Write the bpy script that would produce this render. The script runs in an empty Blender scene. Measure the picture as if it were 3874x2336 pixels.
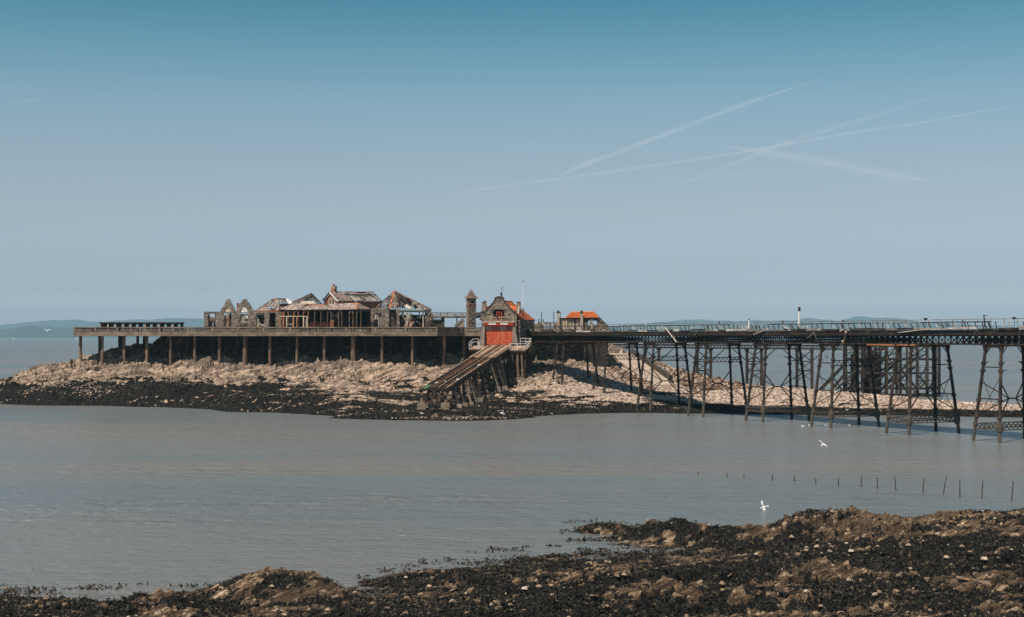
import bpy, bmesh, math, random
import numpy as np
from mathutils import Vector, Matrix
R = math.radians
random.seed(7)
C = bpy.context.scene.collection
scene = bpy.context.scene

# ------------------------------------------------------------------ camera, sky, sun, exposure
H = 11.0            # eye above the water, metres
F = 5380.0          # focal length in photo pixels (3874 wide), about 50 mm
HZ = 1272.0         # image row of the horizon in the photo
cam_d = bpy.data.cameras.new("camera")
cam_d.sensor_width = 36.0
cam_d.lens = F / 3874.0 * 36.0
cam_d.shift_y = (HZ - 1168.0) / 3874.0
cam_d.clip_start = 0.5
cam_d.clip_end = 300000.0
cam = bpy.data.objects.new("camera", cam_d)
cam.location = (0, 0, H)
cam.rotation_euler = (R(90), 0, 0)
C.objects.link(cam)
scene.camera = cam

SUN_EL, SUN_LEFT = R(57), R(38)     # elevation; azimuth measured from straight behind the camera towards its left
to_sun = Vector((-math.sin(SUN_LEFT) * math.cos(SUN_EL), -math.cos(SUN_LEFT) * math.cos(SUN_EL), math.sin(SUN_EL)))
sd = bpy.data.lights.new("sun", 'SUN')
sd.energy = 5.0
sd.angle = R(0.5)
sd.color = (1.0, 0.89, 0.76)
sun = bpy.data.objects.new("sun", sd)
sun.rotation_euler = to_sun.to_track_quat('Z', 'Y').to_euler()
sun.location = (0, 0, 60)
C.objects.link(sun)

world = bpy.data.worlds.new("World")
scene.world = world
world.use_nodes = True
wn, wl = world.node_tree.nodes, world.node_tree.links
wn.clear()
sky = wn.new('ShaderNodeTexSky')
sky.sky_type = 'NISHITA'
sky.sun_disc = False
sky.sun_elevation = SUN_EL
sky.sun_rotation = math.atan2(to_sun.x, to_sun.y)
sky.altitude = 10
sky.air_density = 1.0
sky.dust_density = 1.0
sky.ozone_density = 1.0
# the sky's colour by height above the horizon (the photo's teal cast), constant round the compass
tcw = wn.new('ShaderNodeTexCoord'); sep = wn.new('ShaderNodeSeparateXYZ'); mrw = wn.new('ShaderNodeMapRange')
mrw.inputs[1].default_value = 0.0; mrw.inputs[2].default_value = 1.0
cr = wn.new('ShaderNodeValToRGB'); ce = cr.color_ramp.elements
SKYC = [(0.0013, (3.249, 3.349, 4.651)), (0.0134, (3.875, 3.613, 4.890)), (0.0320, (1.952, 1.987, 2.747)), (0.0505, (1.640, 1.655, 2.111)), (0.0874, (1.675, 1.576, 1.701)), (0.1240, (1.606, 1.582, 1.571)), (0.1600, (1.406, 1.613, 1.547)), (0.1950, (0.920, 1.458, 1.407)), (0.2280, (0.462, 1.211, 1.202)), (0.5000, (0.370, 0.872, 0.962)), (1.0000, (0.277, 0.545, 0.721))]
for i, (z_, c_) in enumerate(SKYC):
    el = ce[0] if i == 0 else (ce[len(ce) - 1] if i == len(SKYC) - 1 else ce.new(z_))
    el.position = z_; el.color = (c_[0] / 3.3, c_[1] / 3.3, c_[2] / 3.3, 1)
grade = wn.new('ShaderNodeVectorMath'); grade.operation = 'MULTIPLY'
bg = wn.new('ShaderNodeBackground'); bg.inputs[1].default_value = 0.15
wo = wn.new('ShaderNodeOutputWorld')
wl.new(tcw.outputs['Generated'], sep.inputs[0]); wl.new(sep.outputs[2], mrw.inputs[0]); wl.new(mrw.outputs[0], cr.inputs[0])
sc_ = wn.new('ShaderNodeVectorMath'); sc_.operation = 'SCALE'; sc_.inputs['Scale'].default_value = 3.3 * 0.06 / 0.15
wl.new(cr.outputs[0], sc_.inputs[0])
wl.new(sky.outputs[0], grade.inputs[0]); wl.new(sc_.outputs[0], grade.inputs[1]); wl.new(grade.outputs[0], bg.inputs[0]); wl.new(bg.outputs[0], wo.inputs[0])
vs = scene.view_settings
scene.display_settings.display_device = 'sRGB'
vs.view_transform = 'Standard'; vs.look = 'None'; vs.exposure = 0.0; vs.gamma = 1.0; vs.use_curve_mapping = False
scene.render.engine = 'CYCLES'
cy = scene.cycles
cy.use_denoising = True
cy.max_bounces = 6; cy.diffuse_bounces = 3; cy.glossy_bounces = 3; cy.transparent_max_bounces = 48
cy.volume_bounces = 0; cy.transmission_bounces = 3
cy.sample_clamp_indirect = 4.0; cy.sample_clamp_direct = 4.0

# ------------------------------------------------------------------ helpers
def P(px, py, Y):
    """world point at depth Y seen at photo pixel (px, py)"""
    return Vector(((px - 1937.0) / F * Y, Y, H - (py - HZ) / F * Y))
def PX(px, Y): return (px - 1937.0) / F * Y
def PZ(py, Y): return H - (py - HZ) / F * Y
def G(px, py, z=0.0):
    Y = (H - z) * F / (py - HZ)
    return Vector((PX(px, Y), Y, z))

def tag(o, label=None, cat=None, group=None, kind=None):
    if label: o['label'] = label
    if cat: o['category'] = cat
    if group: o['group'] = group
    if kind: o['kind'] = kind
    return o
def thing(name, loc, label, cat, group=None, rz=0.0):
    o = bpy.data.objects.new(name, None); C.objects.link(o)
    o.empty_display_size = 0.3
    o.location = loc; o.rotation_euler = (0, 0, rz)
    return tag(o, label, cat, group)
def link_mesh(name, me, mat, parent=None):
    o = bpy.data.objects.new(name, me); C.objects.link(o)
    if mat is not None and len(me.materials) == 0: me.materials.append(mat)
    if parent is not None: o.parent = parent
    return o
def root_offset(parent):
    off = Vector((0, 0, 0))
    while parent is not None:
        off += Vector(parent.location); parent = parent.parent
    return off

class MB:
    """collects simple solids in world coordinates, builds ONE mesh object"""
    def __init__(s): s.v = []; s.f = []; s.m = []; s.cm = 0
    def add(s, vs, fs):
        n = len(s.v); s.v.extend([tuple(p) for p in vs]); s.f.extend([tuple(i + n for i in f) for f in fs]); s.m.extend([s.cm] * len(fs))
        return s
    def hexa(s, p):   # 8 points: bottom 0-3 (ccw from above), top 4-7
        return s.add(p, [(3, 2, 1, 0), (4, 5, 6, 7), (0, 1, 5, 4), (1, 2, 6, 5), (2, 3, 7, 6), (3, 0, 4, 7)])
    def box(s, x0, x1, y0, y1, z0, z1):
        if x0 > x1: x0, x1 = x1, x0
        if y0 > y1: y0, y1 = y1, y0
        if z0 > z1: z0, z1 = z1, z0
        return s.hexa([(x0, y0, z0), (x1, y0, z0), (x1, y1, z0), (x0, y1, z0), (x0, y0, z1), (x1, y0, z1), (x1, y1, z1), (x0, y1, z1)])
    def bar(s, p, q, w, h=None, up=Vector((0, 0, 1))):
        p = Vector(p); q = Vector(q); h = h or w
        d = (q - p).normalized()
        a = d.cross(up)
        if a.length < 1e-3: a = d.cross(Vector((0, 1, 0)))
        a.normalize(); b = a.cross(d).normalized()
        a = a * w / 2; b = b * h / 2
        return s.hexa([p - a - b, p + a - b, q + a - b, q - a - b, p - a + b, p + a + b, q + a + b, q - a + b])
    def tube(s, p, q, r0, r1=None, n=8, cap=True):
        p = Vector(p); q = Vector(q); r1 = r0 if r1 is None else r1
        d = (q - p).normalized(); a = d.cross(Vector((0, 0, 1)))
        if a.length < 1e-3: a = Vector((1, 0, 0))
        a.normalize(); b = d.cross(a)
        vs = []
        for c, r in ((p, r0), (q, r1)):
            for k in range(n):
                t = 2 * math.pi * k / n
                vs.append(c + a * math.cos(t) * r + b * math.sin(t) * r)
        fs = [(k, (k + 1) % n, n + (k + 1) % n, n + k) for k in range(n)]
        if cap: fs += [tuple(range(n - 1, -1, -1)), tuple(range(n, 2 * n))]
        return s.add(vs, fs)
    def path(s, pts, r, n=6):
        for a, b in zip(pts[:-1], pts[1:]): s.tube(a, b, r, r, n)
        return s
    def extrude(s, poly, d):    # planar polygon (list of Vectors) pushed along vector d
        n = len(poly); d = Vector(d)
        vs = [Vector(p) for p in poly] + [Vector(p) + d for p in poly]
        fs = [tuple(range(n)), tuple(range(2 * n - 1, n - 1, -1))] + [(k, n + k, n + (k + 1) % n, (k + 1) % n) for k in range(n)]
        return s.add(vs, fs)
    def slab(s, quad, t):       # quad (4 pts) thickened downwards by t along its normal
        q = [Vector(p) for p in quad]
        nn = (q[1] - q[0]).cross(q[3] - q[0]).normalized()
        if nn.z < 0: nn = -nn
        return s.extrude(q, -nn * t)
    def lathe(s, c, prof, n=10):   # prof [(r,z)] about vertical axis at c
        c = Vector(c); vs = []; fs = []
        for r, z in prof:
            for k in range(n):
                t = 2 * math.pi * k / n; vs.append((c.x + r * math.cos(t), c.y + r * math.sin(t), c.z + z))
        m = len(prof)
        for i in range(m - 1):
            for k in range(n): fs.append((i * n + k, i * n + (k + 1) % n, (i + 1) * n + (k + 1) % n, (i + 1) * n + k))
        fs.append(tuple(range(n - 1, -1, -1))); fs.append(tuple(range((m - 1) * n, m * n)))
        return s.add(vs, fs)
    def build(s, name, mat, parent=None, label=None, cat=None, group=None, kind=None, smooth=False):
        me = bpy.data.meshes.new(name)
        off = root_offset(parent)
        vs = [(p[0] - off.x, p[1] - off.y, p[2] - off.z) for p in s.v]
        me.from_pydata(vs, [], s.f)
        mats = mat if isinstance(mat, (list, tuple)) else [mat]
        for m in mats: me.materials.append(m)
        if len(mats) > 1: me.polygons.foreach_set('material_index', s.m)
        me.update()
        bm = bmesh.new(); bm.from_mesh(me); bmesh.ops.recalc_face_normals(bm, faces=bm.faces); bm.to_mesh(me); bm.free()
        if smooth: me.polygons.foreach_set('use_smooth', [True] * len(me.polygons))
        o = link_mesh(name, me, None, parent)
        return tag(o, label, cat, group, kind)

def np_mesh(name, V, Q, mat, attrs=None, smooth=False):
    """fast mesh from arrays: V (n,3), Q (m,4) or (m,3)"""
    me = bpy.data.meshes.new(name)
    V = np.asarray(V, np.float32); Q = np.asarray(Q, np.int32); k = Q.shape[1]
    me.vertices.add(len(V)); me.vertices.foreach_set('co', V.ravel())
    me.loops.add(Q.size); me.loops.foreach_set('vertex_index', Q.ravel())
    me.polygons.add(len(Q)); me.polygons.foreach_set('loop_start', np.arange(0, Q.size, k, dtype=np.int32))
    me.polygons.foreach_set('loop_total', np.full(len(Q), k, np.int32))
    me.polygons.foreach_set('use_smooth', np.full(len(Q), smooth, bool))
    for nm, arr in (attrs or {}).items():
        a = me.attributes.new(nm, 'FLOAT', 'POINT'); a.data.foreach_set('value', np.asarray(arr, np.float32).ravel())
    me.materials.append(mat)
    me.update(calc_edges=True)
    return me

# ---- noise in numpy
def _h(ix, iy, seed):
    n = (ix.astype(np.int64) * 374761393 + iy.astype(np.int64) * 668265263 + seed * 1442695041) & 0xFFFFFFFF
    n = ((n ^ (n >> 13)) * 1274126177) & 0xFFFFFFFF
    n = ((n ^ (n >> 15)) * 2246822519) & 0xFFFFFFFF
    return ((n ^ (n >> 16)) & 0xFFFFFF) / float(0xFFFFFF)
def vnoise(x, y, seed=0):
    ix = np.floor(x); iy = np.floor(y); fx = x - ix; fy = y - iy
    fx = fx * fx * (3 - 2 * fx); fy = fy * fy * (3 - 2 * fy)
    a = _h(ix, iy, seed); b = _h(ix + 1, iy, seed); c = _h(ix, iy + 1, seed); d = _h(ix + 1, iy + 1, seed)
    return (a * (1 - fx) + b * fx) * (1 - fy) + (c * (1 - fx) + d * fx) * fy
def fbm(x, y, seed=0, oct=4, gain=0.5):
    s = 0; a = 1.0; t = 0
    for i in range(oct):
        s = s + a * vnoise(x * 2 ** i + 17.3 * i, y * 2 ** i - 9.1 * i, seed + i); t += a; a *= gain
    return s / t
def cells(x, y, seed=0):
    """nearest jittered cell: returns tilted plate height, edge closeness, id"""
    ix = np.floor(x); iy = np.floor(y)
    b1 = np.full(x.shape, 9.0); b2 = np.full(x.shape, 9.0); hid = np.zeros(x.shape); rx = np.zeros(x.shape); ry = np.zeros(x.shape)
    for dx in (-1, 0, 1):
        for dy in (-1, 0, 1):
            cx = ix + dx; cy_ = iy + dy
            px = cx + 0.1 + 0.8 * _h(cx, cy_, seed); py = cy_ + 0.1 + 0.8 * _h(cx, cy_, seed + 51)
            ex = x - px; ey = y - py; d = np.sqrt(ex * ex + ey * ey)
            near = d < b1
            b2 = np.where(near, b1, np.minimum(b2, d))
            hid = np.where(near, _h(cx, cy_, seed + 99), hid)
            rx = np.where(near, ex, rx); ry = np.where(near, ey, ry)
            b1 = np.where(near, d, b1)
    tx = (hid * 7.13) % 1 - 0.5; ty = (hid * 13.7) % 1 - 0.5
    return hid, b2 - b1, rx * tx + ry * ty
def rbf(pts, lam=0.4):
    A = np.array(pts, float); n = len(A)
    d = np.hypot(A[:, None, 0] - A[None, :, 0], A[:, None, 1] - A[None, :, 1])
    M = np.zeros((n + 3, n + 3)); M[:n, :n] = d - np.eye(n) * lam
    M[:n, n] = 1; M[:n, n + 1:] = A[:, :2]; M[n, :n] = 1; M[n + 1:, :n] = A[:, :2].T
    w = np.linalg.solve(M, np.r_[A[:, 2], 0, 0, 0])
    def f(x, y):
        s = w[n] + w[n + 1] * x + w[n + 2] * y
        for i in range(n): s = s + w[i] * np.hypot(x - A[i, 0], y - A[i, 1])
        return s
    return f
def sstep(a, b, x):
    t = np.clip((x - a) / (b - a), 0, 1); return t * t * (3 - 2 * t)

# ------------------------------------------------------------------ materials
def new_mat(name):
    m = bpy.data.materials.new(name); m.use_nodes = True
    return m, m.node_tree.nodes, m.node_tree.links, m.node_tree.nodes['Principled BSDF']
def ramp(nodes, stops):
    r = nodes.new('ShaderNodeValToRGB'); e = r.color_ramp.elements
    e[0].position = stops[0][0]; e[0].color = (*stops[0][1], 1)
    e[1].position = stops[-1][0]; e[1].color = (*stops[-1][1], 1)
    for p, c in stops[1:-1]:
        x = e.new(p); x.color = (*c, 1)
    return r
def noise_mat(name, stops, scale=2.0, rough=0.85, bump=0.3, bscale=8.0, stretch=(1, 1, 1), detail=5, metallic=0.0, bdist=0.05, piece=0.0, extra=None):
    """weathered material: colour from stretched noise, a second finer noise for grain, relief by bump; piece = brightness change per object"""
    m, n, l, b = new_mat(name)
    tc = n.new('ShaderNodeTexCoord'); mp = n.new('ShaderNodeMapping'); mp.inputs['Scale'].default_value = stretch
    g = n.new('ShaderNodeNewGeometry'); l.new(g.outputs['Position'], mp.inputs[0])
    t = n.new('ShaderNodeTexNoise'); t.inputs['Scale'].default_value = scale; t.inputs['Detail'].default_value = detail; t.inputs['Roughness'].default_value = 0.65
    l.new(mp.outputs[0], t.inputs[0])
    r = ramp(n, stops); l.new(t.outputs[0], r.inputs[0])
    col = r.outputs[0]
    if piece > 0:
        oi = n.new('ShaderNodeObjectInfo'); mr = n.new('ShaderNodeMapRange')
        mr.inputs[3].default_value = 1 - piece; mr.inputs[4].default_value = 1 + piece
        l.new(oi.outputs['Random'], mr.inputs[0])
        mx = n.new('ShaderNodeVectorMath'); mx.operation = 'SCALE'
        l.new(col, mx.inputs[0]); l.new(mr.outputs[0], mx.inputs['Scale']); col = mx.outputs[0]
    l.new(col, b.inputs['Base Color'])
    b.inputs['Roughness'].default_value = rough; b.inputs['Metallic'].default_value = metallic
    b.inputs['Specular IOR Level'].default_value = 0.25
    if bump > 0:
        t2 = n.new('ShaderNodeTexNoise'); t2.inputs['Scale'].default_value = bscale; t2.inputs['Detail'].default_value = 4
        l.new(mp.outputs[0], t2.inputs[0])
        bp = n.new('ShaderNodeBump'); bp.inputs['Strength'].default_value = bump; bp.inputs['Distance'].default_value = bdist
        l.new(t2.outputs[0], bp.inputs['Height']); l.new(bp.outputs[0], b.inputs['Normal'])
    return m
# ------------------------------------------------------------------ land materials
def shore_mat(name, rock, weed, pebble=None, rock_scale=1.2, bdist=0.12, patch=(0.17, 0.13, 0.10), zone=False):
    m, n, l, b = new_mat(name)
    g = n.new('ShaderNodeNewGeometry')
    def noise(sc, det=6, rgh=0.65, stretch=None, dist=0.0):
        t = n.new('ShaderNodeTexNoise'); t.inputs['Scale'].default_value = sc; t.inputs['Detail'].default_value = det
        t.inputs['Roughness'].default_value = rgh; t.inputs['Distortion'].default_value = dist
        if stretch:
            m0 = n.new('ShaderNodeMapping'); m0.inputs['Rotation'].default_value = stretch[0]
            mp = n.new('ShaderNodeMapping'); mp.inputs['Scale'].default_value = stretch[1]
            l.new(g.outputs['Position'], m0.inputs[0]); l.new(m0.outputs[0], mp.inputs[0]); l.new(mp.outputs[0], t.inputs[0])
        else: l.new(g.outputs['Position'], t.inputs[0])
        return t
    t = noise(rock_scale, 9, 0.72, stretch=((0, R(22), R(-14)), (0.5, 1.0, 2.6)), dist=0.4)
    r = ramp(n, rock); l.new(t.outputs[0], r.inputs[0])
    tp = noise(rock_scale * 0.35, 8, 0.7, stretch=((0, R(24), R(-14)), (0.45, 0.8, 1.8)), dist=0.6)
    mrp = n.new('ShaderNodeMapRange'); mrp.inputs[1].default_value = 0.50; mrp.inputs[2].default_value = 0.58; mrp.inputs[4].default_value = 0.78; 
    if zone:      # greyer, lichened rock above the splash line, paler bleached rock below
        sx_ = n.new('ShaderNodeSeparateXYZ'); l.new(g.outputs['Position'], sx_.inputs[0]); zm = n.new('ShaderNodeMapRange'); zm.inputs[1].default_value = 3.0; zm.inputs[2].default_value = 6.5; zm.inputs[3].default_value = -0.05; zm.inputs[4].default_value = 0.075
        l.new(sx_.outputs[2], zm.inputs[0]); za = n.new('ShaderNodeMath'); za.operation = 'ADD'; l.new(zm.outputs[0], za.inputs[0]); l.new(tp.outputs[0], za.inputs[1]); l.new(za.outputs[0], mrp.inputs[0])
    else: l.new(tp.outputs[0], mrp.inputs[0])
    mxp = n.new('ShaderNodeMix'); mxp.data_type = 'RGBA'; mxp.inputs[7].default_value = (*patch, 1); l.new(mrp.outputs[0], mxp.inputs[0]); l.new(r.outputs[0], mxp.inputs[6])
    # dark joints and bedding cracks
    tcr = noise(rock_scale * 1.6, 5, 0.6, stretch=((0, R(24), R(-14)), (0.35, 0.8, 2.4)), dist=0.8)
    s1 = n.new('ShaderNodeMath'); s1.operation = 'SUBTRACT'; s1.inputs[1].default_value = 0.5; l.new(tcr.outputs[0], s1.inputs[0])
    s2 = n.new('ShaderNodeMath'); s2.operation = 'ABSOLUTE'; l.new(s1.outputs[0], s2.inputs[0])
    s3 = n.new('ShaderNodeMapRange'); s3.inputs[1].default_value = 0.0; s3.inputs[2].default_value = 0.028; s3.inputs[3].default_value = 0.28; s3.inputs[4].default_value = 1.0; l.new(s2.outputs[0], s3.inputs[0])
    vm = n.new('ShaderNodeVectorMath'); vm.operation = 'SCALE'; l.new(mxp.outputs[2], vm.inputs[0]); l.new(s3.outputs[0], vm.inputs['Scale'])
    t2 = noise(9.0, 3); r2 = ramp(n, weed); l.new(t2.outputs[0], r2.inputs[0])
    aw = n.new('ShaderNodeAttribute'); aw.attribute_name = 'weed'
    # ragged edge of the weed
    t3 = noise(3.5, 6, 0.75); ad = n.new('ShaderNodeMath'); ad.operation = 'MULTIPLY_ADD'
    ad.inputs[1].default_value = 1.1; ad.inputs[2].default_value = -0.55; l.new(t3.outputs[0], ad.inputs[0])
    su = n.new('ShaderNodeMath'); su.operation = 'ADD'; l.new(aw.outputs['Fac'], su.inputs[0]); l.new(ad.outputs[0], su.inputs[1])
    mr = n.new('ShaderNodeMapRange'); mr.inputs[1].default_value = 0.44; mr.inputs[2].default_value = 0.56; l.new(su.outputs[0], mr.inputs[0])
    mx = n.new('ShaderNodeMix'); mx.data_type = 'RGBA'
    src = vm.outputs[0]
    if pebble:
        ap = n.new('ShaderNodeAttribute'); ap.attribute_name = 'pebble'
        v = n.new('ShaderNodeTexVoronoi'); v.inputs['Scale'].default_value = 3.0; l.new(g.outputs['Position'], v.inputs['Vector'])
        rp = ramp(n, pebble); l.new(v.outputs['Color'], rp.inputs[0])
        mp2 = n.new('ShaderNodeMix'); mp2.data_type = 'RGBA'
        l.new(ap.outputs['Fac'], mp2.inputs[0]); l.new(src, mp2.inputs[6]); l.new(rp.outputs[0], mp2.inputs[7]); src = mp2.outputs[2]
    l.new(mr.outputs[0], mx.inputs[0]); l.new(src, mx.inputs[6]); l.new(r2.outputs[0], mx.inputs[7])
    l.new(mx.outputs[2], b.inputs['Base Color'])
    rr = n.new('ShaderNodeMapRange'); rr.inputs[3].default_value = 0.85; rr.inputs[4].default_value = 0.55
    l.new(mr.outputs[0], rr.inputs[0]); l.new(rr.outputs[0], b.inputs['Roughness'])
    b.inputs['Specular IOR Level'].default_value = 0.25
    t4 = noise(2.6, 9, 0.75, stretch=((0, R(22), R(-14)), (0.6, 1.0, 2.4)))
    bp = n.new('ShaderNodeBump'); bp.inputs['Strength'].default_value = 0.9; bp.inputs['Distance'].default_value = bdist
    l.new(t4.outputs[0], bp.inputs['Height']); l.new(bp.outputs[0], b.inputs['Normal'])
    return m
ROCK = [(0.34, (0.055, 0.042, 0.034)), (0.43, (0.20, 0.145, 0.105)), (0.49, (0.46, 0.325, 0.23)), (0.57, (0.66, 0.485, 0.36)), (0.68, (0.80, 0.64, 0.52))]
WEED = [(0.3, (0.007, 0.007, 0.007)), (0.55, (0.013, 0.013, 0.011)), (0.8, (0.035, 0.029, 0.018))]
PEBB = [(0.1, (0.20, 0.14, 0.105)), (0.5, (0.44, 0.33, 0.26)), (0.9, (0.66, 0.54, 0.45))]
M_island = shore_mat('island_rock', ROCK, WEED, PEBB, 0.8, 0.35, zone=True)
FROCK = [(0.34, (0.03, 0.021, 0.015)), (0.45, (0.10, 0.065, 0.04)), (0.54, (0.20, 0.13, 0.078)), (0.59, (0.46, 0.33, 0.21)), (0.67, (0.72, 0.56, 0.42))]
M_fore = shore_mat('shore_rock', FROCK, WEED, None, 2.0, 0.16, (0.075, 0.05, 0.033))

def grid_mesh(name, xs, ys, zfun, mat):
    Xg, Yg = np.meshgrid(xs, ys)
    Z, attrs = zfun(Xg, Yg)
    nx, ny = len(xs), len(ys)
    V = np.stack([Xg.ravel(), Yg.ravel(), Z.ravel()], 1)
    i = np.arange(nx * ny).reshape(ny, nx)
    Q = np.stack([i[:-1, :-1].ravel(), i[:-1, 1:].ravel(), i[1:, 1:].ravel(), i[1:, :-1].ravel()], 1)
    if attrs.get('keep') is not None:
        k = attrs.pop('keep').ravel(); Q = Q[k[Q].any(1)]
    return np_mesh(name, V, Q, mat, attrs, False)

# ------------------------------------------------------------------ island, causeway and pebble bar
ic = []
def S(px, py, z): p = G(px, py, z); ic.append((p.x, p.y, z))
def T(px, py, Y): p = P(px, py, Y); ic.append((p.x, p.y, p.z))
def A(px, Y, z): ic.append((PX(px, Y), Y, z))
for px, py in [(-300, 1522), (-150, 1526), (0, 1529), (200, 1531), (400, 1533), (600, 1541), (800, 1550), (1000, 1559), (1150, 1568), (1230, 1585), (1380, 1589), (1500, 1591), (1700, 1593),
               (1850, 1592), (1950, 1587), (2030, 1582), (2150, 1570), (2300, 1564), (2450, 1565), (2600, 1566), (2800, 1568), (3000, 1571), (3200, 1572), (3400, 1573), (3600, 1576), (3874, 1581), (4200, 1590)]:
    S(px, py, 0.0); p = G(px, py, 0); ic.append((p.x, p.y - 6, -1.2))
for px, py in [(277, 1380), (304, 1378), (387, 1387), (470, 1388), (555, 1377), (644, 1375), (737, 1369), (830, 1372), (927, 1379), (1021, 1400), (1123, 1366), (1227, 1357),
               (1336, 1376), (1445, 1364), (1560, 1374), (1680, 1405), (1755, 1375)]: T(px, py, 246)
for px, py in [(400, 1355), (700, 1352), (850, 1356), (1060, 1380), (1400, 1352), (1620, 1370)]: T(px, py, 249)
for px in range(620, 2300, 120): A(px, 256, 6.9 if px < 2200 else 7.5); A(px, 268, 7.2); A(px, 280, 11.2); A(px, 290, 11.2)
for px, py, z in [(200, 1470, 2.6), (600, 1470, 2.7), (1000, 1495, 2.4), (1300, 1500, 2.3), (200, 1432, 4.2), (600, 1430, 4.0), (850, 1440, 3.7), (1100, 1440, 3.6), (1450, 1450, 3.0), (1600, 1495, 1.9),
                  (400, 1500, 1.4), (900, 1525, 1.2), (1500, 1540, 1.0), (1750, 1540, 1.0), (1750, 1500, 1.8), (1900, 1480, 2.5), (1985, 1450, 3.4), (2060, 1400, 5.2), (2060, 1360, 6.6),
                  (2128, 1422, 4.5), (2187, 1448, 3.4), (2250, 1473, 2.8), (2289, 1493, 2.1), (2386, 1468, 2.6), (2417, 1542, 0.6), (2468, 1560, 0.1), (2572, 1527, 0.9), (2100, 1540, 0.8), (2020, 1500, 1.8),
                  (2140, 1470, 2.7), (2700, 1530, 0.7), (2600, 1480, 1.9), (2500, 1480, 2.2), (2440, 1440, 3.6), (2380, 1410, 4.4), (2330, 1385, 5.2), (2220, 1400, 5.2), (2600, 1450, 3.0), (2600, 1425, 3.9), (2700, 1450, 3.0), (2560, 1465, 2.7)]: S(px, py, z)
# left rocky tip, seen against the sea
for px, py, Y in [(0, 1440, 238), (60, 1422, 240), (130, 1390, 243), (200, 1374, 246), (300, 1360, 250), (370, 1332, 254), (450, 1318, 258), (520, 1303, 261)]:
    T(px, py, Y); q = P(px, py, Y); ic.append((q.x, q.y + 14, -1.0)); ic.append((q.x, q.y + 6, q.z * 0.45))
for px, Y in [(-100, 236), (-250, 236)]: A(px, Y, 0.8 if px > -200 else -0.6)
A(-300, 260, -2); A(600, 300, 9); A(600, 315, -2); A(1200, 315, -2); A(1800, 315, -2); A(2300, 300, 4); A(2300, 315, -2); A(540, 292, 2); A(560, 270, 10.2); A(600, 270, 11.0); A(600, 264, 10.2)
# causeway crest, boulder bank, pebble bar
for px, py, Y in [(3874, 1532, 198), (3740, 1523, 202), (3600, 1516, 206), (3450, 1505, 213), (3300, 1494, 220), (3150, 1482, 228), (3000, 1471, 235), (2850, 1457, 243), (2760, 1441, 249), (2680, 1419, 256), (2600, 1400, 264), (2530, 1386, 271), (2460, 1368, 278), (2400, 1352, 284)]:
    T(px, py, Y); q = P(px, py, Y); ic.append((q.x, q.y + 7, max(q.z * 0.2, 0) - 0.8)); ic.append((q.x + 2, q.y + 16, -1.8))
A(4300, 190, 1.2); A(4300, 200, -1.2); A(4600, 185, 0.8); A(2450, 305, -2); A(2700, 285, -2.2); A(2300, 292, 8.5); A(2330, 288, 7.9)
A(0, 225, -1.6); A(1000, 190, -2); A(2000, 178, -2.5); A(3000, 185, -2.2)
RAMP_A, RAMP_B = P(2306, 1342, 256), G(2540, 1453, 2.4)     # left edge top and right edge foot of the concrete ramp
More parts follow.
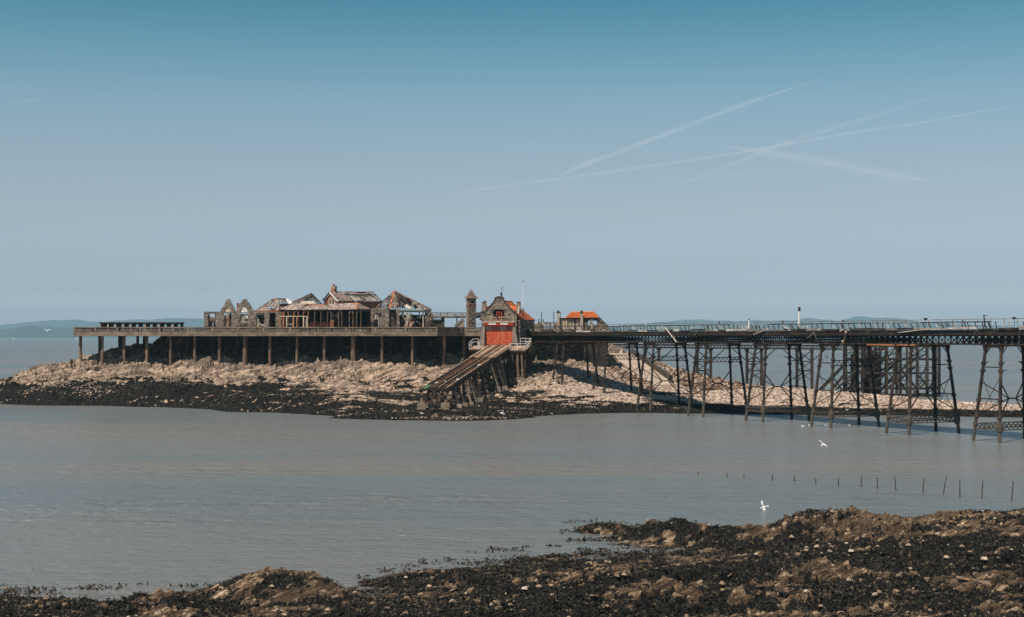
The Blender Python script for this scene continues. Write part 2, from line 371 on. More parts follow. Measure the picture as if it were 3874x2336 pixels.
# ramp corners in plan
rtl, rbl = P(2299, 1337, 278), P(2472, 1457, 235)
rtr, rbr = P(2389, 1338, 278), P(2552, 1455, 235)
for t_ in (0, .2, .4, .6, .8, .97):
    for a_, b_ in ((rtl, rbl), (rtr, rbr)): q = a_.lerp(b_, t_); ic.append((q.x, q.y, q.z - .25))
isl_base = rbf(ic)
def ramp_mask(x, y):
    # distance inside the ramp strip, used to press the rock down below the concrete
    ax, ay = (rtl.x + rtr.x) / 2, (rtl.y + rtr.y) / 2; bx, by = (rbl.x + rbr.x) / 2, (rbl.y + rbr.y) / 2
    L = math.hypot(bx - ax, by - ay); ux, uy = (bx - ax) / L, (by - ay) / L
    t = (x - ax) * ux + (y - ay) * uy; d = np.abs((x - ax) * -uy + (y - ay) * ux)
    return t / L, d
def isl_height(x, y, full=True):
    b = isl_base(x, y)
    a = R(28); u = x * math.cos(a) + y * math.sin(a); v = -x * math.sin(a) + y * math.cos(a)
    wx = fbm(x * 0.2, y * 0.2, 5, 3) * 3; wy = fbm(x * 0.2, y * 0.2, 9, 3) * 3
    pn = (fbm(x * 0.16, y * 0.2, 77, 4, 0.6) - 0.5) * 520 + (fbm(x * 1.2, y * 1.2, 79, 2) - 0.5) * 130
    peb = sstep(2030, 2150, x / y * F + 1937 + pn) * sstep(0.5, 1.3, b) * (1 - sstep(4.5, 6.5, b))
    peb = peb * (1 - sstep(-0.4, 0.8, (y - 232) + 0.0 * x) * 0) 
    rocky = sstep(2.0, 4.2, b) * (1 - peb)
    amp = 0.22 + 1.0 * rocky
    amp = amp * (1 - 0.8 * peb)
    h1, e1, p1 = cells(u * 0.16 + wx, v * 0.34 + wy, 3)
    h2, e2, p2 = cells(u * 0.45 + wx * 2, v * 0.9 + wy * 2, 13)
    h3, e3, p3 = cells(u * 1.1 + wx * 3, v * 2.1 + wy * 3, 23)
    rel = amp * (0.7 * (h1 - 0.5) + 1.7 * p1 + 0.34 * (h2 - 0.5) + 0.8 * p2 + 0.24 * (h3 - 0.5) + 0.36 * p3)
    rel = rel - amp * 0.36 * np.exp(-e2 * 9) - amp * 0.22 * np.exp(-e3 * 7)
    rel = rel + amp * 0.8 * (fbm(x * 0.33, y * 0.33, 31, 5, 0.6) - 0.5)
    rel = rel * (0.35 + 0.65 * sstep(-0.3, 1.2, b))
    z = b + rel
    rock_id = h2
    # keep the crest under the platform slab, press down below the ramp
    under = sstep(270, 278, y) * sstep(570, 640, x / y * F + 1937) * (1 - sstep(2270, 2285, x / y * F + 1937)) * (1 - sstep(294, 296, y))
    z = z * (1 - under) + 11.2 * under
    z = np.where((y > 249) & (y < 279) & (x / y * F + 1937 > 540) & (x / y * F + 1937 < 2290), np.minimum(z, 10.6), z)
    z = z
    t, d = ramp_mask(x, y)
    tz = rtl.z + (rbl.z - rtl.z) * np.clip(t, -0.05, 1.05)
    inr = (1 - sstep(1.9, 2.6, d)) * sstep(-0.1, 0.0, t) * (1 - sstep(1.0, 1.06, t))
    z = z * (1 - inr) + (tz - 0.45) * inr
    n1 = fbm(x * 0.09, y * 0.09, 41, 4, 0.6); n2 = fbm(x * 0.5, y * 0.9, 47, 4, 0.65)
    line = 3.45 - 1.45 * sstep(1050, 1350, x / y * F + 1937)
    w = sstep(0.7, -0.7, (z - line) + 2.2 * (n1 - 0.5) + 3.0 * (n2 - 0.5))
    right = sstep(1180, 1380, x / y * F + 1937)
    n3 = fbm(x * 0.13, y * 0.42, 57, 5, 0.62)
    cover = np.interp(b, [0, .5, 1.2, 2.4, 3.4, 4.6], [.76, .68, .60, .535, .44, .2])     # share of dark weed by height
    wr = sstep(-0.02, 0.02, cover - (0.55 * n3 + 0.45 * n2) - 0.02)
    n4 = fbm(x * 1.3, y * 2.6, 63, 3, 0.6); cl = fbm(x * 0.07, y * 0.3, 65, 3)
    w = w * (1 - sstep(0.67, 0.70, n4 * 0.7 + cl * 0.3))
    w = w * (1 - right) + wr * right
    w = np.where(peb > 0.3, np.maximum(sstep(0.9, 0.45, b) * 0.9, sstep(0.0, 0.05, np.interp(b, [.3, 1.2, 2.2, 3], [.60, .52, .44, .3]) - 0.16 * sstep(2500, 2950, x / y * F + 1937) - (0.6 * n3 + 0.4 * n2))), w)
    dark_edge = sstep(0.55, 0.2, b) * 0.9 * (1 - 0.8 * sstep(0.46, 0.52, n3) * right)
    w = np.maximum(w, dark_edge)
    w = w * (1 - inr)
    return z, w, peb
ISL = {}
def isl_fun(x, y):
    z, w, peb = isl_height(x, y)
    ISL['x'] = x[0]; ISL['y'] = y[:, 0]; ISL['z'] = z; ISL['w'] = w; ISL['p'] = peb
    return z, {'weed': w, 'pebble': peb, 'keep': z > -0.9}
isl = link_mesh('island_ground', grid_mesh('island_ground', np.arange(-112, 92, 0.22), np.arange(178, 312, 0.33), isl_fun, M_island), M_island)
tag(isl, 'rocky island shore with pale ledges and dark weed below the pier platform', None, None, 'structure')
def isl_at(x, y):
    i = np.clip((np.asarray(x) - ISL['x'][0]) / 0.22, 0, len(ISL['x']) - 2); j = np.clip((np.asarray(y) - ISL['y'][0]) / 0.33, 0, len(ISL['y']) - 2)
    i0 = i.astype(int); j0 = j.astype(int); fi = i - i0; fj = j - j0; o = []
    for k in 'zwp':
        A_ = ISL[k]; o.append((A_[j0, i0] * (1 - fi) + A_[j0, i0 + 1] * fi) * (1 - fj) + (A_[j0 + 1, i0] * (1 - fi) + A_[j0 + 1, i0 + 1] * fi) * fj)
    return o
def ground_z(x, y): return float(isl_at(np.array([float(x)]), np.array([float(y)]))[0][0])

# ------------------------------------------------------------------ near shore
fc = []
def FS(px, py, z=0.0): p = G(px, py, z); fc.append((p.x, p.y, z))
near_shore = [(-900, 2262), (-500, 2262), (-200, 2262), (0, 2264), (150, 2268), (330, 2262), (420, 2268), (480, 2288), (560, 2272), (700, 2262), (800, 2288), (850, 2292), (770, 2232), (1345, 2262), (1400, 2268), (1440, 2230), (1360, 2205), (1450, 2185), (1560, 2168), (1700, 2160), (1850, 2140), (2000, 2115), (2200, 2095), (2400, 2090), (2560, 2090), (2680, 2088), (2560, 2065), (2440, 2048),
    (2330, 2044), (2285, 2036), (2210, 1991), (4100, 1922), (4500, 1912)]
for px, py in near_shore: FS(px, py)
for px, py, z in [(60, 2300, .3), (200, 2320, .35), (420, 2330, .4), (600, 2300, .65), (700, 2290, .6), (650, 2330, .4), (830, 2330, .35), (800, 2245, .3), (860, 2215, .6), (930, 2180, .95), (1000, 2155, 1.2), (1100, 2150, 1.25), (1180, 2158, 1.2), (1240, 2185, 1.0), (1285, 2225, .55), (1000, 2220, .8), (1150, 2225, .8), (1000, 2285, .4), (1180, 2290, .4), (520, 2268, .4), (600, 2254, .55), (700, 2258, .5),
        (1400, 2310, .3), (1700, 2200, .35), (1700, 2300, .5), (2000, 2180, .4), (2100, 2280, .7), (2400, 2130, .35), (2500, 2160, .7), (2500, 2250, .8), (2225, 1986, .35), (2280, 1983, .5), (2350, 1973, .75), (2450, 1966, .95), (2550, 1966, 1.05), (2620, 1975, 1.05), (2400, 1990, .6), (2300, 2000, .35), (2500, 1995, .8), (2400, 2020, .35), (2480, 2030, .35), (2660, 2002, .6), (2450, 2010, .45), (2560, 2015, .6), (2330, 2033, .15), (2750, 2002, .6), (2850, 2008, .55), (2800, 2050, .55), (2900, 2060, .5),
        (2700, 2110, .4), (2930, 1980, .7), (2980, 1956, 1.0), (3050, 1942, 1.25), (3150, 1943, 1.3), (3260, 1948, 1.2), (3380, 1962, 1.0), (3560, 1943, .8), (3700, 1945, .8), (3860, 1932, .7), (2950, 2030, .9), (3050, 2000, 1.2), (3200, 2000, 1.15), (3100, 2060, .9), (3300, 2030, 1.1), (3450, 2040, 1.0), (3600, 2020, 1.0), (3800, 2010, 1.1), (2900, 2130, .7), (3100, 2150, .8), (3400, 2150, 1.0), (3700, 2130, 1.2),
        (3000, 2260, 1.1), (3400, 2260, 1.2), (3800, 2230, 1.5), (3874, 2050, 1.2), (4300, 2100, 1.6), (4200, 2000, 1.0), (-300, 2330, .6), (-600, 2330, .6)]: FS(px, py, z)
for px, py in [(0, 2220), (400, 2225), (700, 2215), (1500, 2120), (1800, 2080), (2100, 2050), (2150, 1960), (4200, 1870), (-500, 2180), (1330, 2215), (2610, 2056), (2480, 2066), (2350, 2066), (2540, 2062), (2300, 2068), (2420, 2070)]: FS(px, py, -0.6)
def FA(px, Y, z): fc.append((PX(px, Y), Y, z))
for px, Y in [(820, 62.5), (930, 63.2), (1050, 63.6), (1180, 63.4), (1290, 61.8)]: FA(px, Y, -.1); FA(px, Y + 2, -.6)
for px, Y in [(2230, 83.5), (2350, 82.8), (2450, 81.8), (2560, 81.5), (2650, 80.5), (2750, 80.8), (2850, 80.6), (2930, 80.8), (3050, 82.5), (3200, 82.8), (3380, 83), (3560, 85), (3700, 85.5), (3874, 87)]: FA(px, Y, -.05); FA(px, Y + 2.5, -.55)
for X in (-90, -50, -25, 0, 25, 50, 90):
    fc.append((X, 48, 0.9 + max(X, 0) * 0.02)); fc.append((X, 38, 2.2)); fc.append((X, 20, 6.0)); fc.append((X, 0, 9.2)); fc.append((X, -30, 10)); fc.append((X, 130, -2.5))
fore_base = rbf(fc, 0.04)
def fore_height(x, y):
    b = fore_base(x, y)
    a = R(24); u = x * math.cos(a) + y * math.sin(a); v = -x * math.sin(a) + y * math.cos(a)
    wx = fbm(x * 0.5, y * 0.5, 105, 3) * 1.6; wy = fbm(x * 0.5, y * 0.5, 109, 3) * 1.6
    h1, e1, p1 = cells(u * 0.32 + wx, v * 0.6 + wy, 103)
    h2, e2, p2 = cells(u * 1.0 + wx * 2, v * 1.9 + wy * 2, 113)
    h3, e3, p3 = cells(u * 3.0 + wx * 3, v * 4.5 + wy * 3, 123)
    big = fbm(x * 0.16, y * 0.25, 131, 3)
    lump = sstep(0.25, 0.95, b)
    amp = (0.55 + 0.5 * lump) * (1 + 0.8 * sstep(0.5, 0.62, big))
    rel = amp * (0.30 * (h1 - 0.5) + 0.45 * p1 + 0.26 * (h2 - 0.5) + 0.34 * p2 + 0.17 * (h3 - 0.5) + 0.26 * p3)
    rel = rel - amp * (0.11 * np.exp(-e2 * 9) + 0.07 * np.exp(-e3 * 7)) + 0.20 * (fbm(x * 1.4, y * 1.4, 141, 5, 0.65) - 0.5)
    rel = 0.85 * rel * (0.2 + 0.8 * sstep(-0.3, 0.3, b))
    z = b + rel
    n1 = fbm(x * 0.22, y * 0.35, 151, 4, 0.6); n2 = fbm(x * 1.0, y * 1.6, 157, 4, 0.65)
    n3 = fbm(x * 3.2, y * 4.5, 161, 3, 0.6)
    bare = 1.5 * rel / amp + 2.6 * (n1 - 0.5) + 1.5 * (n2 - 0.5) + 0.9 * (n3 - 0.5)
    px = x / y * F + 1937
    lumpA = sstep(0.45, 0.8, b) * sstep(700, 800, px) * sstep(1400, 1250, px)
    lumpB = sstep(0.1, 0.4, b) * sstep(76, 79, y) * sstep(2250, 2400, px)
    ledge = sstep(2650, 2850, px) * sstep(0.5, 0.8, b) * sstep(66, 70, y)
    lowl = sstep(480, 560, px) * sstep(860, 780, px) * sstep(0.35, 0.5, b)
    bare = bare + 0.36 * lumpA + 0.44 * lumpB + 0.26 * ledge + 0.35 * lowl
    w = sstep(0.47, 0.30, bare)
    return z, w
def fore_fun(x, y):
    z, w = fore_height(x, y)
    return z, {'weed': w, 'keep': z > -0.5}
xs = np.r_[np.arange(-90, -34, 1.0), np.arange(-31, 36, 0.08), np.arange(36, 100, 1.0)]
ys = np.r_[np.arange(-30, 42, 2.0), np.arange(42, 50, 0.12), np.arange(50, 66, 0.09), np.arange(66, 100, 0.14), np.arange(100, 112, 1.0)]
fore = link_mesh('shore_ground', grid_mesh('shore_ground', xs, ys, fore_fun, M_fore), M_fore)
tag(fore, 'near rocky shore covered in dark seaweed', None, None, 'structure')

# ------------------------------------------------------------------ sea
m, n, l, b = new_mat('sea_water')
g = n.new('ShaderNodeNewGeometry')
def wn_(scale, sx, sy, det, rot=0.0, dist=0.0):
    mp = n.new('ShaderNodeMapping'); mp.inputs['Scale'].default_value = (sx, sy, 1); mp.inputs['Rotation'].default_value = (0, 0, rot)
    t = n.new('ShaderNodeTexNoise'); t.inputs['Scale'].default_value = scale; t.inputs['Detail'].default_value = det; t.inputs['Roughness'].default_value = 0.6
    t.inputs['Distortion'].default_value = dist
    l.new(g.outputs['Position'], mp.inputs[0]); l.new(mp.outputs[0], t.inputs[0]); return t
big = wn_(0.006, 0.6, 3.0, 4); cr = ramp(n, [(0.40, (0.205, 0.185, 0.163)), (0.62, (0.138, 0.164, 0.172))])
l.new(big.outputs[0], cr.inputs[0]); l.new(cr.outputs[0], b.inputs['Base Color'])
b.inputs['Roughness'].default_value = 0.27
b.inputs['IOR'].default_value = 1.42
w0 = wn_(0.42, 0.45, 1.2, 3, R(6), 0.3); w1 = wn_(1.5, 0.6, 1.3, 3, R(4), 0.5); w2 = wn_(3.2, 0.5, 1.1, 3, R(-12))
calm = wn_(0.02, 0.5, 2.0, 3)
m1 = n.new('ShaderNodeMath'); m1.operation = 'MULTIPLY_ADD'; m1.inputs[1].default_value = 0.22
l.new(w2.outputs[0], m1.inputs[0]); l.new(w1.outputs[0], m1.inputs[2])
m2 = n.new('ShaderNodeMath'); m2.operation = 'MULTIPLY_ADD'; m2.inputs[1].default_value = 1.9
l.new(w0.outputs[0], m2.inputs[0]); l.new(m1.outputs[0], m2.inputs[2])
st = n.new('ShaderNodeMapRange'); st.inputs[1].default_value = 0.35; st.inputs[2].default_value = 0.65; st.inputs[3].default_value = 0.45; st.inputs[4].default_value = 1.0
l.new(calm.outputs[0], st.inputs[0])
bp = n.new('ShaderNodeBump'); bp.inputs['Distance'].default_value = 0.60
l.new(st.outputs[0], bp.inputs['Strength']); l.new(m2.outputs[0], bp.inputs['Height']); l.new(bp.outputs[0], b.inputs['Normal'])
M_sea = m
mb = MB(); mb.add([(-9000, -60, 0), (9000, -60, 0), (9000, 16000, 0), (-9000, 16000, 0)], [(0, 1, 2, 3)])
sea = mb.build('sea', M_sea, kind='structure'); sea['label'] = 'calm brown and blue sea'
# ------------------------------------------------------------------ far coast, town, contrails, haze
M_hill = noise_mat('far_woodland', [(0.35, (0.018, 0.03, 0.018)), (0.5, (0.035, 0.05, 0.028)), (0.65, (0.09, 0.09, 0.05))], scale=0.004, rough=0.95, bump=0)
def ridge(name, pts, Y, depth, mat, seed, label):
    """a long hill: pts = photo pixels of its skyline at distance Y; falls to the sea on both sides"""
    X = np.array([PX(p[0], Y) for p in pts]); Zs = np.array([PZ(p[1], Y) for p in pts])
    xs = np.linspace(X[0], X[-1], 360); z0 = np.interp(xs, X, Zs)
    z0 = z0 + (fbm(xs / 160, xs * 0 + seed, seed, 4) - 0.5) * 0.16 * z0 + (fbm(xs / 30, xs * 0, seed + 7, 2) - 0.5) * 7
    t = np.linspace(-1, 1, 31)
    prof = np.clip(1 - np.abs(t) ** 1.6, 0, 1)
    Xg, Tg = np.meshgrid(xs, t)
    Yg = Y + Tg * depth / 2
    Zg = z0[None, :] * prof[:, None] * (0.86 + 0.28 * fbm(Xg / 300, Yg / 300, seed + 3, 4))
    Zg[15] = z0
    Zg = np.where(np.abs(Tg) > 0.99, -2.0, Zg)
    ny, nx = Xg.shape; i = np.arange(nx * ny).reshape(ny, nx)
    Q = np.stack([i[:-1, :-1].ravel(), i[:-1, 1:].ravel(), i[1:, 1:].ravel(), i[1:, :-1].ravel()], 1)
    o = link_mesh(name, np_mesh(name, np.stack([Xg.ravel(), Yg.ravel(), Zg.ravel()], 1), Q, mat), mat)
    tag(o, label, None, None, 'structure'); return o
ridge('headland_hills', [(-900, 1275), (-700, 1262), (-300, 1256), (0, 1250), (40, 1246), (80, 1240), (110, 1236), (150, 1239), (200, 1236), (235, 1240), (280, 1240), (340, 1245), (420, 1250), (520, 1262), (640, 1275)], 9600, 1300, M_hill, 3, 'wooded headland across the water on the left')
ridge('distant_hills', [(-1200, 1275), (-500, 1240), (-100, 1236), (0, 1232), (90, 1222), (180, 1217), (240, 1214), (280, 1210), (320, 1216), (400, 1219), (560, 1209), (690, 1205), (780, 1208), (900, 1222), (1050, 1240), (1250, 1275)], 14600, 1500, M_hill, 11, 'pale blue hill ridge on the left horizon')
ridge('distant_hills', [(2150, 1275), (2300, 1238), (2450, 1226), (2560, 1216), (2640, 1210), (2720, 1211), (2800, 1215), (2900, 1214), (3000, 1214), (3080, 1209), (3180, 1213), (3250, 1206), (3350, 1204), (3420, 1210), (3470, 1219), (3600, 1226), (3800, 1236), (4300, 1275)], 14600, 1500, M_hill, 19, 'pale blue hill ridge beyond the iron pier')
random.seed(3)
M_town = noise_mat('far_town_render', [(0.3, (0.5, 0.47, 0.44)), (0.7, (0.85, 0.82, 0.78))], scale=0.02, bump=0, rough=0.9)
mb = MB()
def far_house(px, py, w, h):
    Y = 9600 - 560 + (1278 - py) * 10; p = P(px, py, Y); dd = random.uniform(8, 14)
    z0 = p.z - h * 2.5
    mb.box(p.x - w / 2, p.x + w / 2, Y, Y + dd, z0, p.z)
    mb.extrude([Vector((p.x - w / 2, Y - 0.5, p.z)), Vector((p.x + w / 2, Y - 0.5, p.z)), Vector((p.x, Y - 0.5, p.z + h * 0.5))], (0, dd + 1, 0))
for cx, cy_, n_, sx, sy in [(60, 1263, 14, 22, 4), (130, 1262, 18, 26, 4), (25, 1258, 8, 20, 3), (85, 1252, 8, 25, 3), (240, 1272, 16, 26, 2.5), (180, 1268, 8, 25, 3), (150, 1250, 5, 40, 3)]:
    for k in range(n_): far_house(random.gauss(cx, sx * 0.6), random.gauss(cy_, sy * 0.6), random.uniform(9, 30), random.uniform(6, 12))
mb.build('far_town', M_town, kind='stuff', label='pale houses of a town scattered over the far headland')

# contrails: nested thin veils of ice crystals nine kilometres up, lit by the sun
def veil(name, alpha):
    m_ = bpy.data.materials.new(name); m_.use_nodes = True; nn = m_.node_tree.nodes; nn.clear(); l_ = m_.node_tree.links
    d_ = nn.new('ShaderNodeBsdfDiffuse'); d_.inputs[0].default_value = (.95, .93, .92, 1); t_ = nn.new('ShaderNodeBsdfTranslucent'); t_.inputs[0].default_value = (.95, .93, .92, 1); a_ = nn.new('ShaderNodeMixShader'); a_.inputs[0].default_value = .88
    l_.new(d_.outputs[0], a_.inputs[1]); l_.new(t_.outputs[0], a_.inputs[2]); tr = nn.new('ShaderNodeBsdfTransparent'); x = nn.new('ShaderNodeMixShader')
    g_ = nn.new('ShaderNodeNewGeometry'); n_ = nn.new('ShaderNodeTexNoise'); n_.inputs['Scale'].default_value = .0009; n_.inputs['Detail'].default_value = 4; l_.new(g_.outputs['Position'], n_.inputs[0])
    r_ = nn.new('ShaderNodeMapRange'); r_.inputs[1].default_value = .3; r_.inputs[2].default_value = .7; r_.inputs[3].default_value = alpha * .45; r_.inputs[4].default_value = alpha * 1.4; l_.new(n_.outputs[0], r_.inputs[0])
    l_.new(r_.outputs[0], x.inputs[0]); l_.new(tr.outputs[0], x.inputs[1]); l_.new(a_.outputs[0], x.inputs[2]); o_ = nn.new('ShaderNodeOutputMaterial'); l_.new(x.outputs[0], o_.inputs['Surface']); return m_
VEIL = {}
def contrail(pts, w, label, dens=0.0032):
    ALT = 9000.0; n_ = 12; P3 = []
    for k in range(len(pts) - 1):
        for j in range(8):
            t = j / 8; P3.append((pts[k][0] * (1 - t) + pts[k + 1][0] * t, pts[k][1] * (1 - t) + pts[k + 1][1] * t))
    P3.append(pts[-1]); W = []
    for k, (px, py) in enumerate(P3):
        Y = (ALT - H) * F / (HZ - py); c = Vector((PX(px, Y), Y, ALT))
        t = k / (len(P3) - 1); e = min(1, 3 * t + 0.1, 3 * (1 - t) + 0.1)
        W.append((c, max(6, w / 2 * Y / F * e * (0.8 + 0.4 * random.random()))))
    par = None
    for q_, (rs, al) in enumerate(((1.0, .35), (.72, .35), (.45, .4))):
        V = []; Fc = []
        for k, (c, r) in enumerate(W):
            d = (W[min(k + 1, len(W) - 1)][0] - W[max(k - 1, 0)][0]).normalized(); a = d.cross(Vector((0, 0, 1))).normalized(); b_ = d.cross(a)
            for q in range(n_): th = 2 * math.pi * q / n_; V.append(c + a * math.cos(th) * r * rs * 2.6 + b_ * math.sin(th) * r * rs * .3)
        for k in range(len(W) - 1):
            for q in range(n_): Fc.append((k * n_ + q, k * n_ + (q + 1) % n_, (k + 1) * n_ + (q + 1) % n_, (k + 1) * n_ + q))
        key = (round(dens, 5), q_)
        if key not in VEIL: VEIL[key] = veil('contrail_vapour', min(.3, dens * 15 * al))
        mb = MB(); mb.add(V, Fc)
        if par is None: par = mb.build('contrail', VEIL[key], label=label, cat='contrail', group='contrails in the sky', smooth=True)
        else: mb.build('veil', VEIL[key], par, smooth=True)
contrail([(2110, 668), (2200, 628), (2500, 515), (2860, 378), (3110, 300)], 26, 'straight steep contrail, topmost of the streaks over the pier')
contrail([(1550, 742), (1750, 728), (2000, 692), (2300, 652), (2520, 620), (2760, 585), (2950, 552), (3200, 506), (3500, 462), (3750, 416), (3920, 394)], 27, 'longest contrail, running from the middle of the sky to the right edge')
contrail([(2600, 690), (2700, 650), (2830, 600), (2950, 548), (3250, 456), (3500, 376), (3720, 338)], 20, 'thin contrail forking up from the long one at the right', 0.002)
contrail([(2740, 552), (2870, 570), (3000, 592), (3250, 640), (3450, 680), (3540, 685)], 71, 'broad faded contrail sloping down to the right', 0.0026)
contrail([(1650, 768), (1900, 742), (2200, 722), (2450, 704)], 19, 'faint low contrail above the lifeboat house', 0.0018)
contrail([(2520, 700), (2650, 676), (2800, 655), (2960, 638)], 27, 'short faint contrail below the crossing streaks', 0.0016)
contrail([(3350, 688), (3600, 655), (3920, 612)], 20, 'faint contrail near the right edge below the broad one', 0.0013)
contrail([(30, 396), (90, 385), (160, 374)], 27, 'short faint contrail alone at the upper left', 0.0013)

hz_ = bpy.data.materials.new('haze_air'); hz_.use_nodes = True
nn = hz_.node_tree.nodes; nn.clear(); hv = nn.new('ShaderNodeVolumePrincipled'); on = nn.new('ShaderNodeOutputMaterial')
hv.inputs['Color'].default_value = (0.50, 0.81, 1.0, 1); hv.inputs['Density'].default_value = 1.0e-4; hv.inputs['Anisotropy'].default_value = 0.0
hz_.node_tree.links.new(hv.outputs[0], on.inputs['Volume'])
mb = MB(); mb.box(-11000, 11000, -90, 17000, -4, 330); mb.build('haze', hz_, kind='stuff', label='pale blue sea haze in the air')
# ------------------------------------------------------------------ shared materials for built things
def stops(a, b, c=None): return [(0.32, a), (0.5, b), (0.7, c or tuple(min(1, x * 1.5) for x in b))]
M_conc = noise_mat('weathered_concrete', stops((0.12, 0.09, 0.062), (0.24, 0.185, 0.135), (0.38, 0.31, 0.24)), scale=0.9, stretch=(1, 1, 2.2), bump=0.5, bscale=3)
M_conc2 = noise_mat('pale_concrete', stops((0.28, 0.22, 0.17), (0.46, 0.36, 0.28), (0.58, 0.47, 0.38)), scale=0.5, bump=0.2, bscale=3)
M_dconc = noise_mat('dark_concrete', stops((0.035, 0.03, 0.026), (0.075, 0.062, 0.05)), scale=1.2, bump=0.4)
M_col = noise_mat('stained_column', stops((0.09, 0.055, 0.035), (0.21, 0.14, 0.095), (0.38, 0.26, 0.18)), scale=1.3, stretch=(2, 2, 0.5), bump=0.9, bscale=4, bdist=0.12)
STONE = [noise_mat('grey_stone', stops((0.12, 0.098, 0.078), (0.235, 0.19, 0.15), (0.34, 0.28, 0.225)), scale=1.6, bump=0.6, bscale=6, bdist=0.06),
         noise_mat('brown_stone', stops((0.14, 0.105, 0.076), (0.27, 0.21, 0.16), (0.38, 0.305, 0.24)), scale=1.6, bump=0.6, bscale=6, bdist=0.06),
         noise_mat('pale_stone', stops((0.20, 0.16, 0.125), (0.36, 0.29, 0.23), (0.46, 0.39, 0.32)), scale=1.6, bump=0.6, bscale=6, bdist=0.06),
         noise_mat('dark_stone', stops((0.05, 0.04, 0.032), (0.10, 0.08, 0.062)), scale=1.6, bump=0.6, bscale=6, bdist=0.06)]
M_mortar = noise_mat('mortar', stops((0.05, 0.04, 0.03), (0.09, 0.07, 0.055)), bump=0.3)
M_brick = noise_mat('red_brick', stops((0.16, 0.045, 0.02), (0.30, 0.09, 0.04), (0.42, 0.15, 0.07)), scale=4, bump=0.4)
M_dbrick = noise_mat('dark_brick', stops((0.055, 0.026, 0.02), (0.10, 0.045, 0.03)), scale=2, bump=0.4)  # darker copy of the red brick; stands in for shade on walls turned right
M_tile = [noise_mat('orange_tile', stops((0.38, 0.095, 0.03), (0.62, 0.18, 0.055), (0.74, 0.28, 0.10)), scale=1.5, bump=0.5, bscale=8),
          noise_mat('red_tile', stops((0.26, 0.06, 0.022), (0.50, 0.13, 0.045), (0.62, 0.20, 0.07)), scale=1.5, bump=0.5, bscale=8)]
SLATE = [noise_mat('grey_slate', stops((0.17, 0.13, 0.11), (0.29, 0.23, 0.20), (0.38, 0.31, 0.27)), scale=1.5, bump=0.3),
         noise_mat('pink_slate', stops((0.26, 0.18, 0.145), (0.40, 0.29, 0.24), (0.5, 0.38, 0.33)), scale=1.5, bump=0.3),
         noise_mat('bleached_slate', stops((0.45, 0.36, 0.30), (0.62, 0.53, 0.47)), scale=1.5, bump=0.3),
         noise_mat('dark_slate', stops((0.06, 0.05, 0.045), (0.13, 0.10, 0.085)), scale=1.5, bump=0.3)]
M_dwood = noise_mat('dark_timber', stops((0.022, 0.018, 0.015), (0.05, 0.04, 0.032), (0.09, 0.072, 0.055)), scale=1.5, stretch=(1, 1, 1), bump=0.4)
M_wood = noise_mat('weathered_timber', stops((0.10, 0.07, 0.048), (0.22, 0.155, 0.105), (0.36, 0.27, 0.19)), scale=1.4, bump=0.5)
M_gwood = noise_mat('bleached_timber', stops((0.30, 0.25, 0.20), (0.52, 0.45, 0.38)), scale=1.4, bump=0.4)
M_plank = noise_mat('slip_plank', stops((0.20, 0.12, 0.075), (0.36, 0.24, 0.165), (0.48, 0.34, 0.25)), scale=1.0, bump=0.4, piece=0.22)
M_iron = noise_mat('blackened_iron', stops((0.012, 0.010, 0.010), (0.028, 0.022, 0.020), (0.075, 0.045, 0.03)), scale=1.8, bump=0.35, rough=0.7)
M_leg = noise_mat('rusty_iron_leg', stops((0.014, 0.011, 0.010), (0.036, 0.027, 0.022), (0.10, 0.066, 0.047)), scale=1.3, stretch=(1, 1, 0.6), bump=0.6, rough=0.75)
# tide mark: grey silt and barnacles on the lowest metres of the legs
n, l = M_leg.node_tree.nodes, M_leg.node_tree.links; b = n['Principled BSDF']; src = b.inputs['Base Color'].links[0].from_socket
g = n.new('ShaderNodeNewGeometry'); sx = n.new('ShaderNodeSeparateXYZ'); l.new(g.outputs['Position'], sx.inputs[0]); nz = n.new('ShaderNodeTexNoise'); nz.inputs['Scale'].default_value = 2.2; l.new(g.outputs['Position'], nz.inputs[0])
ma = n.new('ShaderNodeMath'); ma.operation = 'MULTIPLY_ADD'; ma.inputs[1].default_value = 3.0; l.new(nz.outputs[0], ma.inputs[0]); l.new(sx.outputs[2], ma.inputs[2])
mr = n.new('ShaderNodeMapRange'); mr.inputs[1].default_value = 3.2; mr.inputs[2].default_value = 5.0; mr.inputs[3].default_value = 0.75; mr.inputs[4].default_value = 0.0; l.new(ma.outputs[0], mr.inputs[0])
mx = n.new('ShaderNodeMix'); mx.data_type = 'RGBA'; mx.inputs[7].default_value = (0.105, 0.088, 0.07, 1); l.new(mr.outputs[0], mx.inputs[0]); l.new(src, mx.inputs[6]); l.new(mx.outputs[2], b.inputs['Base Color'])
M_rust = noise_mat('orange_rust', stops((0.05, 0.022, 0.014), (0.15, 0.06, 0.03), (0.42, 0.18, 0.08)), scale=1.0, bump=0.5)
M_deckw = noise_mat('grey_deck_board', stops((0.10, 0.085, 0.068), (0.20, 0.17, 0.14), (0.42, 0.37, 0.31)), scale=1.2, bump=0.5)
M_white = noise_mat('white_paint', stops((0.55, 0.50, 0.44), (0.78, 0.74, 0.68)), scale=3, bump=0.1)
M_cream = noise_mat('cream_render', stops((0.42, 0.30, 0.20), (0.62, 0.48, 0.34), (0.72, 0.6, 0.47)), scale=1.5, bump=0.3)
M_orangew = noise_mat('faded_orange_paint', stops((0.28, 0.12, 0.06), (0.46, 0.20, 0.10), (0.58, 0.36, 0.22)), scale=1.5, bump=0.3)
M_black = noise_mat('deep_black', stops((0.008, 0.008, 0.009), (0.016, 0.015, 0.016)), bump=0.2)  # plain black; also stands in for shade in doorways, openings and interiors
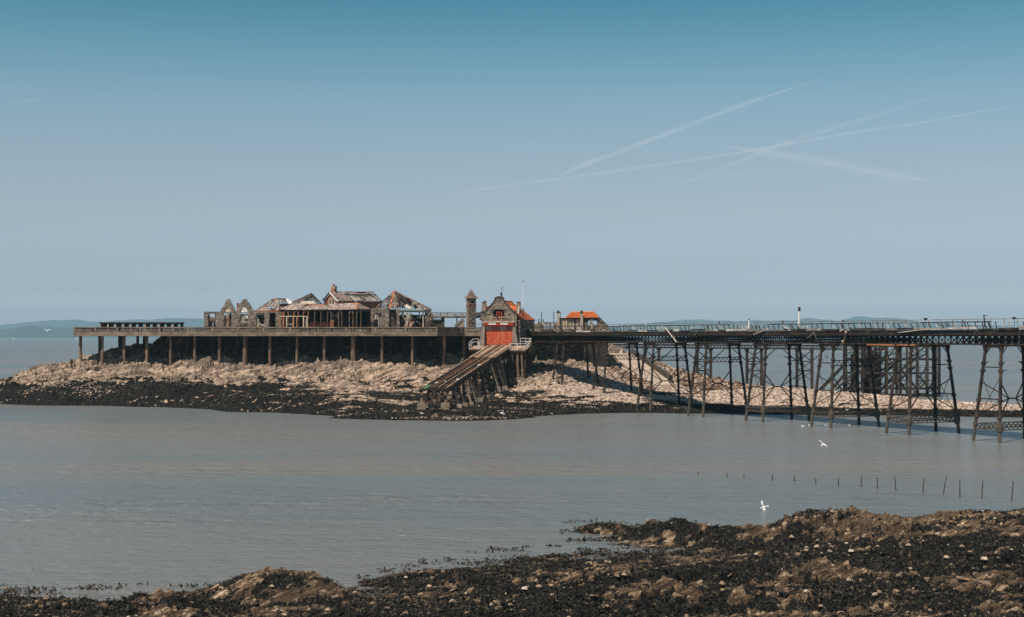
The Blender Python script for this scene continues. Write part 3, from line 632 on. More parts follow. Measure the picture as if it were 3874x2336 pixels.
M_green = noise_mat('faded_green_paint', stops((0.09, 0.13, 0.105), (0.16, 0.21, 0.17)), bump=0.2)
M_blue = noise_mat('turquoise_rope', stops((0.05, 0.28, 0.30), (0.12, 0.45, 0.48)), bump=0.2)
# red boathouse door: flaking paint that shows pale wood in vertical streaks
m, n, l, b = new_mat('flaking_red_paint')
g = n.new('ShaderNodeNewGeometry'); mp = n.new('ShaderNodeMapping'); mp.inputs['Scale'].default_value = (5, 5, 1.1); l.new(g.outputs['Position'], mp.inputs[0])
t = n.new('ShaderNodeTexNoise'); t.inputs['Scale'].default_value = 1.6; t.inputs['Detail'].default_value = 7; t.inputs['Roughness'].default_value = 0.72; l.new(mp.outputs[0], t.inputs[0])
r_ = ramp(n, [(0.35, (0.38, 0.042, 0.016)), (0.565, (0.58, 0.085, 0.028)), (0.60, (0.58, 0.36, 0.13)), (0.8, (0.62, 0.46, 0.25))]); l.new(t.outputs[0], r_.inputs[0]); l.new(r_.outputs[0], b.inputs['Base Color'])
b.inputs['Roughness'].default_value = 0.7; M_red = m
M_redp = noise_mat('red_trim_paint', stops((0.28, 0.035, 0.018), (0.46, 0.07, 0.03)), scale=2, bump=0.2)
m, n, l, b = new_mat('dark_glass'); b.inputs['Base Color'].default_value = (0.02, 0.022, 0.024, 1); b.inputs['Roughness'].default_value = 0.12; M_glass = m

# ------------------------------------------------------------------ masonry and roof builders
def inside(poly, x, y):
    c = False; n = len(poly); j = n - 1
    for i in range(n):
        xi, yi = poly[i]; xj, yj = poly[j]
        if (yi > y) != (yj > y) and x < (xj - xi) * (y - yi) / (yj - yi) + xi: c = not c
        j = i
    return c
class Frame:
    """local axes on a building: u along the wall, v into it, z up"""
    def __init__(s, o, ang=0.0): s.o = Vector((o[0], o[1], 0)); s.a = Vector((math.cos(ang), math.sin(ang), 0)); s.b = Vector((-math.sin(ang), math.cos(ang), 0))
    def __call__(s, u, v, z): return s.o + s.a * u + s.b * v + Vector((0, 0, z))
def fbox(mb, fr, u0, u1, v0, v1, z0, z1):
    return mb.hexa([fr(u0, v0, z0), fr(u1, v0, z0), fr(u1, v1, z0), fr(u0, v1, z0), fr(u0, v0, z1), fr(u1, v0, z1), fr(u1, v1, z1), fr(u0, v1, z1)])
def stone_shape(fr, u0, u1, z0, z1, v0, v1, g=0.012, wob=0.02):
    w = lambda: random.uniform(-wob, wob)
    f0 = [fr(u0 + g, v0 + w(), z0 + g), fr(u1 - g, v0 + w(), z0 + g), fr(u1 - g, v1, z0 + g), fr(u0 + g, v1, z0 + g),
          fr(u0 + g, v0 + w(), z1 - g), fr(u1 - g, v0 + w(), z1 - g), fr(u1 - g, v1, z1 - g), fr(u0 + g, v1, z1 - g)]
    return f0
def masonry(fr, outline, parent, z0, z1, th=0.45, ch=0.2, sw=(0.3, 0.6), holes=(), mats=None, name='stone', single=False, core=True, tints=(0, 0, 1, 1, 2, 3), depthj=0.03):
    """coursed stone wall: every stone a solid of its own size and set, over a recessed mortar core. single = one object per stone"""
    us = [p[0] for p in outline]; umin, umax = min(us), max(us)
    mats = mats or STONE; mb = MB(); cb = MB(); z = z0; singles = []
    while z < z1 - 0.01:
        h = ch * random.uniform(0.85, 1.15); zc = z + h / 2; u = umin - random.uniform(0, 0.2)
        while u < umax:
            w = random.uniform(*sw); a, b2 = u, u + w; uc = (a + b2) / 2
            u = b2
            def okp(q): return inside(outline, q, zc) and not any((hl(q, zc) if callable(hl) else False) for hl in holes)
            tst = [okp(a + w * f_) for f_ in (.1, .3, .5, .7, .9)]
            if not any(tst): continue
            if not all(tst):       # edge stones are cut to fit the outline
                i0 = tst.index(True); i1 = 4 - tst[::-1].index(True); b2 = a + w * (i1 + 1) / 5; a = a + w * i0 / 5; uc = (a + b2) / 2
                if not all(tst[i0:i1 + 1]):
                    if i0 == 0 and tst[1] or i0 == 0: b2 = a + w * .2
                    uc = (a + b2) / 2
            cut = False
            for hl in holes:
                if callable(hl): pass
                elif hl[0] < uc < hl[1] and hl[2] < zc < hl[3]: cut = True
                elif not callable(hl) and hl[2] < zc < hl[3]:
                    if a < hl[0] < b2 and uc < hl[0]: b2 = hl[0]
                    if a < hl[1] < b2 and uc > hl[1]: a = hl[1]
            if cut: continue
            a = max(a, umin); b2 = min(b2, umax)
            if b2 - a < 0.08: continue
            f = random.uniform(-depthj, depthj)
            pts = stone_shape(fr, a, b2, z, z + h, f, th - 0.02 + random.uniform(-0.02, 0.02))
            if single: singles.append((pts, random.choice(tints)))
            else:
                mb.cm = random.choice(tints); mb.hexa(pts)
            if core: fbox(cb, fr, a, b2, 0.06, th - 0.08, z, z + h)
        z += h
    if core and cb.v: cb.build('mortar_core', M_mortar, parent)
    if single:
        for pts, k in singles[:300]:
            m1 = MB(); m1.hexa(pts); m1.build(name, mats[k], parent)
        if len(singles) > 300:
            m1 = MB()
            for pts, k in singles[300:]: m1.cm = k; m1.hexa(pts)
            m1.build(name + '_courses', mats, parent, kind='stuff')
    elif mb.v: mb.build('stone_courses', mats, parent, kind='stuff')
def roof_face(pts, parent, tw=0.35, thh=0.3, mats=None, tints=(0, 1), hole=None, under=True, name='roof_slates', lift=0.05, miss=0.0):
    """tiles laid on a planar polygon; pts[0]->pts[1] is the eave"""
    p = [Vector(q) for q in pts]; u = (p[1] - p[0]).normalized(); nn_ = u.cross(p[2] - p[0]).normalized()
    if nn_.z < 0: nn_ = -nn_
    v = nn_.cross(u)
    if v.z < 0: v = -v
    P2 = [((q - p[0]).dot(u), (q - p[0]).dot(v)) for q in p]
    um, uM = min(a for a, _ in P2), max(a for a, _ in P2); vm, vM = min(b_ for _, b_ in P2), max(b_ for _, b_ in P2)
    mb = MB(); y = vm; row = 0; sub = MB()
    while y < vM:
        x = um - (tw / 2 if row % 2 else 0)
        while x < uM:
            c = (x + tw / 2, y + thh / 2)
            if inside(P2, *c) and random.random() > miss:
                q = p[0] + u * c[0] + v * c[1]
                if hole is None or not hole(q):
                    l0 = lift * random.uniform(0.7, 1.3); mb.cm = random.choice(tints); tl = random.uniform(-0.01, 0.01)
                    A = p[0] + u * (x + 0.01) + v * (y + tl); B_ = p[0] + u * (x + tw - 0.01) + v * (y - tl); Cc = B_ + v * (thh * 1.15); D = A + v * (thh * 1.15)
                    mb.hexa([A + nn_ * l0 * 0.4, B_ + nn_ * l0 * 0.4, Cc + nn_ * 0.0, D + nn_ * 0.0, A + nn_ * (l0 + 0.03), B_ + nn_ * (l0 + 0.03), Cc + nn_ * 0.03, D + nn_ * 0.03])
            x += tw
        y += thh; row += 1
    if mb.v: mb.build(name, mats or SLATE, parent, kind='stuff')
    if under and hole is None:
        m2 = MB(); m2.extrude([q - nn_ * 0.03 for q in p], -nn_ * 0.08); m2.build('roof_boards', M_dwood, parent)
    return u, v, nn_
def ridge_tiles(a, b_, parent, mat=None, r=0.1, seg=0.4, name='ridge_tile'):
    a = Vector(a); b_ = Vector(b_); L = (b_ - a).length; k = max(1, int(L / seg)); mb = MB()
    for i in range(k):
        if random.random() < 0.04: continue
        p = a.lerp(b_, i / k); q = a.lerp(b_, (i + 1.08) / k); mb.tube(p, q, r * random.uniform(0.9, 1.12), r, 6)
    if mb.v: mb.build(name + 's', mat or M_tile[0], parent, kind='stuff')
def rafters(a0, a1, b0, b1, n_, parent, w=0.08, mat=None, miss=0.15, name='rafter', single=False):
    """bars from points between a0-a1 (foot) to b0-b1 (head)"""
    mb = MB()
    for i in range(n_ + 1):
        if random.random() < miss: continue
        t = i / n_; p = Vector(a0).lerp(Vector(a1), t); q = Vector(b0).lerp(Vector(b1), t)
        e = random.uniform(0.0, 0.3) if random.random() < 0.3 else 0
        q = q.lerp(p, e)
        if (p - q).length > 0.2:
            if single: m1 = MB(); m1.bar(p, q, w, w * 1.5); m1.build(name, mat or M_dwood, parent)
            else: mb.bar(p, q, w, w * 1.5)
    if mb.v: mb.build(name + 's', mat or M_dwood, parent, kind='stuff')
# ------------------------------------------------------------------ the big platform on columns
DK = 11.35                      # platform deck level
FY = 245.0                      # front of the fascia
plat = thing('pier_platform', (-44, 250, 0), 'long brown concrete platform on columns with a balustrade round its edge', 'pier platform')
xl, xr = PX(277, FY), PX(1655, FY)
c2 = Vector((PX(1757, 250.3), 250.3, 0)); c3 = Vector((PX(1835, 250.3), 250.3, 0)); c1 = Vector((xr, FY, 0)); c0 = Vector((xl, FY, 0))
XR = PX(2302, 257)
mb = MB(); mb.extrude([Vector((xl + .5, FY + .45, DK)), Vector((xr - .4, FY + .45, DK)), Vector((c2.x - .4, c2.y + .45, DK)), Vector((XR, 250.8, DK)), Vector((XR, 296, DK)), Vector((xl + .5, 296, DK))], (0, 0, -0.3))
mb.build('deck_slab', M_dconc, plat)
def edge(p, q, posts, tone=M_conc, vase=False):
    """fascia, lip, balustrade from p to q in plan; posts = parameters 0..1"""
    d = (q - p).normalized(); nrm = Vector((d.y, -d.x, 0)); L = (q - p).length
    fr = Frame(p, math.atan2(d.y, d.x))
    mb = MB(); fbox(mb, fr, 0, L, 0.05, 0.42, 11.26, 11.72); fbox(mb, fr, 0, L, 0.0, 0.46, 11.74, 11.80); mb.build('fascia', tone, plat)
    mb = MB(); fbox(mb, fr, -.02, L + .02, -0.10, 0.44, 11.0, 11.22); mb.build('fascia_lip', tone, plat)
    mb = MB(); fbox(mb, fr, 0, L, 0.14, 0.30, 11.22, 11.26); mb.build('shadow_gap', M_dconc, plat)
    mb = MB(); fbox(mb, fr, -0.03, L + 0.03, -0.03, 0.40, 12.40, 12.55); mb.build('parapet_rail', tone, plat)
    for t in posts:
        mb = MB(); w = 0.17; fbox(mb, fr, max(0, t * L - w), min(L, t * L + w), 0.0, 0.36, 11.8, 12.40); mb.build('parapet_post', tone, plat)
    mb = MB(); u = 0.15
    while u < L - 0.1:
        if min(abs(u - t * L) for t in posts) > 0.26 and random.random() > 0.03:
            w = 0.068
            if vase:
                mb.hexa([fr(u - w, .08, 11.8), fr(u + w, .08, 11.8), fr(u + w, .24, 11.8), fr(u - w, .24, 11.8), fr(u - w * 1.5, .05, 12.0), fr(u + w * 1.5, .05, 12.0), fr(u + w * 1.5, .27, 12.0), fr(u - w * 1.5, .27, 12.0)])
                mb.hexa([fr(u - w * 1.5, .05, 12.0), fr(u + w * 1.5, .05, 12.0), fr(u + w * 1.5, .27, 12.0), fr(u - w * 1.5, .27, 12.0), fr(u - w * .8, .1, 12.4), fr(u + w * .8, .1, 12.4), fr(u + w * .8, .22, 12.4), fr(u - w * .8, .22, 12.4)])
            else: fbox(mb, fr, u - w, u + w, 0.09, 0.25, 11.8, 12.40)
        u += 0.235
    mb.build('balusters', tone, plat, kind='stuff')
div = [281, 360, 445, 530, 620, 710, 804, 901, 997, 1098, 1203, 1310, 1420, 1535, 1651]
edge(c0, c1, [(d_ - 277) / (1655 - 277.0) for d_ in div])
edge(c1, c2, [0.03, 0.97], vase=True)
edge(c2, c3, [0.04], vase=True)
mb = MB(); fr = Frame((xl, 296), R(-90)); fbox(mb, fr, 0, 50.5, 0, 0.4, 11.0, 11.8); fbox(mb, fr, 0, 50.5, 0, 0.4, 12.4, 12.55); mb.build('end_fascia', M_conc, plat)
mb = MB(); u = 0.2
while u < 50: fbox(mb, fr, u, u + .12, .1, .26, 11.8, 12.4); u += .27
mb.build('balusters', M_conc, plat, kind='stuff')
def column(px, Y, w, mat=M_col):
    x = PX(px, Y); zb = ground_z(x, Y) - 0.5; mb = MB(); n_ = 9; prev = None; r0 = w / 2
    zs = [zb + (11.0 - zb) * k / n_ for k in range(n_ + 1)]
    prof = [(r0 * (1.25 if k == 0 else random.uniform(0.88, 1.1)), z_) for k, z_ in enumerate(zs)]
    prof[-1] = (r0 * 1.04, 11.0)
    mb.lathe((x, Y, 0), prof, 7); mb.build('column', mat, plat)
for px, w in [(305, .55), (387, .5), (470, .5), (556, .55), (645, .42), (737, .5), (830, .5), (927, .78), (1021, .5), (1123, .45), (1227, .5), (1336, .78), (1445, .45), (1560, .45), (1680, .62)]: column(px, 246.3 if px < 1650 else 247.6, w)
column(1754, 251.6, .55)
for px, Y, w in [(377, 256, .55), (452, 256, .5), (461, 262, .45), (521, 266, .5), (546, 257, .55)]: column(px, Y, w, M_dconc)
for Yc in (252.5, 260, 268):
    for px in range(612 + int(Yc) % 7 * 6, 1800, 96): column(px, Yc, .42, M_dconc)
mb = MB(); mb.box(xl, PX(2300, 295), 295.2, 295.6, 11.35, 12.5); mb.build('rear_parapet', M_dconc, plat)  # dark concrete stands in for the shade seen between the balusters
# retaining wall under the house and the cottage
rw = thing('retaining_wall', (8, 256, 0), 'shade-painted stone retaining wall carrying the island end of the pier', 'wall')
fr = Frame((PX(1800, 255.5), 255.5)); masonry(fr, [(0, 3), (19.5, 3), (19.5, 11), (0, 11)], rw, 4.0, 11.0, th=0.6, ch=0.3, sw=(0.5, 1.1), tints=(3, 3, 0), core=True, depthj=0.05)  # dark stones put the shade below the deck into the wall
fr = Frame((PX(2208, 254.6), 254.6)); masonry(fr, [(0, 3), (4.4, 3), (4.4, 11), (0, 11)], rw, 4.0, 11.0, th=1.4, ch=0.27, sw=(0.5, 1.0), tints=(2, 1, 2), core=True, depthj=0.07, single=True)  # paler stones stand in for sun on this stretch
# ------------------------------------------------------------------ buildings on the platform
def FR(px, Y): return Frame((PX(px, Y), Y))
def U(px, px0, Y): return (px - px0) / F * Y
# --- long low shelter
Y = 262; b0 = 380
sh = thing('shelter', (PX(b0, Y), Y, DK), 'long low flat-roofed open shelter with square gaps at the far end of the platform', 'shelter'); fr = FR(b0, Y)
u = lambda px: U(px, b0, Y)
zt, zb = PZ(1219.5, Y), DK
mb = MB(); fbox(mb, fr, -0.15, u(686), -0.2, 2.6, zt - 0.16, zt); mb.build('roof', M_dconc, sh)
wins = [423, 453, 481, 508, 534, 562, 588, 616, 641, 668]
edges = [b0] + sum([[w - 5, w + 5] for w in wins], []) + [684]
for k in range(0, len(edges), 2):
    mb = MB(); fbox(mb, fr, u(edges[k]), u(edges[k + 1]), 1.9, 2.2, zb, zt - 0.16); mb.build('wall_pier', M_dconc, sh)  # dark concrete puts the shade under the roof into the wall
for w in wins:
    mb = MB(); fbox(mb, fr, u(w - 5), u(w + 5), 1.95, 2.15, zt - 0.38, zt - 0.16); mb.build('lintel', M_dconc, sh)
for px in [408, 437, 467, 495, 549, 602, 655]:
    mb = MB(); fbox(mb, fr, u(px) - .13, u(px) + .13, -0.05, 0.25, zb, zt - 0.16); mb.build('pillar', M_conc2, sh)
mb = MB(); fbox(mb, fr, -.1, 0.15, -.05, 2.2, zb, zt - .16); mb.build('end_wall', M_conc, sh)
# --- gabled ruin
Y = 254; b0 = 771
gr = thing('gabled_ruin', (PX(b0, Y), Y, DK), 'roofless stone ruin with two jagged pointed gables and empty window openings', 'ruined building'); fr = FR(b0, Y)
u = lambda px: U(px, b0, Y); z = lambda py: PZ(py, Y)
outl = [(771, 1245), (771, 1181), (780, 1178), (833, 1180), (836, 1170), (845, 1160), (853, 1142), (858, 1132), (863, 1130), (868, 1134), (876, 1150), (886, 1168), (893, 1178), (897, 1167), (905, 1155), (917, 1135), (925, 1129), (932, 1134), (945, 1152), (955, 1172), (963, 1180), (1012, 1177), (1022, 1181), (1066, 1180), (1066, 1245)]
O2 = [(u(a), z(b_)) for a, b_ in outl]
def arch(px0, px1, pytop, pybot):
    c = u((px0 + px1) / 2); w = (u(px1) - u(px0)) / 2; zb_ = z(pybot); h = z(pytop) - zb_
    return lambda a, b_: abs(a - c) < w and zb_ - .05 < b_ < zb_ + h * math.sqrt(max(0, 1 - ((a - c) / w) ** 2))
holes = [(u(788), u(815), z(1245), z(1186)), (u(848), u(875), z(1245), z(1184)), (u(908), u(937), z(1245), z(1184)), (u(970), u(998), z(1245), z(1187)), (u(1020), u(1042), z(1245), z(1183)), arch(850, 874, 1163, 1183), arch(910, 936, 1160, 1183)]
masonry(fr, O2, gr, DK, z(1127), th=0.5, ch=0.17, sw=(0.22, 0.5), holes=holes, depthj=0.05, tints=(1, 1, 2, 2, 2, 0))
for (a, b_, t_, bo, m_) in [(850, 874, 1164, 1181, M_cream), (911, 936, 1161, 1181, M_white)]:
    c = u((a + b_) / 2); w = (u(b_) - u(a)) / 2; zb_ = z(bo); h = z(t_) - zb_
    mb = MB(); mb.extrude([fr(c - w, .12, zb_ - .2), fr(c + w, .12, zb_ - .2)] + [fr(c + w * math.sin(th_), .12, zb_ + h * math.cos(th_)) for th_ in np.linspace(math.pi / 2, -math.pi / 2, 12)][::1], fr.b * 0.12); mb.build('arch_infill', m_, gr)
for (a, b_, py) in [(846, 877, 1182.5), (906, 939, 1182.5), (786, 817, 1184), (968, 1000, 1186)]:
    mb = MB(); fbox(mb, fr, u(a), u(b_), -.05, .3, z(py + 2), z(py)); mb.build('lintel', M_dwood, gr)
def piece(a, b_, t_, bo, v, m_, nm='panel', par=None, d=0.06):
    mb = MB(); fbox(mb, fr, u(a), u(b_), v, v + d, z(bo), z(t_)); return mb.build(nm, m_, par or gr)
piece(788, 815, 1201, 1214, .2, M_wood); piece(788, 792, 1186, 1240, .15, M_dwood, 'post'); piece(790, 815, 1214, 1217, .1, M_dwood, 'beam'); piece(790, 800, 1217, 1227, .25, M_black); piece(803, 815, 1216, 1219, .2, M_gwood, 'beam'); piece(803, 806, 1216, 1240, .2, M_gwood, 'post'); piece(812, 815, 1186, 1240, .2, M_dwood, 'post')
piece(859, 862.5, 1186, 1240, .2, M_orangew, 'post'); piece(850, 853, 1190, 1240, .3, M_wood, 'post'); piece(865, 875, 1186, 1240, .4, M_dwood, 'board'); piece(853, 859, 1215, 1240, .35, M_wood, 'board')
for k in range(6): piece(909 + 2.6 * k, 911.4 + 2.6 * k, 1187 + random.uniform(0, 3), 1216 + random.uniform(-3, 4), .22 + random.uniform(0, .1), random.choice([M_gwood, M_deckw]), 'board')
piece(928, 937, 1187, 1205, .2, M_white, 'board'); piece(908, 937, 1217, 1220, .2, M_gwood, 'beam')
piece(970, 998, 1187, 1190, .2, M_dwood, 'beam'); piece(974, 978, 1208, 1240, .2, M_gwood, 'post')
mb = MB(); mb.bar(fr(u(978), .3, z(1222)), fr(u(997), .2, z(1234)), .12); mb.bar(fr(u(976), .5, z(1232)), fr(u(998), .3, z(1228)), .1); mb.build('fallen_board', M_gwood, gr)
# inner and rear walls, so the openings look into a dark shell
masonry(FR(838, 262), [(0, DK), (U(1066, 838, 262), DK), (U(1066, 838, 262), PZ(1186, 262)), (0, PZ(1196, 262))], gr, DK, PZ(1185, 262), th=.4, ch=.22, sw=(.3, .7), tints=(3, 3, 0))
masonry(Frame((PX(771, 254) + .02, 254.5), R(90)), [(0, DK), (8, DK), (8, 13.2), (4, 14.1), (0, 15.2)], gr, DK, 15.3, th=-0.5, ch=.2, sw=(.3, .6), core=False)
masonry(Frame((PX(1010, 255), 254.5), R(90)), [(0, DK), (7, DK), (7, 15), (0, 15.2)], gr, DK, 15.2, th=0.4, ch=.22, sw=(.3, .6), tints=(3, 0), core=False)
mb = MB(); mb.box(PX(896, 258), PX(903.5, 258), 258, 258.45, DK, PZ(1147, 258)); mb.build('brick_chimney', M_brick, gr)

# --- broken hip roof behind the ruin
Y = 256
bh = thing('slated_ruin', (PX(970, Y), Y, DK), 'collapsed slate hip roof with holes and red brick patches beside the twin gables', 'ruined building')
eL, eR = P(968, 1177, 255), P(1130, 1172, 255); tL, tR = P(1030, 1133, 261), P(1086, 1133, 261)
def ppx(q): return q.x / q.y * F + 1937
def ppy(q): return HZ + (H - q.z) / q.y * F
hl = lambda q: (1004 < ppx(q) < 1098 and 1144 < ppy(q) < 1170 and not (ppx(q) < 1030 and ppy(q) < 1166 - (ppx(q) - 1004) * .8) and fbm(np.array([q.x * .9]), np.array([q.z * 1.6]), 7, 3)[0] > 0.40) or fbm(np.array([q.x * 1.3]), np.array([q.z * 2.3]), 8, 3)[0] > 0.66
roof_face([eL, eR, tR, tL], bh, .3, .34, tints=(0, 1, 1, 2, 2), hole=hl)
rafters(eL, eR, tL, tR, 15, bh, miss=.2)
roof_face([P(964, 1178, 262), eL, tL], bh, .3, .3, tints=(0, 3, 1))
ridge_tiles(tL, P(1046, 1132, 261), bh); mb = MB(); mb.bar(P(1046, 1132, 261), tR, .16, .3); mb.build('ridge_beam', M_black, bh)
mb = MB(); mb.extrude([P(1081, 1131, 258.5), P(1094, 1136, 258.5), P(1104, 1147, 257.5), P(1093, 1152, 257.5)], (0.05, .3, .1)); mb.build('bent_panel', M_white, bh)
mb = MB()
for k in range(14):
    a = P(random.uniform(1015, 1095), random.uniform(1146, 1170), 257); c = a + Vector((random.uniform(-1, 1), random.uniform(-.5, .5), random.uniform(-.8, .8))); mb.bar(a, c, .09, .05)
mb.build('splintered_laths', M_gwood, bh, kind='stuff')
mb = MB(); mb.bar(P(962, 1179, 254.6), P(1060, 1175, 254.6), .3, .25); mb.build('eave_beam', M_brick, bh)
mb = MB(); mb.box(PX(1068, 256), PX(1078, 256), 256, 256.6, DK, PZ(1160, 256)); mb.build('brick_pier', M_brick, bh)
mb = MB(); mb.box(PX(1042, 256), PX(1058, 256), 256.8, 257, DK, PZ(1180, 256)); mb.build('dark_boarding', M_black, bh)
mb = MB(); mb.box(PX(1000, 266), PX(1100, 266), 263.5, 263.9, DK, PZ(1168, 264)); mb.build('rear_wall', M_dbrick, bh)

# --- square pavilion with a pointed roof
pv = thing('pavilion', (PX(1150, 262), 262, DK), 'square pavilion with a high pointed slate roof whose front has fallen open', 'ruined building')
ap = P(1178, 1111, 264); fL, fRr = P(1078, 1163, 259), P(1224, 1158, 259)
hl = lambda q: ppx(q) > 1178 - (ppy(q) - 1111) * 0.98
roof_face([fL, fRr, ap], pv, .32, .34, tints=(0, 0, 1, 3), hole=hl)
rafters(fL, fRr, ap, ap, 14, pv, miss=.1, w=.1)
roof_face([P(1062, 1162, 268), fL, ap], pv, .35, .34, tints=(0, 3))
mb = MB(); mb.bar(ap, fRr, .16, .2); mb.bar(ap, fL, .14, .18); mb.bar(P(1140, 1152, 259.4), P(1178, 1120, 262.6), .14); mb.bar(P(1176, 1115, 263), P(1177, 1152, 261), .16); mb.build('roof_frame', M_dwood, pv)
mb = MB()
for k in range(7): mb.bar(P(1146 + 4 * k, 1148 - 4.6 * k, 262.4), P(1206 - 4 * k, 1148 - 4.6 * k, 262.4), .26, .05)
mb.build('ceiling_boards', M_dwood, pv, kind='stuff')
roof_face([fRr, P(1226, 1158, 268), ap], pv, .35, .34, tints=(3,), miss=.2, under=False)
mb = MB(); mb.box(PX(1110, 259), PX(1222, 259), 259, 259.3, DK, PZ(1156, 259)); mb.build('front_wall', M_dwood, pv)
mb = MB(); mb.extrude([P(1134, 1149, 258.6), P(1196, 1151, 258.6), P(1184, 1142, 260), P(1146, 1143, 260)], (0, .05, .1)); mb.build('fallen_ceiling', M_gwood, pv)

# --- veranda pavilion with long lean-to roof
Y = 252.5
ve = thing('veranda_pavilion', (PX(1220, 254), 254, DK), 'long open-fronted veranda with arched brackets under a patched pinkish slate roof', 'ruined building')
top = [(1108, 1152), (1160, 1151), (1210, 1154), (1240, 1155), (1300, 1150), (1353, 1147.5)]
eav = [(1054, 1173), (1128, 1174), (1210, 1173), (1240, 1173), (1296, 1173), (1348, 1171.5)]
for k in range(5):
    roof_face([P(*eav[k], Y), P(*eav[k + 1], Y), P(*top[k + 1], 256.5), P(*top[k], 256.5)], ve, .30, .32, tints=(0, 1, 1, 2, 2, 1), miss=.012)
    ridge_tiles(P(*top[k], 256.5), P(*top[k + 1], 256.5), ve, r=.09)
roof_face([P(1348, 1171.5, Y), P(1403, 1171, 256), P(1353, 1147.5, 256.5)], ve, .30, .3, tints=(0, 0, 3, 1))
ridge_tiles(P(1348, 1171.5, Y - .03), P(1353, 1147.5, 256.5), ve, r=.11); ridge_tiles(P(1353, 1147.5, 256.5), P(1403, 1171, 256.1), ve, r=.09); ridge_tiles(P(1054, 1173, Y), P(1108, 1152, 256.5), ve, M_brick, r=.08)
fr = FR(1056, Y); u = lambda px: U(px, 1056, Y); z = lambda py: PZ(py, Y)
def vp(a, b_, t_, bo, v, m_, nm, d=.12): mb = MB(); fbox(mb, fr, u(a), u(b_), v, v + d, z(bo), z(t_)); return mb.build(nm, m_, ve)
vp(1058, 1400, 1174, 1179, .15, M_black, 'eave_beam', .3)
cols = [1190, 1213, 1239, 1252, 1281, 1293, 1321, 1335, 1349, 1365]
for px in cols + [1072, 1090, 1111, 1128, 1147, 1166]:
    orange_bay = px < 1170  # the left bays have orange painted posts
    mb = MB(); x = u(px); mb.tube(fr(x, .25, DK), fr(x, .25, z(1186)), .075, .06, 6); mb.tube(fr(x, .25, z(1186)), fr(x, .25, z(1179)), .06, .13, 6)
    mb.build('post', M_orangew if orange_bay else M_wood, ve)
for a, b_, m_ in [(1072, 1090, M_orangew), (1111, 1128, M_orangew), (1147, 1166, M_orangew), (1190, 1213, M_dwood), (1239, 1252, M_wood), (1281, 1293, M_orangew), (1321, 1335, M_orangew), (1349, 1365, M_dwood)]:
    c = (u(a) + u(b_)) / 2; w = (u(b_) - u(a)) / 2
    pts = [fr(c - w, .2, z(1179)), fr(c - w, .2, z(1189))] + [fr(c + w * .82 * math.sin(t), .2, z(1189) + (z(1180.5) - z(1189)) * math.cos(t)) for t in np.linspace(-math.pi / 2, math.pi / 2, 9)] + [fr(c + w, .2, z(1189)), fr(c + w, .2, z(1179))]
    mb = MB(); mb.extrude(pts, fr.b * .08); mb.build('arched_bracket', m_, ve)
for a, b_, m_ in [(1057, 1061, M_orangew), (1070, 1074, M_orangew), (1083, 1087, M_cream), (1107.5, 1112, M_orangew), (1121, 1125, M_orangew), (1146, 1150.5, M_cream), (1159, 1164.5, M_cream)]: vp(a, b_, 1199, 1241, -.15, m_, 'screen_post')
vp(1057, 1165, 1196, 1199, -.17, M_cream, 'screen_rail'); vp(1090, 1108, 1226, 1229, 0, M_gwood, 'shelf')
vp(1076, 1080, 1200, 1240, 0, M_dwood, 'screen_post'); vp(1091, 1094, 1200, 1240, 0, M_dwood, 'screen_post'); vp(1129, 1132, 1200, 1240, 0, M_dwood, 'screen_post'); vp(1152, 1157, 1205, 1240, .1, M_deckw, 'board')
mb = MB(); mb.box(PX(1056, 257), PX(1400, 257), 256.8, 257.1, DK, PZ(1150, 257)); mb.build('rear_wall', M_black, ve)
for k in range(26):
    a = 1262 + k * 5.3
    if 1350 < a < 1380: continue
    mb = MB(); mb.box(PX(a, 256), PX(a + 5.0, 256), 255.9 + random.uniform(0, .06), 256.1, DK, PZ(1182 + random.uniform(-3, 3), 256)); mb.build('wall_board', M_dwood, ve)
mb = MB(); mb.box(PX(1174, 255), PX(1188, 255), 255, 255.3, DK, PZ(1196, 255)); mb.box(PX(1216, 255), PX(1238, 255), 255.2, 255.4, DK, PZ(1184, 255)); mb.build('inner_wall', M_dwood, ve)
masonry(FR(1098, 254.6), [(0, DK), (.9, DK), (.9, 15.4), (0, 15.4)], ve, DK, PZ(1181, 254.6), th=.4, ch=.2, sw=(.3, .5))
vp(1255, 1263, 1213, 1241, -.3, M_brick, 'brick_pillar', .4); vp(1254.5, 1263.5, 1211.5, 1213, -.32, M_cream, 'pillar_cap', .44); vp(1249, 1251, 1214, 1241, -.1, M_orangew, 'board')
mb = MB(); random.seed(21)
for k in range(26):
    a = P(random.uniform(1256, 1278), random.uniform(1180, 1198), 253.2); mb.bar(a, a + Vector((random.uniform(-.7, .5), random.uniform(-.2, .2), random.uniform(-.6, .1))), .07, .04)
mb.build('hanging_laths', M_gwood, ve, kind='stuff')
mb = MB()
for k in range(170):
    a = P(random.uniform(1170, 1242), 1240, 251.2 + random.uniform(0, 1.5)); mb.bar(a, a + Vector((random.uniform(-.4, .4), random.uniform(-.2, .2), random.uniform(.3, 1.1))), .03, .02)
o = mb.build('dead_shrub', noise_mat('dead_stems', stops((0.06, 0.022, 0.015), (0.14, 0.05, 0.03)), bump=0)); tag(o, 'low tangle of dead reddish stems in front of the open veranda', 'shrub')

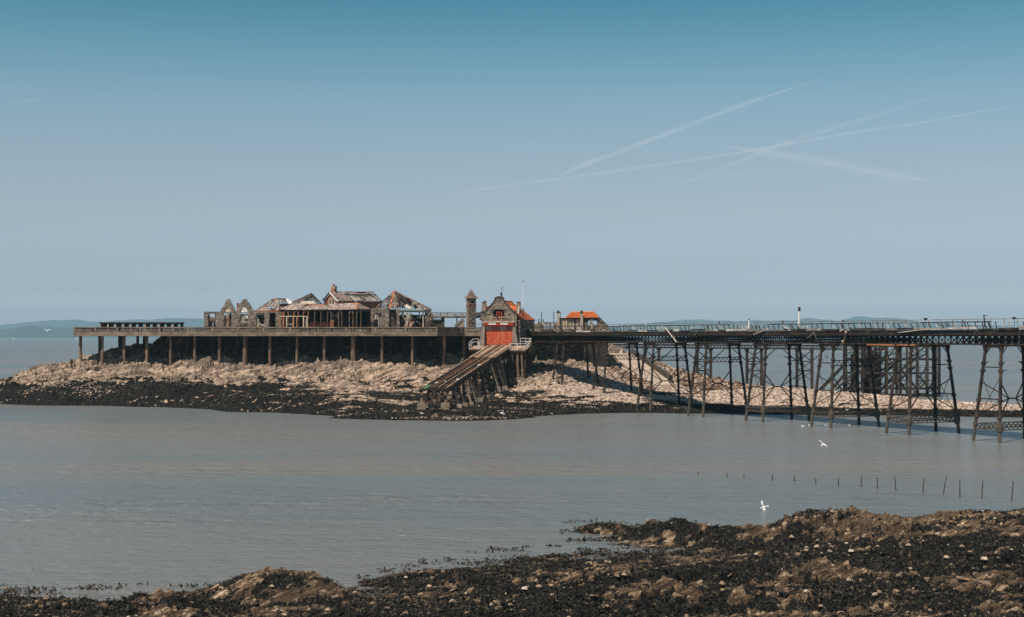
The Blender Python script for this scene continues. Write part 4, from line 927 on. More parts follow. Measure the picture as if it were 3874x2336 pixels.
# --- red brick building with chimney
br = thing('brick_house', (PX(1284, 259), 259, DK), 'red brick house with a tall chimney and a long slate roof stripped to its rafters', 'ruined building')
A0, A1, A2 = P(1226, 1139, 266), P(1251, 1107, 262.96), P(1284, 1140, 259)
B1, B2 = P(1411, 1107, 266), P(1444, 1139, 263.4)
def gz(p, zz): return Vector((p.x, p.y, zz))
gn = Vector((A2.y - A0.y, -(A2.x - A0.x), 0)).normalized()
mb = MB(); mb.extrude([gz(A0, DK), gz(A2, DK), A2, A1, A0], -gn * 0.3 * (1 if gn.y < 0 else -1)); mb.build('gable_wall', M_brick, br)
outn = gn if gn.y < 0 else -gn
ud = (A2 - A0); ud.z = 0; ud.normalize(); gf = Frame((A0.x + outn.x * .05, A0.y + outn.y * .05), math.atan2(ud.y, ud.x)); gl = (gz(A2, 0) - gz(A0, 0)).length
zz = lambda py: PZ(py, 262)
for u0, u1, t_, bo, d, m_, nm in [(gl * .34, gl * .74, 1131, 1134, -.08, M_cream, 'window_head'), (gl * .34, gl * .40, 1134, 1153, -.06, M_cream, 'window_jamb'), (gl * .68, gl * .74, 1134, 1153, -.06, M_cream, 'window_jamb'), (gl * .51, gl * .57, 1134, 1153, -.06, M_cream, 'mullion'), (gl * .30, gl * .78, 1153, 1155.5, -.10, M_cream, 'window_sill'),
                               (gl * .40, gl * .51, 1134, 1153, -.01, M_glass, 'pane'), (gl * .57, gl * .68, 1134, 1153, -.01, M_glass, 'pane'), (gl * .36, gl * .72, 1126, 1128.5, -.05, M_cream, 'string_course')]:
    mb = MB(); fbox(mb, gf, u0, u1, d, .1, zz(bo), zz(t_)); mb.build(nm, m_, br)
wn2 = Vector(((B2.y - A2.y), -(B2.x - A2.x), 0)).normalized(); mb = MB(); mb.extrude([gz(A2, DK), gz(B2, DK), B2 - Vector((0, 0, .1)), A2 - Vector((0, 0, .1))], -wn2 * .3 if wn2.y < 0 else wn2 * .3); mb.build('side_wall', M_dbrick, br)
mb = MB(); mb.extrude([gz(B2, DK), gz(B1, DK) + Vector((.8, 2.5, 0)), gz(B1, B2.z) + Vector((.8, 2.5, 0)), B2], (-.25, .05, 0)); mb.build('end_wall', M_dbrick, br)
def bhole(q):
    a, b_ = ppx(q), ppy(q); t = (b_ - 1103) / 36
    if b_ < 1108: return True
    if a < 1288 + 48 * t: return False
    if t < 0.30: return fbm(np.array([q.x * 1.2]), np.array([q.z * 2]), 3, 2)[0] > .66
    if a > 1415 + 12 * t: return fbm(np.array([q.x * 1.5]), np.array([q.z * 2]), 9, 2)[0] > .5
    return True
ov = outn * .25
roof_face([A2 + ov, B2 + ov * .5, B1, A1 + ov], br, .32, .30, tints=(0, 0, 1, 1, 3), hole=bhole)
rafters(A2.lerp(B2, .1), B2, A1.lerp(B1, .1), B1, 30, br, miss=.08, w=.09, mat=M_dwood)
rafters(A2.lerp(B2, .25), B2, A2.lerp(B2, .2).lerp(A1.lerp(B1, .2), .62), B2.lerp(B1, .5), 24, br, miss=.25, w=.1, mat=M_gwood, name='pale_lath')
mb = MB()
for t in (.35, .5, .62, .74, .86):
    mb.bar(A1.lerp(A2, t).lerp(B1.lerp(B2, t), .25), B1.lerp(B2, t), .06, .05)
mb.build('battens', M_gwood, br, kind='stuff')
roof_face([A0 + Vector((0, 1, -.2)), A1 + Vector((0, .1, 0)), B1, B1 + Vector((-2.5, 5, -2.0))], br, .4, .35, tints=(3, 0), miss=.25, hole=lambda q: ppx(q) > 1330 and random.random() < .35, under=False)
roof_face([B2 + ov * .5, B1 + Vector((1.5, 3.5, -1.8)), B1], br, .3, .3, tints=(3, 1, 0), miss=.3, under=False)
ridge_tiles(A1 + Vector((.1, 0, .05)), B1 + Vector((0, 0, .05)), br, M_dbrick, r=.12, seg=.5)
mb = MB(); mb.bar(A1 + ov, A2 + ov + Vector((0, 0, -.1)), .12, .25); mb.build('barge_board', M_white, br); mb = MB(); mb.bar(A1 + ov, A0 + ov, .12, .25); mb.build('barge_board', M_dwood, br)
mb = MB()
for k in range(16): t = k / 16; a = A1.lerp(A0, t) + Vector((0, 0, random.uniform(.0, .25))); mb.bar(a, a + Vector((random.uniform(-.5, .1), 0, random.uniform(-.25, .3))), .1, .1)
mb.build('loose_slates', M_dwood, br, kind='stuff')
ch = MB(); cf = Frame((PX(1253, 262.8), 262.8), R(-25)); fbox(ch, cf, 0, .75, 0, .75, PZ(1112, 262), PZ(1092, 262)); cho = ch.build('chimney', M_brick, br)
mb = MB(); fbox(mb, cf, -.03, .78, -.03, .78, PZ(1103, 262), PZ(1101.5, 262)); fbox(mb, cf, -.02, .77, -.02, .77, PZ(1092, 262), PZ(1084.5, 262)); mb.build('chimney_band', M_cream, cho)
mb = MB(); fbox(mb, cf, -.12, .87, -.12, .87, PZ(1084.5, 262), PZ(1082.5, 262)); mb.build('chimney_cap', M_cream, cho)
for k in range(2):
    mb = MB(); mb.tube(cf(.25 + .28 * k, .3, PZ(1082.5, 262)), cf(.25 + .28 * k, .3, PZ(1074 + 2 * k, 262)), .13, .1, 7); mb.build('chimney_pot', M_brick, cho)

# --- ruined corner pavilion with open hip roof
cp = thing('corner_ruin', (PX(1473, 253), 253, DK), 'ruined stone pavilion with a pointed hip roof open to the sky, right of the veranda', 'ruined building')
ap, cL, cR, cB = P(1492, 1102, 259), P(1473, 1168, 253), P(1633, 1172, 257.5), P(1418, 1166, 261)
def chole(q):
    a, b_ = ppx(q), ppy(q); t = (b_ - 1102) / 68
    if a < 1500 + 6 * t + 3 * math.sin(b_ * .4): return False
    hx = 1492 + 141 * t
    return not (a > hx - (12 if a < 1560 else 34) + 4 * math.sin(a))
roof_face([cL, cR, ap], cp, .3, .3, tints=(0, 0, 1, 3), hole=chole)
rafters(cL, cR, ap, ap, 16, cp, miss=.2, w=.1)
bk = P(1560, 1166, 268)
roof_face([cR, bk, ap], cp, .3, .3, tints=(3,), under=False, hole=lambda q: fbm(np.array([q.x * .8]), np.array([q.z * 1.2]), 17, 3)[0] > .56)
roof_face([bk, cB, ap], cp, .3, .3, tints=(3,), under=False, hole=lambda q: fbm(np.array([q.x * .8]), np.array([q.z * 1.2]), 19, 3)[0] > .54)
mb = MB()
for t in (.3, .45, .6, .75, .88):
    a, b_ = ap.lerp(cL, t), ap.lerp(cR, t); mb.bar(a, b_.lerp(a, random.uniform(0, .3)), .09, .09)
mb.bar(ap, cR, .14, .2); mb.bar(ap, P(1560, 1165, 260), .12, .14); mb.bar(P(1510, 1120, 257), P(1560, 1165, 255), .14); mb.build('roof_frame', M_dwood, cp)
mb = MB()
for t in np.linspace(.25, .95, 9): mb.bar(ap.lerp(cL, t), ap.lerp(cB, t), .1, .08)
for t in np.linspace(.1, 1, 6): mb.bar(ap, cL.lerp(cB, t), .1, .1)
mb.build('side_rafters', M_dwood, cp, kind='stuff')
roof_face([cB, cL, ap], cp, .3, .3, tints=(3, 0, 1), hole=lambda q: ppy(q) > 1118 and random.random() < .8, under=False)
ridge_tiles(ap, cL, cp, r=.14); ridge_tiles(ap, P(1500, 1104, 259), cp, r=.1); ridge_tiles(P(1515, 1113, 258.7), cR, cp, M_brick, r=.08)
mb = MB(); mb.tube(ap, ap + Vector((.0, 0, .35)), .06, .01, 6); mb.build('finial', M_tile[0], cp)
mb = MB()
for k in range(22):
    a = P(random.uniform(1500, 1600), random.uniform(1145, 1170), 255); mb.bar(a, a + Vector((random.uniform(-1.1, 1.1), random.uniform(-.4, .4), random.uniform(-.7, .3))), .09, .06)
mb.build('broken_laths', M_gwood, cp, kind='stuff')
mb = MB(); mb.extrude([P(1538, 1152, 256), P(1560, 1163, 255), P(1548, 1170, 254.5), P(1530, 1160, 255.5)], (0, .05, .08)); mb.build('loose_sheet', M_gwood, cp)
fr = FR(1403, 254); u = lambda px: U(px, 1403, 254); z = lambda py: PZ(py, 254)
masonry(fr, [(0, DK), (u(1473), DK), (u(1473), z(1168)), (u(1440), z(1165)), (u(1412), z(1167)), (0, z(1172))], cp, DK, z(1163), th=.5, ch=.17, sw=(.25, .55), holes=[(u(1415), u(1446), z(1245), z(1184))], tints=(1, 1, 2, 2, 0), depthj=.05)
def cpb(a, b_, t_, bo, v, m_, nm, d=.1): mb = MB(); fbox(mb, fr, u(a), u(b_), v, v + d, z(bo), z(t_)); return mb.build(nm, m_, cp)
for k in range(5): cpb(1415.5 + 3 * k, 1418.2 + 3 * k, 1184, 1210 + random.uniform(-1, 1), .2, random.choice([M_deckw, M_gwood]), 'board')
cpb(1417, 1432, 1211, 1240, .3, M_black, 'opening_shade'); cpb(1431, 1434, 1202, 1240, .15, M_gwood, 'door_post'); cpb(1436, 1446, 1190, 1240, .3, M_deckw, 'board')  # the black board is painted shade inside the opening
fr2 = FR(1473, 254.4); masonry(fr2, [(0, DK), (U(1500, 1473, 254), DK), (U(1500, 1473, 254), z(1172)), (0, z(1170))], cp, DK, z(1170), th=.4, ch=.2, sw=(.3, .5), tints=(3,))
fr3 = FR(1500, 253.2); masonry(fr3, [(0, DK), (.55, DK), (.55, z(1170)), (0, z(1170))], cp, DK, z(1170), th=.55, ch=.2, sw=(.25, .45), tints=(1, 2, 0))
fr4 = FR(1607, 254.5); masonry(fr4, [(0, DK), (1.2, DK), (1.2, z(1171)), (0, z(1171))], cp, DK, z(1171), th=.5, ch=.2, sw=(.25, .5), tints=(3, 3, 0))
cpb(1512, 1607, 1173, 1179, .1, M_green, 'fascia_beam', .25); cpb(1512, 1607, 1179, 1182, .2, M_dwood, 'lintel', .25)
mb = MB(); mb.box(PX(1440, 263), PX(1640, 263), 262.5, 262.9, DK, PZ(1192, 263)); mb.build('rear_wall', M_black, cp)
for a, b_, t_, bo, v, m_ in [(1532, 1544, 1184, 1215, 1.2, M_gwood), (1532, 1543, 1216, 1240, 1.0, M_orangew), (1547, 1557, 1216, 1240, 1.0, M_orangew), (1546, 1556, 1186, 1214, 1.3, M_wood), (1522, 1526, 1182, 1240, .8, M_dwood), (1560, 1563, 1190, 1240, .6, M_dwood), (1566, 1570, 1205, 1240, .5, M_dwood), (1572, 1592, 1190, 1204, 4, M_green), (1598, 1602, 1182, 1240, .5, M_gwood), (1514, 1520, 1180, 1240, 1.4, M_deckw), (1583, 1586, 1182, 1240, 1.2, M_dwood)]: cpb(a, b_, t_, bo, v, m_, 'panel')
mb = MB()
for a, b_ in [((1530, 1236), (1554, 1186)), ((1536, 1238), (1552, 1200)), ((1576, 1217), (1592, 1228)), ((1548, 1238), (1566, 1218)), ((1520, 1190), (1545, 1232))]: mb.bar(P(*a, 253.9), P(*b_, 254.4), .12, .12)
mb.build('leaning_timber', M_gwood, cp)
random.seed(5)
dm = MB()
for k in range(60):
    a = P(random.uniform(1345, 1600), 1239, 251 + random.uniform(-1, 1.6)); a.z = DK + random.uniform(.02, .75) * (1 if ppx(a) < 1460 else .6)
    dm.bar(a, a + Vector((random.uniform(-1.3, 1.3), random.uniform(-.5, .5), random.uniform(-.35, .35))), random.uniform(.06, .16), random.uniform(.04, .1))
dm.build('timber_rubble', M_gwood, kind='stuff', label='pale splintered timber rubble heaped before the corner ruin')

# --- raised balustraded walkway and stair
wk = thing('raised_walkway', (PX(1700, 262), 262, DK), 'raised concrete walkway with balustrade and a stair down beside the clock tower', 'walkway')
fr = FR(1633, 262); u = lambda px: U(px, 1633, 262); z = lambda py: PZ(py, 262)
mb = MB(); fbox(mb, fr, 0, u(1822), 0, 2.4, z(1203), z(1197.5)); mb.build('walkway_slab', M_conc, wk); mb = MB(); fbox(mb, fr, 0, u(1822), -.06, .12, z(1200), z(1196)); mb.build('slab_edge', M_conc, wk)
mb = MB(); fbox(mb, fr, 0, u(1822), -.02, .2, z(1185), z(1182.5)); mb.build('parapet_rail', M_conc, wk)
for px in [1634, 1666, 1693, 1722, 1750]: mb = MB(); fbox(mb, fr, u(px) - .1, u(px) + .1, 0, .2, z(1196), z(1185)); mb.build('parapet_post', M_conc, wk)
mb = MB(); x = .15
while x < u(1822): fbox(mb, fr, x - .045, x + .045, .04, .15, z(1196), z(1185)); x += .2
mb.build('balusters', M_conc, wk, kind='stuff')
for a, b_ in [(1668, 1681), (1726, 1730), (1633, 1638)]: mb = MB(); fbox(mb, fr, u(a), u(b_), .4, .9, DK, z(1203)); mb.build('support', M_dconc, wk)
mb = MB(); fbox(mb, fr, 0, u(1668), .6, .8, DK, z(1211)); mb.build('low_wall', M_dconc, wk); mb = MB(); fbox(mb, fr, 0, u(1672), .3, .5, z(1209.5), z(1206.5)); mb.build('fallen_beam', M_gwood, wk)
for k in range(9):
    a = 1722 + k * 3.9; h_ = 1234 - k * 3.4; mb = MB(); fbox(mb, fr, u(a), u(a + 4.0), -.9, .35, DK, z(h_)); mb.build('stair_step', M_conc2, wk)
mb = MB(); mb.bar(fr(u(1720), -1, z(1232)), fr(u(1752), -1, z(1204)), .14, .16)
for k in range(8): t = (k + .5) / 8; a = fr(u(1720), -1, z(1232)).lerp(fr(u(1752), -1, z(1204)), t); mb.bar(a, a - Vector((0, 0, .62)), .07)
mb.build('stair_railing', M_conc, wk)
mb = MB(); mb.bar(P(1800, 1203, 262), P(1822, 1192, 256), .2, .25); mb.bar(P(1800, 1188, 262), P(1822, 1183, 256), .15, .15)
for k in range(9): t = k / 8; a = P(1800, 1203, 262).lerp(P(1822, 1192, 256), t); b_ = P(1800, 1188, 262).lerp(P(1822, 1183, 256), t); mb.bar(a, b_, .09)
mb.build('side_railing', M_dconc, wk)

# --- clock tower
ct = thing('clock_tower', (PX(1781, 257), 257, DK), 'slim square stone clock tower with a flared pointed roof beside the red doored boathouse', 'tower')
th = R(20); s_ = 1.42; co = P(1773, 1237, 256); fA = Frame((co.x, co.y), th)          # right-hand face runs along fA.a
zz = lambda py: PZ(py, 256.5)
rect = [(0, DK), (s_, DK), (s_, zz(1129)), (0, zz(1129))]
round_h = lambda a, b_: (a - s_ / 2) ** 2 + (b_ - zz(1144)) ** 2 < .33 ** 2
masonry(fA, rect, ct, DK, zz(1129), th=.3, ch=.19, sw=(.25, .5), holes=[round_h], tints=(0, 1, 3, 1), core=True)
fB = Frame(co + fA.b * s_, th - math.pi / 2)   # left-hand face; paler stones put its bright sunlight into the colour
masonry(fB, rect, ct, DK, zz(1129), th=.3, ch=.19, sw=(.25, .5), holes=[round_h, (.5, .95, 11, 12.9)], tints=(1, 2, 2, 0), core=True)
mb = MB(); fbox(mb, fA, .3, s_ - .02, .3, s_ - .02, DK, zz(1130)); mb.build('tower_core', M_black, ct)
for t_, bo in [(1155, 1156.6), (1158.2, 1159.8), (1161.5, 1163)]: mb = MB(); fbox(mb, fA, -.035, s_ + .035, -.035, s_ + .035, zz(bo), zz(t_)); mb.build('red_band', M_brick, ct)
for f_, ux in ((fA, s_ / 2), (fB, s_ / 2)):
    mb = MB(); c = f_(ux, -.03, zz(1144))
    for k in range(16):
        a0, a1 = 2 * math.pi * k / 16, 2 * math.pi * (k + 1) / 16
        mb.bar(c + f_.a * math.cos(a0) * .36 + Vector((0, 0, math.sin(a0) * .36)), c + f_.a * math.cos(a1) * .36 + Vector((0, 0, math.sin(a1) * .36)), .09, .08)
    mb.build('clock_surround', M_conc2, ct)
mid = fA(s_ / 2, s_ / 2, 0)
def sq(r, zc): return [fA(s_ / 2 + r * a, s_ / 2 + r * b_, zc) for a, b_ in ((-1, -1), (1, -1), (1, 1), (-1, 1))]
lv = [(1.0, zz(1129.5)), (.98, zz(1128)), (.62, zz(1120)), (.40, zz(1112)), (.22, zz(1103)), (.07, zz(1097)), (.03, zz(1088))]
mb = MB(); V = []; Fc = []
for r_c, zc in lv: V += sq(r_c, zc)
for k in range(len(lv) - 1):
    for j in range(4): Fc.append((4 * k + j, 4 * k + (j + 1) % 4, 4 * k + 4 + (j + 1) % 4, 4 * k + 4 + j))
Fc.append((3, 2, 1, 0)); Fc.append(tuple(range(4 * len(lv) - 4, 4 * len(lv)))); mb.add(V, Fc); mb.build('flared_roof', SLATE[1], ct)
mb = MB()
for k in range(9):
    for j in range(4):
        t0 = k / 9; r_c = np.interp(t0, [0, .3, .6, .85, 1], [.99, .63, .41, .23, .1]); zc = zz(1128 - 30 * t0); q = sq(r_c + .03, zc); p0, p1 = q[j], q[(j + 1) % 4]
        nn_ = max(2, int(6 * r_c))
        for i in range(nn_): a, b_ = p0.lerp(p1, (i + .06) / nn_), p0.lerp(p1, (i + .94) / nn_); mb.bar(a, b_, .06, .1)
mb.build('roof_shingles', SLATE[1], ct, kind='stuff')

# --- cottage with orange roof at the head of the pier
co_ = thing('cottage', (PX(2200, 257), 257, DK), 'small stone cottage with a bright orange tiled roof where the pier meets the island', 'cottage')
Y = 256; fr = FR(2108, Y); u = lambda px: U(px, 2108, Y); z = lambda py: PZ(py, Y)
roof_face([P(2140, 1204, 255.6), P(2266, 1203, 255.6), P(2244, 1180, 259), P(2163, 1181, 259)], co_, .26, .26, mats=M_tile, tints=(0, 0, 0, 1), name='roof_tiles')
roof_face([P(2266, 1203, 255.6), P(2262, 1203, 263), P(2244, 1180, 259)], co_, .26, .26, mats=M_tile, tints=(1,), name='roof_tiles')
roof_face([P(2138, 1204, 263), P(2140, 1204, 255.6), P(2163, 1181, 259)], co_, .26, .26, mats=M_tile, tints=(0, 1), name='roof_tiles')
ridge_tiles(P(2163, 1180.5, 259), P(2244, 1179.5, 259), co_, M_cream, r=.08); ridge_tiles(P(2266, 1203, 255.55), P(2244, 1180, 259), co_, M_tile[0], r=.07); ridge_tiles(P(2140, 1204, 255.5), P(2163, 1181, 259), co_, M_tile[0], r=.07)
mb = MB(); mb.bar(P(2244, 1180, 259.05), P(2297, 1233, 257), .2, .2); mb.build('raking_coping', M_dwood, co_)
masonry(fr, [(u(2196), DK), (u(2296), DK), (u(2296), z(1233)), (u(2268), z(1205)), (u(2266), z(1204)), (u(2196), z(1204))], co_, DK, z(1203), th=.4, ch=.2, sw=(.3, .6), holes=[(u(2243), u(2257), z(1231), z(1213)), (u(2225), u(2232), z(1232), z(1216))], tints=(0, 3, 3, 1))
masonry(Frame(fr(u(2296), 0.02, 0), R(90)), [(0, DK), (5, DK), (5, 13), (0, z(1234))], co_, DK, 13.2, th=-.4, ch=.2, sw=(.3, .6), tints=(3, 0), core=False)
def cb_(a, b_, t_, bo, v, m_, nm, d=.15, par=None): mb = MB(); fbox(mb, fr, u(a), u(b_), v, v + d, z(bo), z(t_)); return mb.build(nm, m_, par or co_)
cb_(2116, 2136, 1207, 1245, .1, M_cream, 'wall'); cb_(2139, 2172, 1206, 1245, .05, M_cream, 'wall'); cb_(2178, 2196, 1206, 1245, .1, M_conc2, 'wall')
cb_(2112, 2196, 1203.5, 1208, -.1, M_black, 'eave_beam', .5); cb_(2112, 2142, 1200.5, 1203.5, -.1, M_white, 'lead_flashing', 1.5)
for a, b_, t_, bo in [(2120, 2127, 1214, 1230), (2145, 2152, 1218, 1233), (2158, 2166, 1210, 1232), (2184, 2192, 1222, 1232)]:
    w = cb_(a, b_, t_, bo, .0, M_dwood, 'window', .04)
    for k in range(3): cb_(a + (b_ - a) * (k / 2.0) - .5, a + (b_ - a) * (k / 2.0) + .5, t_, bo, -.03, M_cream, 'glazing_bar', .03, w)
    cb_(a, b_, (t_ + bo) / 2 - .6, (t_ + bo) / 2 + .6, -.03, M_cream, 'glazing_bar', .025, w)
for a, b_ in [(2136, 2139), (2172, 2178)]: cb_(a, b_, 1208, 1245, .25, M_black, 'doorway_shade', .1)  # black boards stand in for the shade inside the doorways
cb_(2237, 2241, 1210, 1245, -.15, M_conc2, 'post'); cb_(2232, 2242, 1206, 1211, -.2, M_conc2, 'capital', .3)
for a, b_, t_, seed in [(2107, 2116, 1186, 1), (2195, 2205, 1186, 2)]:
    mb = MB(); fbox(mb, fr, u(a), u(b_), -.5, -.08, DK, z(t_)); p_ = mb.build('gate_pillar', M_conc2, co_)
    mb = MB(); cc = fr((u(a) + u(b_)) / 2, -.3, z(t_)); mb.lathe(cc, [(.1, 0), (.3, .05), (.33, .2), (.2, .32), (.26, .42), (.05, .52)], 8); mb.build('carved_cap', M_dconc, p_)
# --- low ruins left of the cottage
lr = thing('ruined_wall', (PX(2030, 258), 258, DK), 'low ragged ruined wall between the boathouse and the orange roofed cottage', 'wall'); fr = FR(2006, 258); u = lambda px: U(px, 2006, 258); z = lambda py: PZ(py, 258)
masonry(fr, [(0, DK), (u(2107), DK), (u(2107), z(1218)), (u(2050), z(1220)), (u(2036), z(1219)), (u(2034), z(1226)), (0, z(1224))], lr, DK, z(1217), th=.4, ch=.17, sw=(.2, .5), tints=(1, 2, 0, 1), holes=[(u(2058), u(2063), 11, z(1228)), (u(2072), u(2078), 11, z(1226)), (u(2088), u(2092), 11, z(1224))])
fence = thing('wire_screen', (PX(2045, 257), 257, DK), 'small wire fence panel standing on the low ruined wall', 'fence')
mb = MB()
for a in (2037, 2057): mb.bar(P(a, 1240, 257), P(a, 1207, 257), .07)
mb.bar(P(2037, 1209, 257), P(2057, 1212, 257), .05); mb.build('frame', M_iron, fence)
mb = MB()
for k in range(9): mb.bar(P(2038 + 2.2 * k, 1210, 257), P(2038 + 2.2 * k, 1224, 257), .02)
for k in range(6): mb.bar(P(2037, 1211 + 2.5 * k, 257), P(2057, 1212 + 2.5 * k, 257), .02)
mb.build('wire_mesh', M_iron, fence, kind='stuff')
mb = MB(); mb.bar(P(2046, 1214, 256.8), P(2062, 1236, 256.8), .1, .1); mb.build('brace', M_white, fence)
# ------------------------------------------------------------------ lifeboat house
bhY = 234.0; ba = R(-12.6); BF = Frame((PX(1888, bhY), bhY), ba)
bt = thing('boathouse', BF(0, 3, 9.5), 'grey stone boathouse with curved gable, orange roof and big red doors above the slipway', 'boathouse')
k_ = bhY / F
def bu(px): return (px - 1888) * k_ / math.cos(ba)
def bz(py): return 11 - (py - HZ) * k_
zf = bz(1306)
half = [(3.0, zf), (3.0, bz(1186)), (2.75, bz(1181)), (2.45, bz(1180)), (2.1, bz(1174)), (1.65, bz(1163)), (1.2, bz(1152)), (.85, bz(1143)), (.62, bz(1134)), (.55, bz(1128)), (0, bz(1122))]
outl = half + [(-a, b_) for a, b_ in half[-2::-1]]
dx0, dx1 = bu(1836), bu(1941); dz = bz(1224)
wa = lambda a, b_: bu(1866) < a < bu(1909) and bz(1201) < b_ < bz(1178) + .28 * math.sqrt(max(0, 1 - ((a - bu(1887.5)) / .95) ** 2))
masonry(BF, outl, bt, zf, bz(1121), th=.5, ch=.235, sw=(.38, .75), holes=[(dx0, dx1, zf - 1, dz), wa], tints=(0, 0, 0, 3, 1), single=True, depthj=.03)
# coping along the curved gable
mb = MB(); cpts = [(3.1, bz(1183)), (2.75, bz(1179.5)), (2.45, bz(1178.5)), (2.1, bz(1172.5)), (1.65, bz(1161.5)), (1.2, bz(1150.5)), (.87, bz(1141)), (.66, bz(1133)), (.6, bz(1127)), (.78, bz(1126))]
for sgn in (-1, 1):
    for a, b_ in zip(cpts[:-1], cpts[1:]): mb.bar(BF(sgn * a[0], .2, a[1]), BF(sgn * b_[0], .2, b_[1]), .62, .16)
mb.build('coping', M_dconc, bt)
mb = MB(); mb.extrude([BF(-.75, -.1, bz(1127)), BF(.75, -.1, bz(1127)), BF(.3, -.1, bz(1122)), BF(0, -.1, bz(1121)), BF(-.3, -.1, bz(1122))], BF.b * .6); mb.build('gable_cap', M_dconc, bt)
# battered wings beside the door
for sgn, pt, pb in ((-1, bu(1829), bu(1812)), (1, bu(1949), bu(1964))):
    a0, a1 = (pt, dx0 - .02) if sgn < 0 else (dx1 + .02, pt)
    b0, b1 = (pb, dx0 - .02) if sgn < 0 else (dx1 + .02, pb)
    zt_, zb_ = bz(1229), bz(1312)
    mb = MB(); mb.hexa([BF(b0, -.75, zb_), BF(b1, -.75, zb_), BF(b1, .2, zb_), BF(b0, .2, zb_), BF(a0, -.25, zt_), BF(a1, -.25, zt_), BF(a1, .2, zt_), BF(a0, .2, zt_)]); mb.build('battered_wing', STONE[0], bt)
# side walls, rear; darker stones on the right put its shade into the colour
masonry(Frame(BF(3.0, .5, 0), ba + math.pi / 2), [(0, 4), (11.8, 4), (11.8, 13.75), (0, 13.75)], bt, 8.0, 13.75, th=-.4, ch=.26, sw=(.4, .8), tints=(3, 0), core=False)
mb = MB(); fbox(mb, BF, 2.62, 2.95, .5, 12.3, 5.0, 13.7); mb.build('side_wall', M_mortar, bt); mb = MB(); fbox(mb, BF, -2.95, -2.6, .5, 12.3, 5.0, 13.7); mb.build('side_wall', STONE[0], bt)
mb = MB(); fbox(mb, BF, -2.6, 2.6, 11.9, 12.3, 8, 13.7); mb.build('rear_wall', STONE[3], bt)
mb = MB(); fbox(mb, BF, -2.6, 2.6, .55, 11.8, 8.9, 9.5); mb.build('floor', M_dconc, bt)
for uu in (3.1, 3.1): pass
for v_ in (5.2, 7.2): mb = MB(); mb.bar(BF(3.1, v_, 8), BF(3.1, v_, 13.6), .1); mb.build('drainpipe', M_iron, bt)
# roof: redder tiles stand in for dimmer light, all-orange dormers for sun
zr, ze = bz(1138), 13.72; R0, R1 = BF(0, .5, zr), BF(0, 9.3, zr)
roof_face([BF(3.45, .5, ze), BF(3.45, 12.5, ze), R1, R0], bt, .28, .28, mats=M_tile, tints=(1, 1, 0), name='roof_tiles')
roof_face([BF(-3.45, 12.5, ze), BF(-3.45, .5, ze), R0, R1], bt, .28, .28, mats=M_tile, tints=(1, 0), name='roof_tiles')
roof_face([BF(3.45, 12.5, ze), BF(-3.45, 12.5, ze), R1], bt, .28, .28, mats=M_tile, tints=(1,), name='roof_tiles')
ridge_tiles(R0, R1, bt, M_tile[1], r=.09); ridge_tiles(R1, BF(3.45, 12.5, ze), bt, M_tile[1], r=.08)
mb = MB(); mb.tube(R1, R1 + Vector((0, 0, .42)), .08, .015, 6); mb.build('roof_finial', M_tile[1], bt)
zl, zh = bz(1181), bz(1159.5)
for s0, s1, nm in ((1.0, 3.15, 0), (-3.1, -1.0, 0)):
    roof_face([BF(s0, .55, zl), BF(s1, .55, zl), BF(s1, 2.0, zh), BF(s0, 2.0, zh)], bt, .28, .26, mats=M_tile, tints=(0,), name='dormer_tiles')
    mb = MB(); q = s1 if s1 > 0 else s0; w_ = -.12 if q > 0 else .12
    mb.extrude([BF(q, .55, zl - .2), BF(q, 3.2, zl - .2), BF(q, 2.0, zh - .08)], BF.a * w_); mb.build('dormer_cheek', STONE[0], bt)
    ridge_tiles(BF(s0, 2.0, zh), BF(s1, 2.0, zh), bt, M_tile[0], r=.08)
# corner posts with caps
for u0, u1, t_, ball in ((bu(1825), bu(1838), 1145, True), (bu(1956), bu(1967), 1145, False)):
    mb = MB(); sl = -.35 if u0 < 0 else -.25
    mb.hexa([BF(u0 + sl * .6, -.1, bz(1181)), BF(u1, -.1, bz(1181)), BF(u1, .5, bz(1181)), BF(u0 + sl * .6, .5, bz(1181)), BF(u0, -.1, bz(t_)), BF(u1, -.1, bz(t_)), BF(u1, .5, bz(t_)), BF(u0, .5, bz(t_))]); p_ = mb.build('corner_pinnacle', STONE[1], bt)
    mb = MB(); fbox(mb, BF, u0 - .08, u1 + .08, -.18, .58, bz(t_), bz(t_ - 2.5)); mb.build('pinnacle_cap', M_dconc, p_)
    if ball: mb = MB(); c = BF((u0 + u1) / 2 + .05, .2, bz(1142.5)); mb.lathe(c, [(.03, 0), (.1, .05), (.13, .15), (.1, .25), (.02, .3)], 8); mb.build('ball_finial', M_iron, p_)
mb = MB(); mb.hexa([BF(bu(1957), -.3, bz(1187)), BF(bu(1965), -.3, bz(1187)), BF(bu(1965), .3, bz(1187)), BF(bu(1957), .3, bz(1187)), BF(bu(1960), -.1, bz(1160)), BF(bu(1966.5), -.1, bz(1160)), BF(bu(1966.5), .3, bz(1160)), BF(bu(1960), .3, bz(1160))]); mb.build('buttress', M_conc2, bt)
